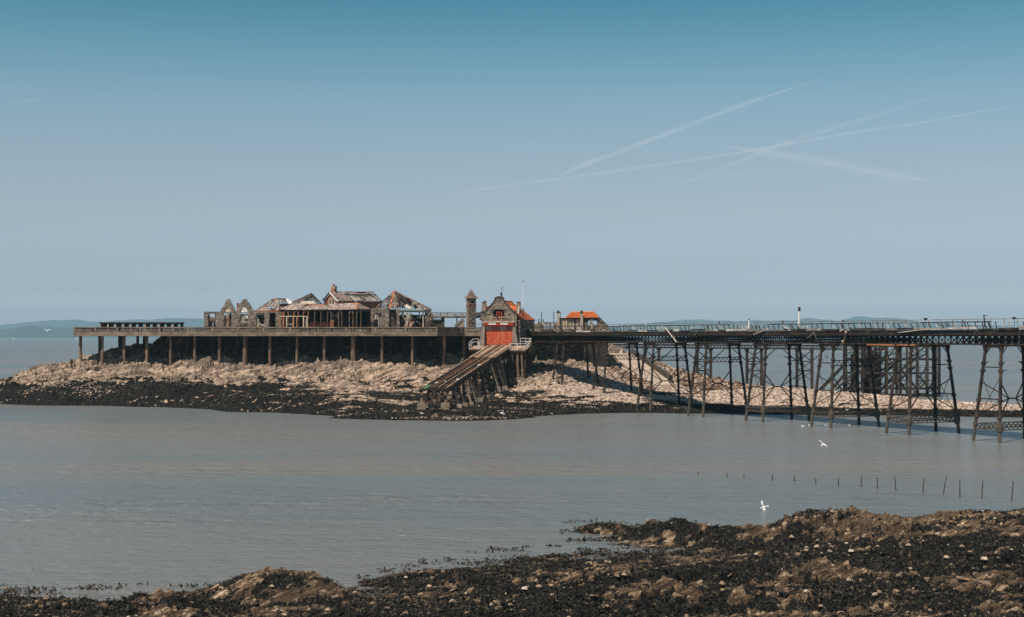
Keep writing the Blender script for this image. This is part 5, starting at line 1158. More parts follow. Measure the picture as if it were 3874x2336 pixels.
# gable window
mb = MB(); fbox(mb, BF, bu(1866), bu(1909), .34, .4, bz(1201), bz(1172)); w_ = mb.build('window', M_black, bt)
for a, b_, t_, bo, m_ in [(1877, 1879.5, 1181, 1200, M_redp), (1886, 1888.5, 1181, 1200, M_redp), (1895, 1898, 1181, 1200, M_redp), (1877, 1898, 1179.5, 1182, M_redp)]: mb = MB(); fbox(mb, BF, bu(a), bu(b_), .2, .27, bz(bo), bz(t_)); mb.build('frame', m_, w_)
mb = MB(); fbox(mb, BF, bu(1866), bu(1910), -.1, .3, bz(1203), bz(1199.5)); mb.build('window_sill', M_orangew, bt)
mb = MB(); fbox(mb, BF, bu(1879), bu(1885), -.3, .0, bz(1202), bz(1194)); mb.build('floodlight', M_dconc, bt)
# header board
mb = MB(); fbox(mb, BF, bu(1833), bu(1945), -.55, .1, bz(1231), bz(1221)); hd = mb.build('header_board', M_redp, bt)
for a, b_ in [(1850.5, 1879), (1896, 1924)]: mb = MB(); fbox(mb, BF, bu(a), bu(b_), -.575, -.552, bz(1229), bz(1221.5)); mb.build('white_panel', M_white, hd)
mb = MB(); fbox(mb, BF, bu(1831), bu(1947), -.68, .1, bz(1220.7), bz(1217.5)); mb.build('header_cornice', M_cream, hd)
mb = MB(); mb.bar(BF(bu(1812), -.3, bz(1228.5)), BF(bu(1834), -.3, bz(1229.5)), .09); mb.bar(BF(bu(1812), -.3, bz(1228.5)), BF(bu(1809), -.3, bz(1225.5)), .08); mb.bar(BF(bu(1944), -.3, bz(1231)), BF(bu(1966), -.3, bz(1229)), .09); mb.bar(BF(bu(1966), -.3, bz(1229)), BF(bu(1968), -.3, bz(1226)), .08); mb.build('winch_bar', M_rust, bt)
# doors
nl = 4
for k in range(nl):
    a = dx0 + (dx1 - dx0) * k / nl; b_ = dx0 + (dx1 - dx0) * (k + 1) / nl; zt_ = bz(1231.2)
    mb = MB(); fbox(mb, BF, a + .015, b_ - .015, .10, .17, zf, zt_); d_ = mb.build('door', M_red, bt)
    wa0, wa1, wz0, wz1 = a + .14, b_ - .14, bz(1251), bz(1236)
    mb = MB(); fbox(mb, BF, wa0, wa1, .06, .098, wz0, wz1); mb.build('window', M_glass, d_)
    mb = MB()
    for j in range(5): x = wa0 + (wa1 - wa0) * j / 4; fbox(mb, BF, x - .02, x + .02, .035, .058, wz0 - .02, wz1 + .02)
    for j in range(4): zc = wz0 + (wz1 - wz0) * j / 3; fbox(mb, BF, wa0, wa1, .03, .056, zc - .018, zc + .018)
    mb.build('glazing_bars', M_redp if k % 2 else M_cream, d_)
    for j in range(5):
        x0 = a + .03 + (b_ - a - .06) * j / 5; x1 = a + .03 + (b_ - a - .06) * (j + .93) / 5
        mb = MB(); fbox(mb, BF, x0, x1, .07, .098, zf + .05, bz(1253)); mb.build('door_board', M_red, d_)

# ------------------------------------------------------------------ slipway
TL, TR = BF(bu(1862), -.55, zf), BF(bu(1940), -.55, zf)
BL, BR = P(1590, 1472, 196), P(1690, 1472, 196)
sw_ = thing('slipway', (-8, 212, 4), 'long timber and rail slipway running down from the boathouse on raking legs', 'slipway')
def SL(s, u_, dz=0.0): return (TL.lerp(TR, u_)).lerp(BL.lerp(BR, u_), s) + Vector((0, 0, dz))
Ls = (SL(0, .5) - SL(1, .5)).length
sp = .31; npl = int(Ls * sp / .26)
for k in range(npl):
    s0 = k / npl * sp; s1 = (k + .9) / npl * sp; e = random.uniform(0, .015)
    w0 = -.12 if s0 > .05 else 0
    mb = MB(); mb.slab([SL(s0, w0 - e), SL(s0, 1.05 + e), SL(s1, 1.05 + e), SL(s1, w0 - e)], .08); mb.build('deck_plank', M_plank, sw_)
nsl = 54
for k in range(nsl):
    s0 = sp + (1 - sp) * (k + .3) / nsl
    mb = MB(); mb.bar(SL(s0, -.03, -.06), SL(s0, 1.03, -.06), .16, .12); mb.build('sleeper', M_dwood if random.random() < .7 else M_rust, sw_)
for u_, m_, w in [(.04, M_plank, .13), (.38, M_rust, .16), (.47, M_wood, .1), (.66, M_plank, .14), (.98, M_plank, .14)]:
    mb = MB(); mb.bar(SL(0.0, u_, .10), SL(.985, u_, .10), w, .14); mb.build('rail', m_, sw_)
for u_ in (0, .33, .66, 1): mb = MB(); mb.bar(SL(.02, u_, -.35), SL(1, u_, -.35), .2, .38); mb.build('stringer', M_iron, sw_)
mb = MB(); mb.bar(SL(1, -.03, -.1), SL(1, 1.03, -.1), .2, .25); mb.bar(SL(1, -.03, -.95), SL(1, 1.03, -.95), .12, .16); mb.build('end_beam', M_iron, sw_)
mb = MB(); mb.slab([SL(.93, .02, .03), SL(.93, .2, .03), SL(.99, .2, .03), SL(.99, .02, .03)], .03); mb.slab([SL(.86, .2, .03), SL(.86, .36, .03), SL(.89, .36, .03), SL(.89, .2, .03)], .03); mb.build('green_weed_mat', noise_mat('algae', stops((0.06, 0.14, 0.07), (0.12, 0.22, 0.13)), bump=.2), sw_)
random.seed(11)
def leg(s, u_, rake, w=.34, m_=M_dwood, foot=True, fw=.95):
    t = SL(s, u_, -.5); dn = Vector((rake[0], rake[1], 0)); gx, gy = t.x + dn.x, t.y + dn.y; gz_ = ground_z(gx, gy)
    b_ = Vector((gx, gy, max(gz_ + (.55 if foot else -.2), gz_ - .2)))
    if t.z - b_.z < .6: return
    mb = MB(); mb.bar(b_, t, w * random.uniform(.9, 1.15), w); l_ = mb.build('leg', m_, sw_)
    if foot: mb = MB(); h_ = fw / 2; mb.hexa([(gx - h_, gy - h_, gz_ - .6), (gx + h_, gy - h_, gz_ - .6), (gx + h_, gy + h_, gz_ - .6), (gx - h_, gy + h_, gz_ - .6), (gx - h_ * .85, gy - h_ * .85, gz_ + .6), (gx + h_ * .85, gy - h_ * .85, gz_ + .6), (gx + h_ * .85, gy + h_ * .85, gz_ + .6), (gx - h_ * .85, gy + h_ * .85, gz_ + .6)] if fw < 1.1 else [(gx - h_, gy - h_, gz_ - .6), (gx + h_, gy - h_, gz_ - .6), (gx + h_, gy + h_, gz_ - .6), (gx - h_, gy + h_, gz_ - .6), (gx - h_ * .9, gy - h_ * .9, gz_ + 1.0), (gx + h_ * .9, gy - h_ * .9, gz_ + 1.0), (gx + h_ * .9, gy + h_ * .9, gz_ + 1.0), (gx - h_ * .9, gy + h_ * .9, gz_ + 1.0)]); mb.build('footing', M_conc, l_)
leg(.995, .03, (0, 0), .3, M_col, True, 1.25); leg(.995, .93, (0, 0), .32, M_col, True, 1.25); leg(.97, .35, (0, .5), .26, M_conc); leg(.97, .62, (0, .5), .26, M_conc)
for s, us in [(.93, (.1, .6, 1.0)), (.86, (0, .5, 1.0, 1.2)), (.78, (0, .6, 1.05)), (.70, (.1, .5, 1.0, 1.25)), (.62, (0, .5, 1.0)), (.54, (0, .4, .8, 1.1)), (.46, (0, .5, 1.0)), (.38, (.1, .4, .7, 1.1)), (.30, (0, .5, 1.0, 1.3)), (.22, (0, .4, .8, 1.2)), (.13, (.1, .5, .9, 1.3)), (.05, (0, .5, 1.0, 1.35))]:
    for u_ in us: leg(s, min(u_, 1.0), ((u_ - .45) * 1.6 + random.uniform(-.2, .35), random.uniform(-.6, .3)), random.uniform(.26, .4), random.choice([M_dwood, M_conc, M_wood, M_dwood]), s > .25, random.uniform(.7, 1.05))
for s in (.93, .86, .78, .70, .62, .54, .46, .38, .30, .22, .13):
    t0, t1 = SL(s, 0, -.55), SL(s, 1, -.55); d_ = min(4.0, max(1.0, t0.z - ground_z(t0.x, t0.y) - .8))
    mb = MB(); mb.bar(t0, t1, .25, .28); mb.build('cross_head', M_iron, sw_)
    mb = MB(); mb.bar(t0 - Vector((0, 0, d_)), t1, .14, .1); mb.build('brace', M_dwood, sw_)
    if random.random() < .7: mb = MB(); mb.bar(t0, t1 - Vector((-.4, 0, d_)), .14, .1); mb.build('brace', M_dwood, sw_)
mb = MB(); mb.bar(P(1604, 1530, 195.8), P(1684, 1494, 195.8), .12, .12); mb.build('brace', M_rust, sw_)
for (a, b_, sa, sb) in [((.93), (.78), .4, 2.4), (.70, .54, .4, 3), (.5, .35, .5, 3.5)]: mb = MB(); mb.bar(SL(a, 1, -sa), SL(b_, 1, -sb), .13, .1); mb.build('brace', M_dwood, sw_)
# rough masonry hearting seen between the upper legs
for cx, cy2, n_ in [(.40, .5, 26), (.3, .5, 40), (.2, .5, 44)]:
    for k in range(n_ // 2):
        q = SL(cx + random.uniform(-.06, .06), random.uniform(.05, 1.15)); gz_ = ground_z(q.x, q.y + 2); zc = random.uniform(gz_, q.z - 1.6)
        if zc < gz_: continue
        mb = MB(); w, h_ = random.uniform(.3, .55), random.uniform(.15, .3); mb.box(q.x - w, q.x + w, q.y + 2.2, q.y + 3.2, zc, zc + h_ * 1.6); mb.build('packing_stone', random.choice([STONE[0], STONE[1], STONE[3]]), sw_)
# apron wings with rails
ap_ = thing('apron', (0, 232, 9), 'pale railed landing apron either side of the red boathouse doors', 'landing')
zq = lambda v: zf - .02 + v * .24
for u0, u1, v0 in ((bu(1790), bu(1862) - .02, -2.6), (bu(1940) + .02, bu(2004), -3.3)):
    nb = int((u1 - u0) / .4)
    for j in range(nb):
        a, b_ = u0 + (u1 - u0) * j / nb, u0 + (u1 - u0) * (j + .93) / nb
        mb = MB(); mb.slab([BF(a, v0, zq(v0)), BF(b_, v0, zq(v0)), BF(b_, -.3, zq(-.3)), BF(a, -.3, zq(-.3))], .09); mb.build('floor_board', M_plank, ap_)
    mb = MB(); mb.bar(BF(u0, v0, zq(v0) - .22), BF(u1, v0, zq(v0) - .22), .15, .25); mb.bar(BF(u0, v0, zq(v0) - .22), BF(u0, 0, zq(0) - .22), .15, .25); mb.bar(BF(u1, v0, zq(v0) - .22), BF(u1, 0, zq(0) - .22), .15, .25); mb.build('edge_beam', M_iron, ap_)
def rail(pts, hs=(1.0, .5), post=None):
    mb = MB()
    for h_ in hs:
        for a, b_ in zip(pts[:-1], pts[1:]): mb.tube(a + Vector((0, 0, h_)), b_ + Vector((0, 0, h_)), .045, .045, 6)
    mb.build('hand_rail', M_white, ap_)
    for a, b_ in zip(pts[:-1], pts[1:]):
        n_ = max(1, round((b_ - a).length / 1.15))
        for j in range(n_ + 1): q = a.lerp(b_, j / n_); mb = MB(); mb.tube(q - Vector((0, 0, .25)), q + Vector((0, 0, 1.02)), .045, .045, 6); mb.build('rail_post', M_white, ap_)
rail([BF(bu(1812) - .2, 0.4, zq(0)), BF(bu(1790), -.1, zq(0)), BF(bu(1789), -2.5, zq(-2.5))]); rail([BF(bu(1822), -2.5, zq(-2.6) + .05), BF(bu(1827), -2.5, zq(-2.6) + .05)], (1.0,))
rail([BF(bu(1966), .5, zq(0) + .1), BF(bu(2006), .8, zq(0) + .1), BF(bu(2004), -3.2, zq(-3.2)), BF(bu(1945), -3.2, zq(-3.2))])
mb = MB(); fbox(mb, BF, bu(1936), bu(1948), -.9, -.5, zq(-.7), zq(-.7) + .55); mb.build('storage_box', M_black, ap_)
for px, dy in [(1940, -3), (1955, -3.1), (1972, -3), (1988, -3), (2000, -2.5), (1996, -.5), (1965, -.5), (1948, -1.2), (1800, -2.3), (1835, -2.3), (2006, .5), (1978, .3)]:
    t = BF(bu(px), dy, zq(dy) - .3); gx, gy = t.x + random.uniform(-.3, .5), t.y + random.uniform(-.2, .3); g0 = ground_z(gx, gy)
    mb = MB(); mb.tube((gx, gy, g0 - .3), t, .2, .17, 7); l_ = mb.build('leg', M_col if px in (1988, 1972) else M_dwood, ap_)
    if g0 > .5: mb = MB(); mb.box(gx - .55, gx + .55, gy - .5, gy + .5, g0 - .4, g0 + .45); mb.build('footing', M_conc, l_)
for a, b_ in [((1950, -2.8, .2), (1985, -2.8, 4.5)), ((1940, -1, .3), (1968, -2.5, 5)), ((1986, -3, 1), (2004, -.5, 1.2)), ((1960, -3, 3.2), (2000, -2.8, 3.0))]:
    mb = MB(); mb.bar(BF(bu(a[0]), a[1], zf - 1 - a[2]), BF(bu(b_[0]), b_[1], zf - 1 - b_[2]), .2, .2); mb.build('brace', M_dwood, ap_)
# poles
def pole(name, px, py0, py1, Y, r, mat, label, cat='pole', top=None, r1=None, px1=None, mat2=None, split=None):
    a = P(px, py0, Y); b_ = P(px1 or px, py1, Y); t = thing(name, a, label, cat)
    if split:
        m_ = a.lerp(b_, split); mb = MB(); mb.tube(a, m_, r * 1.3, r * 1.2, 7); mb.build('lower_shaft', mat2, t); mb = MB(); mb.tube(m_, b_, r, r1 or r, 7); mb.build('shaft', mat, t)
    else: mb = MB(); mb.tube(a, b_, r, r1 or r, 7); mb.build('shaft', mat, t)
    if top:
        mb = MB(); top(mb, b_); mb.build(top.__name__, M_iron if mat is not M_iron else M_dconc, t)
    return t
def ball(mb, q): mb.lathe(q, [(.02, 0), (.1, .05), (.12, .13), (.07, .2), (.01, .24)], 7)
pole('flagpole', 1979, 1238, 1068, 237.5, .085, M_white, 'tall white flagpole right of the boathouse gable', 'flagpole', ball, .05, mat2=M_dwood, split=.42)
pole('thin_mast', 1842, 1172, 1074, 236, .05, M_white, 'thin pale mast rising behind the left shoulder of the boathouse', 'mast', None, .03, mat2=M_iron, split=.12)
def vane(mb, q): mb.bar(q + Vector((-.05, 0, -.1)), q + Vector((.35, 0, .2)), .1, .08); mb.box(q.x - .3, q.x - .1, q.y - .1, q.y + .1, q.z - 1.2, q.z - .95)
wv = BF(.4, .6, bz(1128)); t = thing('weather_vane', wv, 'dark weather instrument mast on top of the boathouse gable', 'weather vane')
mb = MB(); mb.tube(wv, P(1898.5, 1094, wv.y), .06, .04, 6); mb.build('shaft', M_iron, t); mb = MB(); mb.tube(P(1896.5, 1122, wv.y), P(1896.5, 1108, wv.y), .09, .09, 6); mb.bar(P(1892, 1112, wv.y), P(1899, 1112, wv.y), .12, .25); mb.build('instrument_box', M_dconc, t)
mb = MB(); mb.bar(P(1898.5, 1092, wv.y), P(1904, 1087, wv.y), .12, .1); mb.bar(P(1896, 1094, wv.y), P(1901, 1094, wv.y), .06, .06); mb.build('vane_arm', M_iron, t)
pole('lighting_pole', 2048.5, 1242, 1181, 256, .07, M_dconc, 'left one of the thin grey poles beside the orange roofed cottage'); pole('lighting_pole', 2095, 1242, 1181, 256, .07, M_dconc, 'middle thin grey pole just left of the cottage gate pillar'); pole('lighting_pole', 2120.5, 1204, 1181, 258, .05, M_iron, 'short dark pole behind the cottage gate pillar')
fl = thing('floodlight', P(2010, 1210, 246), 'small dark lamp jutting from the boathouse eave', 'lamp'); mb = MB(); mb.bar(P(2004, 1209, 246), P(2009, 1210, 246), .08); mb.build('bracket', M_iron, fl); mb = MB(); q = P(2010, 1212, 246); mb.lathe(q, [(.08, 0), (.22, .05), (.2, .2), (.05, .25)], 8); mb.build('fitting_head', M_dconc, fl)
# ------------------------------------------------------------------ iron pier
pb_ = Vector((-.459, .889, 0)).normalized(); pa_ = Vector((pb_.y, -pb_.x, 0))
def PC(k): return Vector((52.6 - 6.04 * k, 149.5 + 11.72 * k, 0))
def PP(k, a, z, b_=0.0): return PC(k) + pa_ * a + pb_ * b_ + Vector((0, 0, z))
STEP = (PC(1) - PC(0)).length
K0, K1 = -2.0, 8.25
pier = thing('iron_pier', PC(3), 'long derelict iron pier on splayed lattice-braced legs leading to the island', 'pier')
ZB, ZT, ZD = 10.12, 11.02, 11.55
# girders
for ai, a_ in enumerate((-2.7, -.9, .9, 2.7)):
    mb = MB(); mb.bar(PP(K0, a_, ZB), PP(K1, a_, ZB), .32, .17); mb.build('bottom_chord', M_leg if ai in (0,) else M_iron, pier)
    mb = MB(); mb.bar(PP(K0, a_, ZT), PP(K1, a_, ZT), .26, .14); mb.build('top_chord', M_iron, pier)
    mb = MB(); n_ = int((K1 - K0) * STEP / .92); dk = (K1 - K0) / n_
    for i in range(n_):
        k = K0 + i * dk; mb.bar(PP(k, a_, ZB), PP(k, a_, ZT), .10, .10)
        if random.random() > .05: mb.bar(PP(k, a_, ZB), PP(k + dk, a_, ZT), .085, .03)
        if random.random() > .05: mb.bar(PP(k, a_ + .04, ZT), PP(k + dk, a_ + .04, ZB), .085, .03)
        if ai == 0 and i % 2 == 0: mb.bar(PP(k, a_ - .02, (ZB + ZT) / 2), PP(k + dk, a_ - .02, (ZB + ZT) / 2), .05, .05)
    mb.build('lattice_web', M_iron, pier, kind='stuff')
# the orange rusty length of the bottom flange
mb = MB(); mb.bar(PP(.85, -2.9, ZB - .13), PP(1.45, -2.9, ZB - .13), .2, .13); mb.build('rusty_flange', noise_mat('bright_rust', stops((0.2, 0.06, 0.025), (0.45, 0.16, 0.06), (0.6, 0.34, 0.2)), scale=2), pier)
# cross joists and underdeck bracing
mb = MB(); n_ = int((K1 - K0) * STEP / 1.2)
for i in range(n_): k = K0 + (K1 - K0) * i / n_; mb.bar(PP(k, -3.2, ZD - .25), PP(k, 3.2, ZD - .25), .12, .3)
mb.build('joists', M_iron, pier, kind='stuff')
mb = MB()
for i in range(int(K1 - K0)):
    k = K0 + i
    mb.bar(PP(k, -2.7, ZB + .05), PP(k + 1, 2.7, ZB + .05), .08); mb.bar(PP(k, 2.7, ZB + .05), PP(k + 1, -2.7, ZB + .05), .08)
mb.build('wind_bracing', M_iron, pier, kind='stuff')
mb = MB(); mb.bar(PP(K0, -3.25, ZD - .22), PP(K1, -3.25, ZD - .22), .10, .52); mb.bar(PP(K0, 3.25, ZD - .22), PP(K1, 3.25, ZD - .22), .10, .52); mb.build('edge_girder', M_iron, pier)
# decking boards: individual lengths, uneven
mb = MB(); mb.extrude([PP(K0, -3.2, ZD + .10), PP(K0, 3.2, ZD + .10), PP(K1, 3.2, ZD + .10), PP(K1, -3.2, ZD + .10)], (0, 0, -.08)); mb.build('deck', M_deckw, pier)
random.seed(31); k = K0
while k < K1:
    L = random.uniform(1.2, 3.2) / STEP; 
    mb = MB(); dz = random.uniform(-.05, .08); mb.bar(PP(k + .005, -3.33, ZD + .2 + dz), PP(k + L - .008, -3.33, ZD + .2 + dz + random.uniform(-.06, .06)), .16, random.uniform(.13, .3)); mb.build('edge_board', random.choice([M_deckw, M_deckw, M_gwood, M_dwood, M_leg]), pier)
    k += L
for i in range(46):
    k = random.uniform(K0, K1); a_ = random.uniform(-3.3, -2.3); p = PP(k, a_, ZD + .22); q = p + pb_ * random.uniform(.6, 2.4) + pa_ * random.uniform(-.3, .3) + Vector((0, 0, random.uniform(-.05, .25)))
    mb = MB(); mb.bar(p, q, random.uniform(.12, .25), .05); mb.build('loose_board', random.choice([M_deckw, M_gwood, M_wood]), pier)
for (a, b_), w, m_ in [(((2516, 1240), (2560, 1295)), .16, M_gwood), (((2640, 1250), (2628, 1270)), .12, M_deckw), (((2850, 1266), (2890, 1251)), .12, M_gwood), (((2960, 1232), (2990, 1252)), .12, M_gwood), (((3055, 1280), (3078, 1260)), .1, M_deckw), (((3400, 1259), (3520, 1245)), .22, M_gwood), (((3520, 1246), (3680, 1243)), .2, M_gwood), (((3640, 1210), (3655, 1238)), .1, M_dwood), (((3740, 1216), (3750, 1240)), .08, M_dwood), (((3580, 1216), (3590, 1232)), .07, M_dwood), (((3180, 1254), (3215, 1234)), .1, M_gwood), (((3570, 1240), (3540, 1218)), .07, M_dwood)]:
    def onp(px, py):     # on the near face of the pier
        m_x = (px - 1937) / F; c = PP(0, -3.45, 0); t = (m_x * c.y - c.x) / (pb_.x - m_x * pb_.y); q = c + pb_ * t; return P(px, py, q.y)
    mb = MB(); mb.bar(onp(*a), onp(*b_), w, .07); mb.build('dangling_board', m_, pier)
# curved seat brackets and the broken seat rail
bm_ = bpy.data.meshes.new('bench_bracket'); t_mb = MB()
cur = [(-.22, 0), (.02, .04), (.06, .2), (-.02, .36), (-.10, .52), (-.09, .66)]
for a, b_ in zip(cur[:-1], cur[1:]): t_mb.bar(Vector((a[0], 0, a[1])), Vector((b_[0], 0, b_[1])), .05, .065, up=Vector((0, 1, 0)))
bm_.from_pydata([tuple(v) for v in t_mb.v], [], t_mb.f); bm_.materials.append(M_iron); bm2_ = bm_.copy(); bm2_.materials.clear(); bm2_.materials.append(M_gwood)
n_ = int((K1 - K0) * STEP / 0.95); off = root_offset(pier)
for i in range(n_):
    if random.random() < .06: continue
    k = K0 + (K1 - K0) * i / n_; o = bpy.data.objects.new('bench_bracket', bm_ if random.random() < .84 else bm2_); C.objects.link(o); o.parent = pier
    o.location = PP(k, -3.0, ZD + .14) - off; o.rotation_euler = (random.uniform(-.12, .12), random.uniform(-.1, .1), math.atan2(pb_.y, pb_.x) + math.pi + random.uniform(-.5, .5)); o.scale = (1.5, 1.3, random.uniform(1.12, 1.3))
k = K0
while k < K1:
    L = random.uniform(3, 8) / STEP
    if random.random() < .9: mb = MB(); mb.bar(PP(k, -3.0, ZD + .96), PP(min(k + L, K1), -3.0, ZD + .96 + random.uniform(-.06, .03)), .09, .10); mb.build('seat_rail', random.choice([M_iron, M_deckw, M_dwood]), pier)
    k += L + .02
for i in range(34): k = random.uniform(K0, K1); mb = MB(); p = PP(k, -3.1, ZD); mb.bar(p - Vector((0, 0, random.uniform(0, .7))), p + pb_ * random.uniform(.2, .9) + Vector((0, 0, random.uniform(.7, 1.1))), .08); mb.build('leaning_bar', M_iron, pier)
# far railing
for h_, r_ in ((1.32, .04), (.95, .022), (.6, .022)): mb = MB(); mb.tube(PP(K0, 3.1, ZD + h_), PP(K1, 3.1, ZD + h_), r_, r_, 5); mb.build('far_rail', M_deckw, pier)
n_ = int((K1 - K0) * STEP / 1.9)
for i in range(n_): k = K0 + (K1 - K0) * i / n_; mb = MB(); mb.bar(PP(k, 3.1, ZD), PP(k, 3.1, ZD + 1.34), .06); mb.build('rail_post', M_deckw, pier)
# trestles
def lat(mb, p, q, h, n_, w=.07):
    p = Vector(p); q = Vector(q); up = Vector((0, 0, h / 2)); mb.bar(p + up, q + up, .16, .10); mb.bar(p - up, q - up, .16, .10)
    for i in range(n_):
        a, b_ = p.lerp(q, i / n_), p.lerp(q, (i + 1) / n_); m_ = a.lerp(b_, .5)
        mb.bar(a - up, m_ + up, w, .04); mb.bar(m_ + up, b_ - up, w, .04)
random.seed(77)
for k in range(-2, 8):
    W0, W1, L0, L1 = 2.7, 3.8, 1.05, 1.85; zt = ZB - .25
    cap = MB()
    for bs in (-1, 1): cap.bar(PP(k, -W0 - .4, zt + .12, bs * L0), PP(k, W0 + .4, zt + .12, bs * L0), .22, .16)
    for as_ in (-1, 1): cap.bar(PP(k, as_ * W0, zt + .0, -L0 - .2), PP(k, as_ * W0, zt + .0, L0 + .2), .18, .2)
    tr = cap.build('trestle', M_iron, pier)
    def LP(as_, bs, z):
        t = (zt - z) / (zt + .6); return PP(k, as_ * (W0 + (W1 - W0) * t), z, bs * (L0 + (L1 - L0) * t))
    gzs = {}
    for as_ in (-1, 1):
        for bs in (-1, 1):
            q = LP(as_, bs, .5); g_ = ground_z(q.x, q.y); zb = min(-.4 if g_ < .2 else g_ - .5, 6); zb = max(zb, -1.5); gzs[(as_, bs)] = max(g_, 0)
            mb = MB(); r_ = .165
            mb.tube(LP(as_, bs, zb), LP(as_, bs, zt - .3), r_ * 1.12, r_, 8); mb.tube(LP(as_, bs, zt - .5), LP(as_, bs, zt + .05), r_, r_ * 2.1, 8)
            for zc in (8.15, 7.35, 4.3, 1.75, 2.6):
                if zc > zb + 1: mb.tube(LP(as_, bs, zc - .12), LP(as_, bs, zc + .12), r_ * 1.65, r_ * 1.65, 8)
            mb.build('leg', M_leg if bs < 0 or as_ < 0 else M_iron, tr)
            if as_ == -1 or True:
                q = LP(as_, bs, zt - .1); s_ = pb_ * (bs * .9) * -1
                mb = MB(); mb.bar(LP(as_, bs, zt - .9), q + pa_ * (-as_ * .8) + Vector((0, 0, .1)), .08, .08); mb.build('knee_bracket', M_iron, tr)
    gmin = min(gzs.values()); gm = max(gzs.values())
    # spider brace
    zc = max(4.45, gm + 1.2); hub = PP(k, 0, zc)
    if gm < 3.5:
        mb = MB(); prev = None
        for j in range(6):
            a0, a1 = 2 * math.pi * j / 6, 2 * math.pi * (j + 1) / 6
            mb.bar(hub + pa_ * math.cos(a0) * .55 + pb_ * math.sin(a0) * .4, hub + pa_ * math.cos(a1) * .55 + pb_ * math.sin(a1) * .4, .14, .12)
        mb.build('brace_hub', M_iron, tr)
        for as_ in (-1, 1):
            for bs in (-1, 1):
                for dz in (1.75, -1.75):
                    if random.random() < .05: continue
                    zz_ = zc + dz
                    if zz_ < gzs[(as_, bs)] + .2: zz_ = gzs[(as_, bs)] + .2
                    mb = MB(); mb.bar(hub + pa_ * as_ * .5, LP(as_, bs, zz_), .10, .10); mb.build('diagonal_brace', M_iron, tr)
    for as_ in (-1, 1):       # side bays: strut and thin cross ties
        mb = MB(); mb.bar(LP(as_, -1, zc), LP(as_, 1, zc), .13, .12); mb.build('strut', M_iron, tr)
        if random.random() < .8:
            lo = max(zc - 2.6, gm + .2); mb = MB(); mb.tube(LP(as_, -1, zc + 2.4), LP(as_, 1, lo), .035, .035, 5); mb.tube(LP(as_, 1, zc + 2.4), LP(as_, -1, lo), .035, .035, 5); mb.build('tie_rod', M_leg, tr)
        mb = MB(); mb.bar(LP(as_, -1, 7.75), LP(as_, 1, 7.75), .12, .12); mb.build('strut', M_iron, tr)
    if k in (-1, 2, 4, 5, 6, 7):
        for bs in (-1,) if k != 2 else (-1,):
            mb = MB(); lat(mb, LP(-1, bs, 7.75), LP(1, bs, 7.75), .62, 9); mb.build('lattice_strut', M_iron, tr)
    else:
        for as_ in (-1, 1):
            for bs in (-1, 1): mb = MB(); q = LP(as_, bs, 7.75); mb.bar(q + Vector((0, 0, .35)), q + Vector((0, 0, .55)) - pa_ * as_ * random.uniform(.5, .9), .12, .08); mb.bar(q - Vector((0, 0, .35)), q - Vector((0, 0, .3)) - pa_ * as_ * random.uniform(.4, .8), .1, .08); mb.build('broken_stub', M_iron, tr)
    if k <= 3:
        for bs in (-1, 1): mb = MB(); lat(mb, LP(-1, bs, 1.55), LP(1, bs, 1.55), .52, 11); mb.build('low_lattice_strut', M_leg, tr)
        for as_ in (-1, 1): mb = MB(); lat(mb, LP(as_, -1, 1.55), LP(as_, 1, 1.55), .5, 6); mb.build('low_side_strut', M_leg, tr)
        for as_ in (-1, 1):
            q = LP(as_, -1, 1.55); mb = MB(); mb.lathe(q - Vector((0, 0, .55)), [(.22, 0), (.33, .15), (.36, .6), (.3, .95), (.2, 1.1)], 8); mb.build('leg_joint', M_leg, tr)
# lamp posts etc. on the deck
def onpier(px, side): m_x = (px - 1937) / F; c = PP(0, side, 0); t = (m_x * c.y - c.x) / (pb_.x - m_x * pb_.y); return c + pb_ * t
def lantern(mb, q): mb.box(q.x - .22, q.x + .22, q.y - .08, q.y + .08, q.z, q.z + .07); mb.lathe(q, [(.1, .05), (.17, .2), (.15, .4), (.19, .45), (.03, .58)], 6)
q = onpier(3023, 1.5); pole('lamp_post', 3021, 1246, 1178, q.y, .13, M_white, 'tall white lamp post with dark lantern on the pier deck', 'lamp post', lantern, .10, px1=3024)
q = onpier(2834, 2.6); pole('lamp_post', 2832, 1246, 1212, q.y, .11, M_white, 'short white lamp post stump far along the pier railing', 'lamp post', ball, .08, px1=2834)
q = onpier(2443, 3.0)
pole('lamp_post', 2442, 1236, 1217, 246, .1, M_white, 'small white post seen over the railing near the island end', 'post', None, .08)
q = onpier(3725, -2.2); a = P(3727, 1240, q.y); t = thing('bent_lamp_post', a, 'leaning dark lamp post with a short arm near the right end of the pier', 'lamp post')
mb = MB(); mb.tube(a, P(3722, 1193, q.y), .08, .06, 6); mb.build('shaft', M_iron, t); mb = MB(); mb.bar(P(3721, 1193, q.y), P(3734, 1195, q.y), .06); mb.build('arm', M_iron, t)
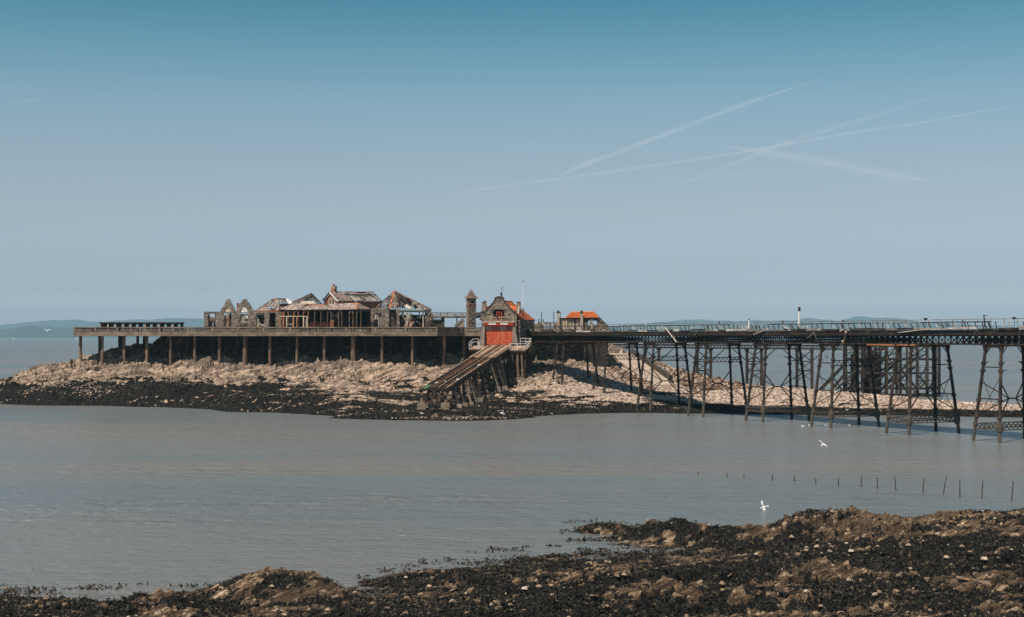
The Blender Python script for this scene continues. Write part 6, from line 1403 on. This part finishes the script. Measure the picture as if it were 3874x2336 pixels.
for px, py, lab in [(3502, 1208, 'small dark loudspeaker on the railing left of the leaning lamp post'), (3837, 1205, 'small dark loudspeaker on the railing nearest the right edge'), (3190, 1214, 'small dark box on the railing above the landing stage'), (2962, 1218, 'tiny lamp on the railing left of the tall white lamp post'), (2721, 1221, 'tiny camera on the far railing in the middle of the pier')]:  # loudspeaker and camera boxes on posts, one tiny lamp; none gives light
    q = onpier(px, 3.1); big = py < 1210; a = P(px, py + 12, q.y); t = thing('railing_fitting', a, lab, 'lamp')
    mb = MB(); mb.tube(P(px, 1236, q.y), P(px, py + 3, q.y), .035, .03, 5); mb.build('shaft', M_iron, t); w = .14 if big else .08; mb = MB(); p_ = P(px, py, q.y); mb.hexa([(p_.x - w, p_.y - w, p_.z - .1), (p_.x + w, p_.y - w, p_.z - .1), (p_.x + w, p_.y + w, p_.z - .1), (p_.x - w, p_.y + w, p_.z - .1), (p_.x - w * 1.4, p_.y - w, p_.z + .12), (p_.x + w * 1.4, p_.y - w, p_.z + .12), (p_.x + w * 1.4, p_.y + w, p_.z + .12), (p_.x - w * 1.4, p_.y + w, p_.z + .12)]); mb.build('fitting_head', M_black, t)
# hanging things
q = onpier(2087, -3.4); t = thing('rope_loop', P(2088, 1262, 236), 'turquoise rope loop hanging from the pier beside the boathouse', 'rope')
mb = MB(); c = P(2086, 1286.5, 236); mb.path([c + Vector((math.cos(a) * .16 + math.sin(a) * .06, 0, math.sin(a) * .55)) for a in np.linspace(0, 2 * math.pi, 15)], .045, 5); mb.build('loop', M_blue, t); mb = MB(); mb.tube(P(2087, 1262, 236), P(2087, 1275, 236), .015, .015, 4); mb.build('line', M_dwood, t)
q = onpier(3127, -3.4); t = thing('hanging_ring', P(3126, 1312, q.y), 'small dark ring hanging on a line under the pier left of the landing stage', 'ring')
mb = MB(); c = P(3127, 1352, q.y); mb.path([c + Vector((math.cos(a) * .15, 0, math.sin(a) * .17)) for a in np.linspace(0, 2 * math.pi, 13)], .035, 5); mb.build('ring', M_iron, t); mb = MB(); mb.tube(P(3126, 1310, q.y), P(3127, 1346, q.y), .012, .012, 4); mb.build('line', M_iron, t)
for pts, lab in [([(3078, 1250), (3085, 1275), (3098, 1305), (3116, 1325)], 'slack line hanging off the pier deck left of the landing stage'), ([(3200, 1258), (3195, 1285), (3178, 1310)], 'knotted line with pale floats hanging off the pier deck')]:
    q = onpier(pts[0][0], -3.5); t = thing('hanging_line', P(*pts[0], q.y), lab, 'line'); mb = MB(); mb.path([P(*p, q.y) for p in pts], .03, 5); mb.build('line', M_deckw, t)
    if len(pts) == 3:
        for p in [(3200, 1259), (3188, 1294)]: mb = MB(); mb.lathe(P(*p, q.y - .05), [(.03, -.1), (.13, 0), (.12, .12), (.03, .2)], 7); mb.build('float', M_cream, t)

# ------------------------------------------------------------------ rear jetty and landing stage
jt = thing('rear_jetty', P(2800, 1310, 262), 'dark steel jetty on paired columns behind the iron pier', 'jetty')
YJ = 290
def jY(px): return float(np.interp(px, [2310, 3190], [290, 268]))
def jz(py, Y=YJ): return PZ(py, Y)
def jb(a, b_, w, h_=None, nm='brace', Y=0.0, m_=M_iron, par=None): mb = MB(); mb.bar(P(*a, jY(a[0]) + Y), P(*b_, jY(b_[0]) + Y), w, h_ or w); return mb.build(nm, m_, par or jt)
for Y in (-1.3, 1.3):
    jb((2310, 1304), (3185, 1309), .25, .3, 'top_chord', Y); jb((2310, 1314), (3185, 1322), .25, .28, 'bottom_chord', Y)
    mb = MB()
    for i in range(75): x0 = 2310 + i * 11.7; ya, yb = jY(x0) + Y, jY(x0 + 11.7) + Y; mb.bar(P(x0, 1305, ya), P(x0 + 11.7, 1320, yb), .09); mb.bar(P(x0, 1319, ya), P(x0 + 11.7, 1305, yb), .09)
    mb.build('web', M_iron, jt, kind='stuff')
for a, b_ in [(2442, 2493), (2638, 2689), (2826, 2881), (3015, 3072)]:
    for px in (a, b_):
        for Y in (jY(px) - 1.3, jY(px) + 1.3):
            if Y > jY(px) and px == a: continue
            x = PX(px, Y); mb = MB(); mb.box(x - .25, x + .25, Y - .25, Y + .25, -1.5, jz(1316, Y)); mb.build('column', M_iron if px == a else M_dwood, jt)
            for s_ in (-1, 1): mb = MB(); mb.extrude([P(px + s_ * 4, 1320, Y), P(px + s_ * 13, 1320, Y), P(px + s_ * 7, 1324, Y), P(px + s_ * 4, 1334, Y)], (0, .3, 0)); mb.build('gusset', M_iron, jt)
    jb((a, 1326), (b_, 1368), .16); jb((b_, 1326), (a, 1368), .16); jb((a, 1368), (b_, 1368), .18); jb((a, 1372), (b_, 1403), .12); jb((b_, 1368), (a, 1403), .14); jb((a, 1403), (b_, 1403), .25)
    jb((a, 1406), (b_, 1440), .12); jb((b_, 1406), (a, 1440), .12)
    jb((a - 52, 1322), (a - 2, 1366), .16); jb((b_ + 52, 1322), (b_ + 2, 1366), .16)
for p_ in [((2349, 1330), (2380, 1317)), ((2349, 1330), (2393, 1334)), ((2393, 1334), (2372, 1317)), ((2318, 1338), (2318, 1318)), ((2316, 1336), (2346, 1306))]: jb(*p_, .12)
ls = thing('landing_stage', P(3360, 1400, 262), 'dense dark timber and iron landing stage with stairs behind the right half of the pier', 'landing stage')
def lb(a, b_, w, h_=None, nm='beam', Y=262, Y2=None, m_=M_iron): mb = MB(); mb.bar(P(*a, Y), P(*b_, Y2 or Y), w, h_ or w); return mb.build(nm, m_, ls)
for Y, xs_ in ((257, [3193, 3232, 3262, 3295, 3356, 3393, 3431, 3471, 3508, 3540]), (262, [3200, 3245, 3272, 3312, 3352, 3408, 3445, 3507, 3553]), (267, [3195, 3240, 3285, 3330, 3405, 3470, 3530])):
    for px in xs_: x = PX(px, Y); w = random.uniform(.13, .24); mb = MB(); mb.box(x - w, x + w, Y - w, Y + w, -1.0, jz(1303, Y)); mb.build('post', M_iron if random.random() < .7 else M_dwood, ls)
    for py in (1309, 1358, 1411, 1469, 1494):
        lb((3190, py), (3556, py + 2), .3, .36 if py != 1358 else .42, 'beam', Y)
for a, b_, w in [((3100, 1478), (3190, 1385), .5), ((3140, 1482), (3205, 1405), .42), ((3160, 1478), (3240, 1400), .3), ((3288, 1470), (3386, 1375), .34), ((3318, 1490), (3440, 1372), .4), ((3385, 1455), (3460, 1388), .4), ((3330, 1498), (3400, 1430), .26), ((3200, 1440), (3240, 1480), .3), ((3400, 1440), (3440, 1492), .35), ((3478, 1420), (3505, 1460), .3), ((3505, 1480), (3545, 1445), .3), ((3455, 1490), (3500, 1450), .3), ((3360, 1372), (3410, 1420), .25), ((3230, 1470), (3300, 1410), .24), ((3240, 1400), (3290, 1345), .3), ((3260, 1360), (3345, 1308), .4), ((3275, 1364), (3358, 1312), .3), ((3440, 1358), (3500, 1312), .2)]: lb(a, b_, w, w, 'diagonal', random.choice([256.6, 258, 260]), m_=random.choice([M_iron, M_dwood, M_leg]))
for k in range(14): t = (k + .5) / 14; mb = MB(); a = P(3262, 1361, 256.3).lerp(P(3347, 1309, 256.3), t); mb.box(a.x - .28, a.x + .28, a.y - .2, a.y + 1.4, a.z, a.z + .06); mb.build('stair_tread', M_dwood, ls)
for (x0, x1, py) in [(3320, 3486, 1342), (3200, 3330, 1398), (3440, 3500, 1392)]:
    for dy in (0, 8): lb((x0, py + dy - 8), (x1, py + dy - 8), .06, .06, 'hand_rail', 268)
    for px in range(x0, x1 + 1, 20): lb((px, py - 8), (px, py + 12), .06, .06, 'rail_post', 268)
random.seed(41)
for i in range(95):
    Y = random.choice([258, 260, 263, 266]); nx_ = [3193, 3215, 3232, 3262, 3280, 3295, 3320, 3356, 3393, 3431, 3471, 3508, 3540]; ny_ = [1309, 1335, 1358, 1385, 1411, 1440, 1469, 1494]
    i0 = random.randrange(0, 7) if i < 62 else random.randrange(6, 11); j0 = random.randrange(0, 7); i1 = min(12, i0 + random.choice([1, 1, 2])); j1 = min(7, max(0, j0 + random.choice([-2, -1, -1, 0, 0, 1])))
    lb((nx_[i0], ny_[j0]), (nx_[i1], ny_[j1]), random.uniform(.1, .22), None, 'timber', Y, m_=random.choice([M_iron, M_dwood, M_leg, M_dwood]))
for a, b_, Y in [(3218, 3240, 265.4), (3262, 3290, 266), (3300, 3335, 265)]: mb = MB(); mb.box(PX(a, Y), PX(b_, Y), Y, Y + .2, 0, jz(1340, Y)); mb.build('dark_backing', M_black, ls)  # black sheets added to darken the dense middle of the stage
# ------------------------------------------------------------------ ramp, boulders, pebbles, weed, stakes, gulls, boats
rp = thing('concrete_ramp', (rtl + rbr) / 2, 'pale concrete ramp with a dark kerb wall running down to the pebble beach', 'ramp')
nseg = 9
for i in range(nseg):
    t0, t1 = i / nseg, (i + .985) / nseg
    mb = MB(); mb.slab([rtl.lerp(rbl, t1), rtr.lerp(rbr, t1), rtr.lerp(rbr, t0), rtl.lerp(rbl, t0)], .6); mb.build('slab', M_conc2, rp)
kw0, kw1 = P(2396, 1352, 256.5), P(2562, 1447, 251)
up = Vector((0, 0, .35)); mb = MB(); mb.bar(rtr + Vector((.25, 1, .35)), rbr.lerp(rtr, .1) + Vector((.25, 0, .35)), .5, 1.1); mb.build('kerb_wall', M_dconc, rp)
# boulders
def rock_mesh(name, seed, mat, flat=.7):
    rng = random.Random(seed); bm = bmesh.new(); bmesh.ops.create_icosphere(bm, subdivisions=2, radius=1.0)
    planes = [(Vector((rng.gauss(0, 1), rng.gauss(0, 1), rng.gauss(0, 1))).normalized(), rng.uniform(.35, .75)) for _ in range(12)]
    for v in bm.verts:
        for n0, d0 in planes:
            e = v.co.dot(n0) - d0
            if e > 0: v.co -= n0 * e
        v.co.z *= flat; v.co += Vector((rng.uniform(-.07, .07), rng.uniform(-.07, .07), rng.uniform(-.07, .07)))
    me = bpy.data.meshes.new(name); bm.to_mesh(me); bm.free(); me.materials.append(mat); return me
M_boul = noise_mat('boulder_rock', stops((0.07, 0.042, 0.028), (0.19, 0.12, 0.08), (0.38, 0.27, 0.19)), scale=1.6, bump=.6, bscale=5, piece=.35)
M_boul2 = noise_mat('shore_boulder', stops((0.09, 0.06, 0.04), (0.20, 0.135, 0.088), (0.36, 0.26, 0.18)), scale=3, bump=.7, bscale=9, piece=.35)
RM = [rock_mesh('boulder', s_, M_boul, random.uniform(.6, .9)) for s_ in range(8)]
random.seed(9); cnt = 0
crest = [(2335, 1338), (2400, 1352), (2470, 1368), (2530, 1385), (2600, 1400), (2680, 1418), (2760, 1440), (2840, 1456), (2900, 1464)]
def crest_y(px): return float(np.interp(px, [c_[0] for c_ in crest], [c_[1] for c_ in crest]))
while cnt < 285:
    px = random.triangular(2330, 2890, 2650); cyy = crest_y(px); lo = float(np.interp(px, [2330, 2480, 2560, 2700, 2800, 2890], [12, 10, 62, 62, 30, 8]))
    if cnt > 230: px = random.uniform(2300, 2475); py = 1365 + (px - 2300) * .50 + random.uniform(0, 34); s0 = random.uniform(.3, .7)
    else: py = cyy + random.uniform(-2, lo); s0 = random.uniform(.26, .5) * (1.2 if 2560 < px < 2800 else 1)
    # find the ground under this pixel by stepping along the view ray
    hit = None
    for Y in np.arange(228, 290, .8):
        q = P(px, py, Y)
        if ground_z(q.x, q.y) >= q.z - .3: hit = q; break
    if hit is None: continue
    t_, d_ = ramp_mask(np.array([hit.x]), np.array([hit.y]))
    if d_[0] < 2.9 and -.05 < t_[0] < 1.0: continue
    o = bpy.data.objects.new('boulder', RM[cnt % 8]); C.objects.link(o); o.location = (hit.x, hit.y, ground_z(hit.x, hit.y) + s0 * .35)
    o.scale = (s0 * random.uniform(.9, 1.4), s0 * random.uniform(.8, 1.2), s0 * random.uniform(.8, 1.1)); o.rotation_euler = (random.uniform(-.5, .5), random.uniform(-.5, .5), random.uniform(0, 6.28))
    tag(o, 'brown angular boulder in the bank beside the concrete ramp', 'boulder', 'boulders banked beside the ramp'); cnt += 1
# cobbles of the beach: thousands of small rounded stones, one object
def scatter_stones(name, pts, sizes, mat, label, seed):
    rng = np.random.default_rng(seed)
    ring = np.array([(1, 0, 0), (.45, .85, 0), (-.6, .8, 0), (-1, -.05, 0), (-.45, -.9, 0), (.7, -.7, 0)])
    base = np.concatenate([ring + (0, 0, -.15), ring * (.62, .62, 0) + (0, 0, .48)])
    tri = np.array([(k, (k + 1) % 6, 6 + (k + 1) % 6, 6 + k) for k in range(6)] + [(6, 7, 8, 9), (9, 10, 11, 6)])
    n_ = len(pts); B = np.repeat(base[None], n_, 0) + rng.normal(0, .10, (n_, 12, 3)); th = rng.uniform(0, 6.28, n_); c, s_ = np.cos(th)[:, None], np.sin(th)[:, None]
    X = B[:, :, 0] * c * 1.25 - B[:, :, 1] * s_; Yv = B[:, :, 0] * s_ * 1.25 + B[:, :, 1] * c; Z = B[:, :, 2] + .1
    V = np.stack([X * sizes[:, None] + pts[:, 0:1], Yv * sizes[:, None] + pts[:, 1:2], Z * sizes[:, None] + pts[:, 2:3]], 2).reshape(-1, 3)
    T_ = (tri[None] + (np.arange(n_) * 12)[:, None, None]).reshape(-1, 4)
    o = link_mesh(name, np_mesh(name, V, T_, mat, {'tone': np.repeat(rng.uniform(0, 1, n_), 12)}), mat); tag(o, label, None, None, 'stuff'); return o
def tone_mat(name, stops_, rough=.85):
    m, n, l, b = new_mat(name); at = n.new('ShaderNodeAttribute'); at.attribute_name = 'tone'; r = ramp(n, stops_); l.new(at.outputs['Fac'], r.inputs[0]); l.new(r.outputs[0], b.inputs['Base Color']); b.inputs['Roughness'].default_value = rough; b.inputs['Specular IOR Level'].default_value = .25; return m
M_cob = tone_mat('pale_cobbles', [(0, (.12, .08, .06)), (.25, (.28, .20, .15)), (.6, (.46, .35, .275)), (1, (.68, .56, .47))])
rng = np.random.default_rng(4); N = 60000
x = rng.uniform(2, 88, N); y = rng.uniform(184, 262, N); zg, wg, pg = isl_at(x, y)
keep = (pg > .35) & (wg < .6) & (zg > .1); x, y, zg = x[keep][:17000], y[keep][:17000], zg[keep][:17000]
scatter_stones('beach_cobbles', np.stack([x, y, zg], 1), rng.uniform(.08, .24, len(x)), M_cob, 'pale cobbles of the causeway beach under the pier', 5)
# seaweed
def weed_blades(name, pts, length, width, mat, label, seed):
    rng = np.random.default_rng(seed); n_ = len(pts); th = rng.uniform(0, 6.28, n_); l_ = length * rng.uniform(.6, 1.5, n_); w = width * rng.uniform(.7, 1.4, n_)
    dx, dy = np.cos(th), np.sin(th); lift = rng.uniform(.15, .9, n_); V = np.zeros((n_, 6, 3))
    for i, (t, hh) in enumerate(((0, 0.0), (.5, 1.0), (1.0, .35))):
        for j, sg in enumerate((-1, 1)):
            ww = w * (1 if i < 2 else .35)
            V[:, i * 2 + j, 0] = pts[:, 0] + dx * l_ * t - dy * sg * ww; V[:, i * 2 + j, 1] = pts[:, 1] + dy * l_ * t + dx * sg * ww
            V[:, i * 2 + j, 2] = pts[:, 2] + hh * l_ * lift * .55 + rng.normal(0, .1, n_) * l_
    Q = (np.array([(0, 1, 3, 2), (2, 3, 5, 4)])[None] + (np.arange(n_) * 6)[:, None, None]).reshape(-1, 4)
    o = link_mesh(name, np_mesh(name, V.reshape(-1, 3), Q, mat, {'tone': np.repeat(rng.uniform(0, 1, n_), 6)}), mat); tag(o, label, None, None, 'stuff'); return o
M_weed = tone_mat('wrack_fronds', [(0, (.007, .006, .006)), (.55, (.015, .014, .011)), (.85, (.045, .036, .020)), (1, (.16, .115, .06))], .55)
N = 560000; x = rng.uniform(-34, 36, N); y = rng.uniform(43, 98, N); px = x / y * F + 1937
ok = (px > -80) & (px < 3960); x, y = x[ok], y[ok]; zg, wg = fore_height(x, y)
ok = (wg > .45) & (zg > -.06) & (H - zg > 0); x, y, zg = x[ok][:190000], y[ok][:190000], zg[ok][:190000]
weed_blades('seaweed', np.stack([x, y, zg], 1), .15, .017, M_weed, 'dark bladder wrack covering the near rocks', 6)
# weed floating just off the shore
N = 60000; x = rng.uniform(-34, 36, N); y = rng.uniform(54, 100, N); zg, wg = fore_height(x, y); n1 = fbm(x * .5, y * 1.6, 61, 3)
ok = (zg < -.02) & (zg > -.34) & (n1 > .60); x, y = x[ok], y[ok]
weed_blades('floating_seaweed', np.stack([x, y, np.full(len(x), .01)], 1), .22, .03, M_weed, 'strands of weed floating along the near waterline', 7)
N = 380000; x = rng.uniform(-100, 88, N); y = rng.uniform(184, 245, N); zg, wg, pg = isl_at(x, y); ok = (wg > .55) & (zg > .05) & (zg < 4.5); x, y, zg = x[ok][:110000], y[ok][:110000], zg[ok][:110000]
weed_blades('island_seaweed', np.stack([x, y, zg], 1), .26, .045, M_weed, 'black weed carpeting the lower shore of the island', 8)
N = 60000; x = rng.uniform(-100, 30, N); y = rng.uniform(184, 242, N); zg, wg, pg = isl_at(x, y); ok = (zg > .1) & (zg < 4.2) & (pg < .3) & (fbm(x * .12, y * .5, 83, 4) + .25 * fbm(x * 2, y * 2, 85, 2) > .775)
x, y, zg = x[ok][:5200], y[ok][:5200], zg[ok][:5200]
scatter_stones('island_stones', np.stack([x, y, zg + .03], 1), rng.uniform(.05, .15, len(x)), M_cob, 'pale loose stones strewn over the island shore', 12)
# pale loose stones among the near weed, the largest as things
N = 16000; x = rng.uniform(-30, 34, N); y = rng.uniform(46, 90, N); zg, wg = fore_height(x, y); ok = (wg > .3) & (zg > .15) & (fbm(x * .35, y * .6, 71, 3) > .5); x, y, zg = x[ok][:900], y[ok][:900], zg[ok][:900]
M_loose = tone_mat('pale_shore_stones', [(0, (.14, .10, .07)), (.4, (.30, .21, .14)), (.8, (.46, .34, .25)), (1, (.66, .54, .44))])
scatter_stones('shore_stones', np.stack([x, y, zg + .02], 1), rng.uniform(.04, .14, len(x)) ** 1.0, M_loose, 'small pale stones lying in the near seaweed', 9)
RM2 = [rock_mesh('shore_rock', 30 + s_, M_boul2, random.uniform(.5, .7)) for s_ in range(8)]
random.seed(15); cnt = 0
while cnt < 110:
    px, py = random.uniform(60, 3860), random.uniform(2000, 2330); q = G(px, py, .6)
    zq_, wq = fore_height(np.array([q.x]), np.array([q.y]))
    if zq_[0] < .3 or wq[0] < .2: continue
    s0 = random.uniform(.10, .24) * (1.4 if random.random() < .1 else 1); o = bpy.data.objects.new('shore_rock', RM2[cnt % 8]); C.objects.link(o); o.location = (q.x, q.y, zq_[0] + s0 * .12)
    o.scale = (s0 * random.uniform(1, 1.8), s0, s0 * random.uniform(.6, .9)); o.rotation_euler = (random.uniform(-.3, .3), random.uniform(-.5, .1), random.uniform(0, .9)); tag(o, 'loose brown rock showing through the near seaweed', 'rock', 'loose rocks in the near seaweed'); cnt += 1
# the big outcrop in the lower right: several blocks of one rock mass
t = thing('rock_outcrop', G(3650, 2235, .9), 'largest knobbly brown outcrop in the seaweed at the lower right', 'rock')
for i, (px, py, s0, sx) in enumerate([(3650, 2228, .62, 1.7), (3610, 2222, .42, 1.2), (3710, 2236, .45, 1.3), (3745, 2222, .3, 1.1), (3660, 2200, .35, 1.5)]):
    q = G(px, py, 1.3); o = bpy.data.objects.new('block', RM2[(i * 3) % 8]); C.objects.link(o); o.parent = t; zq_, _ = fore_height(np.array([q.x]), np.array([q.y]))
    o.location = Vector((q.x, q.y, zq_[0] + s0 * .1)) - Vector(t.location); o.scale = (s0 * sx, s0, s0 * .85); o.rotation_euler = (.2, -.25, i * .7)
# stakes
M_stake = noise_mat('stake_wood', stops((0.03, 0.022, 0.016), (0.07, 0.052, 0.038), (0.13, 0.10, 0.075)), scale=6, bump=.4)
words_ = ['farthest left and shortest', 'second', 'third', 'fourth', 'fifth', 'sixth', 'seventh', 'eighth', 'ninth', 'tenth', 'eleventh', 'twelfth', 'thirteenth', 'fourteenth', 'last and rightmost']
for i, (bx, tx, ty, by) in enumerate([(404, 405, 225, 242), (585, 587, 232, 258), (693, 692, 246, 268), (873, 873, 243, 282), (1012, 1013, 252, 290), (1147, 1148, 262, 300), (1291, 1289, 263, 315), (1434, 1437, 253, 320), (1536, 1538, 262, 333), (1655, 1645, 252, 344), (1825, 1833, 264, 356), (1951, 1976, 255, 370), (2059, 2058, 277, 388), (2196, 2206, 278, 394), (2385, 2397, 287, 410)]):
    q = G(2400 + bx / 1.672, 1650 + by / 1.672); tp = P(2400 + tx / 1.672, 1650 + ty / 1.672, q.y); mb = MB(); mb.tube(q - (tp - q) * .3 - Vector((0, 0, .3)), q.lerp(tp, .5), .045, .04, 7); mb.tube(q.lerp(tp, .5), tp, .04, .03, 7)
    o = mb.build('stake', M_stake); lean = 'leaning ' if abs(tx - bx) > 8 else ''; tag(o, f'{words_[i]} {lean}wooden stake of the row standing in the water', 'stake', 'row of stakes in the water')
# gulls
M_gull = noise_mat('white_feathers', stops((0.62, 0.58, 0.55), (0.78, 0.75, 0.72)), scale=8, bump=.1); M_gwing = noise_mat('pale_grey_feathers', stops((0.42, 0.42, 0.43), (0.6, 0.6, 0.6)), scale=8, bump=.1)
def flying_gull(loc, rot, span, label, flap=.25):
    t = thing('gull', loc, label, 'gull'); t.rotation_euler = rot; s_ = span / 2
    def mk(name, V, Fc, m_):
        me = bpy.data.meshes.new(name); me.from_pydata(V, [], Fc); me.materials.append(m_); o = bpy.data.objects.new(name, me); C.objects.link(o); o.parent = t; return o
    b = MB(); prof = [(.01, -.30), (.05, -.24), (.09, -.08), (.085, .06), (.05, .16), (.055, .21), (.03, .27), (.008, .31)]
    n_ = 8; V = []; Fc = []
    for r_, y_ in prof:
        for k in range(n_): a = 2 * math.pi * k / n_; V.append((math.cos(a) * r_ * s_ * 1.3, y_ * s_ * 1.6, math.sin(a) * r_ * s_ * 1.2))
    for i in range(len(prof) - 1):
        for k in range(n_): Fc.append((i * n_ + k, i * n_ + (k + 1) % n_, (i + 1) * n_ + (k + 1) % n_, (i + 1) * n_ + k))
    mk('body', V, Fc, M_gull); mk('tail', [(-.03 * s_, -.4 * s_, 0), (.03 * s_, -.4 * s_, 0), (.12 * s_, -.62 * s_, .01), (-.12 * s_, -.62 * s_, .01), (0, -.4 * s_, .03 * s_)], [(0, 1, 2, 3), (0, 4, 1)], M_gull)
    mk('beak', [(-.02 * s_, .48 * s_, 0), (.02 * s_, .48 * s_, 0), (0, .6 * s_, -.02 * s_), (0, .48 * s_, .03 * s_)], [(0, 1, 2), (0, 3, 2), (1, 3, 2), (0, 1, 3)], M_cream)
    for sg in (-1, 1):
        P_ = [(0.05, .16, 0), (.38, .24, flap * .9), (.72, .12, flap * 1.1), (1.0, -.10, flap * .7), (.7, -.08, flap * 1.05), (.38, -.06, flap * .85), (.05, -.14, 0)]
        V = [(sg * a * s_, b_ * s_, c_ * s_) for a, b_, c_ in P_]; V += [(v[0], v[1], v[2] - .02 * s_) for v in V]
        Fc = [(0, 1, 5, 6), (1, 2, 4, 5), (2, 3, 4), (13, 12, 8, 7), (12, 11, 9, 8), (11, 10, 9)] + [(k, (k + 1) % 7, 7 + (k + 1) % 7, 7 + k) for k in range(7)]
        w = mk('wing', V, Fc, M_gull)
        a, b_, c_ = P_[3]; V = [(sg * .86 * s_, .03 * s_, (flap * .92 + .012) * s_), (sg * 1.02 * s_, -.11 * s_, (flap * .7 + .012) * s_), (sg * .84 * s_, -.09 * s_, (flap * .9 + .012) * s_), (sg * .9 * s_, -.03 * s_, (flap * .85 - .03) * s_)]
        o = mk('wing_tip', V, [(0, 1, 2), (0, 3, 1), (1, 3, 2), (2, 3, 0)], M_black); o.parent = w
def axes(x, z):
    x = Vector(x).normalized(); z = Vector(z); y = z.cross(x).normalized(); z = x.cross(y)
    return Matrix((x, y, z)).transposed().to_euler()
flying_gull(P(2889, 1920, 90), axes((-.3, .25, .92), (.1, -.85, .35)), 1.05, 'white gull banking steeply just above the water near the rocks', .18)
flying_gull(P(3111, 1681, 108), axes((.78, .1, -.6), (.3, -.75, .55)), .92, 'white gull gliding over the water below the pier', .22)
flying_gull(P(180, 1252, 190), axes((1, .2, .05), (0, -.35, .9)), 1.0, 'white gull flying before the far headland at the left', .3)
gm = MB(); gm.lathe((0, 0, 0), [(.02, .02), (.1, .06), (.13, .16), (.09, .25), (.05, .3), (.06, .36), (.03, .42)], 7)
gme = bpy.data.meshes.new('gull_body')
# a resting gull: body stretched along x, head at one end
bb = MB(); prof = [(-.28, .02, .17), (-.18, .07, .16), (0, .115, .15), (.12, .10, .17), (.18, .06, .25), (.2, .055, .33), (.25, .02, .33)]
V = []; Fc = []
for x_, r_, z_ in prof:
    for k in range(7): a = 2 * math.pi * k / 7; V.append((x_, math.cos(a) * r_, z_ + math.sin(a) * r_))
for i in range(len(prof) - 1):
    for k in range(7): Fc.append((i * 7 + k, i * 7 + (k + 1) % 7, (i + 1) * 7 + (k + 1) % 7, (i + 1) * 7 + k))
gme.from_pydata(V, [], Fc); gme.materials.append(M_gull)
lme = bpy.data.meshes.new('gull_leg'); lme.from_pydata([(-.012, -.012, -.02), (.012, -.012, -.02), (.012, .012, -.02), (-.012, .012, -.02), (-.012, -.012, .1), (.012, -.012, .1), (.012, .012, .1), (-.012, .012, .1)], [], [(0, 1, 5, 4), (1, 2, 6, 5), (2, 3, 7, 6), (3, 0, 4, 7), (0, 3, 2, 1)]); lme.materials.append(M_orangew)
def rest_gull(p, lab, grp, sc=1.25, legs=True):
    t = thing('gull', p, lab, 'gull', grp); t.rotation_euler = (0, 0, random.uniform(-1, 1) + (math.pi if random.random() < .5 else 0)); t.scale = (sc, sc, sc)
    o = bpy.data.objects.new('body', gme); C.objects.link(o); o.parent = t
    if legs:
        for y_ in (-.04, .04): o = bpy.data.objects.new('leg', lme); C.objects.link(o); o.parent = t; o.location = (0, y_, 0)
    else: o = t.children[0]; o.location = (0, 0, -.07)
for s_, u_, lab in [(.55, 1.0, 'gull perched on the middle edge of the slipway'), (.86, 1.02, 'gull perched on the right edge low on the slipway'), (.90, .65, 'gull perched on the slipway near its foot, between rails'), (.93, .38, 'gull perched on the rusty rail at the slipway foot'), (.965, .12, 'gull perched at the left foot corner of the slipway')]:
    rest_gull(SL(s_, u_, .17), lab, 'gulls perched on the slipway', .95)
for px, py, lab in [(3037, 1616, 'gull floating left of the pier leg, alone on the water'), (3064, 1613, 'gull floating against the pier leg'), (3124, 1614, 'gull floating between two pier legs'), (3200, 1614, 'larger of the two floating gulls side by side under the pier'), (3211, 1613, 'smaller of the two floating gulls side by side under the pier')]:
    rest_gull(G(px, py), lab, 'gulls floating under the pier', .85, False)
for px, py, lab in [(1899, 1569, 'left gull of the pair standing on the weedy rocks below the slipway'), (1905, 1574, 'right gull of the pair standing on the weedy rocks below the slipway'), (1595, 1569, 'lone gull on the rocks in front of the slipway foot'), (3205, 1556, 'gull standing at the beach edge behind the pier legs'), (3661, 1519, 'left gull on the crest of the pebble bar'), (3672, 1521, 'right gull on the crest of the pebble bar'), (3804, 1530, 'gull on the pebble bar near the right edge')]:
    q = None
    for Y in np.arange(184, 216, .5):
        p = P(px, py, Y)
        if ground_z(p.x, p.y) >= p.z - .05: q = Vector((p.x, p.y, ground_z(p.x, p.y))); break
    if q is None: p = P(px, py, 200); q = Vector((p.x, p.y, max(ground_z(p.x, p.y), 0)))
    rest_gull(q, lab, 'gulls standing on the shore', 1.05)
# boats far off
for px, Y, h_, lab in [(50, 4400, 6.5, 'small pale sailing boat far off at the left edge'), (290, 4400, 5.5, 'small pale sailing boat seen under the left end of the platform')]:
    p = Vector((PX(px, Y), Y, 0)); t = thing('sailing_boat', p, lab, 'sailing boat')
    mb = MB(); mb.hexa([p + Vector(v) for v in [(-2.6, -.7, -.1), (2.6, -.5, -.1), (2.6, .5, -.1), (-2.6, .7, -.1), (-3.4, -1, 1.1), (4.0, -.2, 1.3), (4.0, .2, 1.3), (-3.4, 1, 1.1)]]); mb.build('hull', M_white, t)
    mb = MB(); mb.extrude([p + Vector((-2.2, 0, 1.8)), p + Vector((.4, 0, 1.8)), p + Vector((.4, 0, h_ + 1.5))], (0, .05, 0)); mb.build('sail', M_white, t)
    mb = MB(); mb.extrude([p + Vector((.7, 0, 1.7)), p + Vector((3.4, 0, 1.5)), p + Vector((.6, 0, h_))], (0, .05, 0)); mb.build('sail', M_white, t)
    mb = MB(); mb.tube(p + Vector((.5, 0, 1)), p + Vector((.5, 0, h_ + 2)), .08, .05, 5); mb.build('mast', M_white, t)
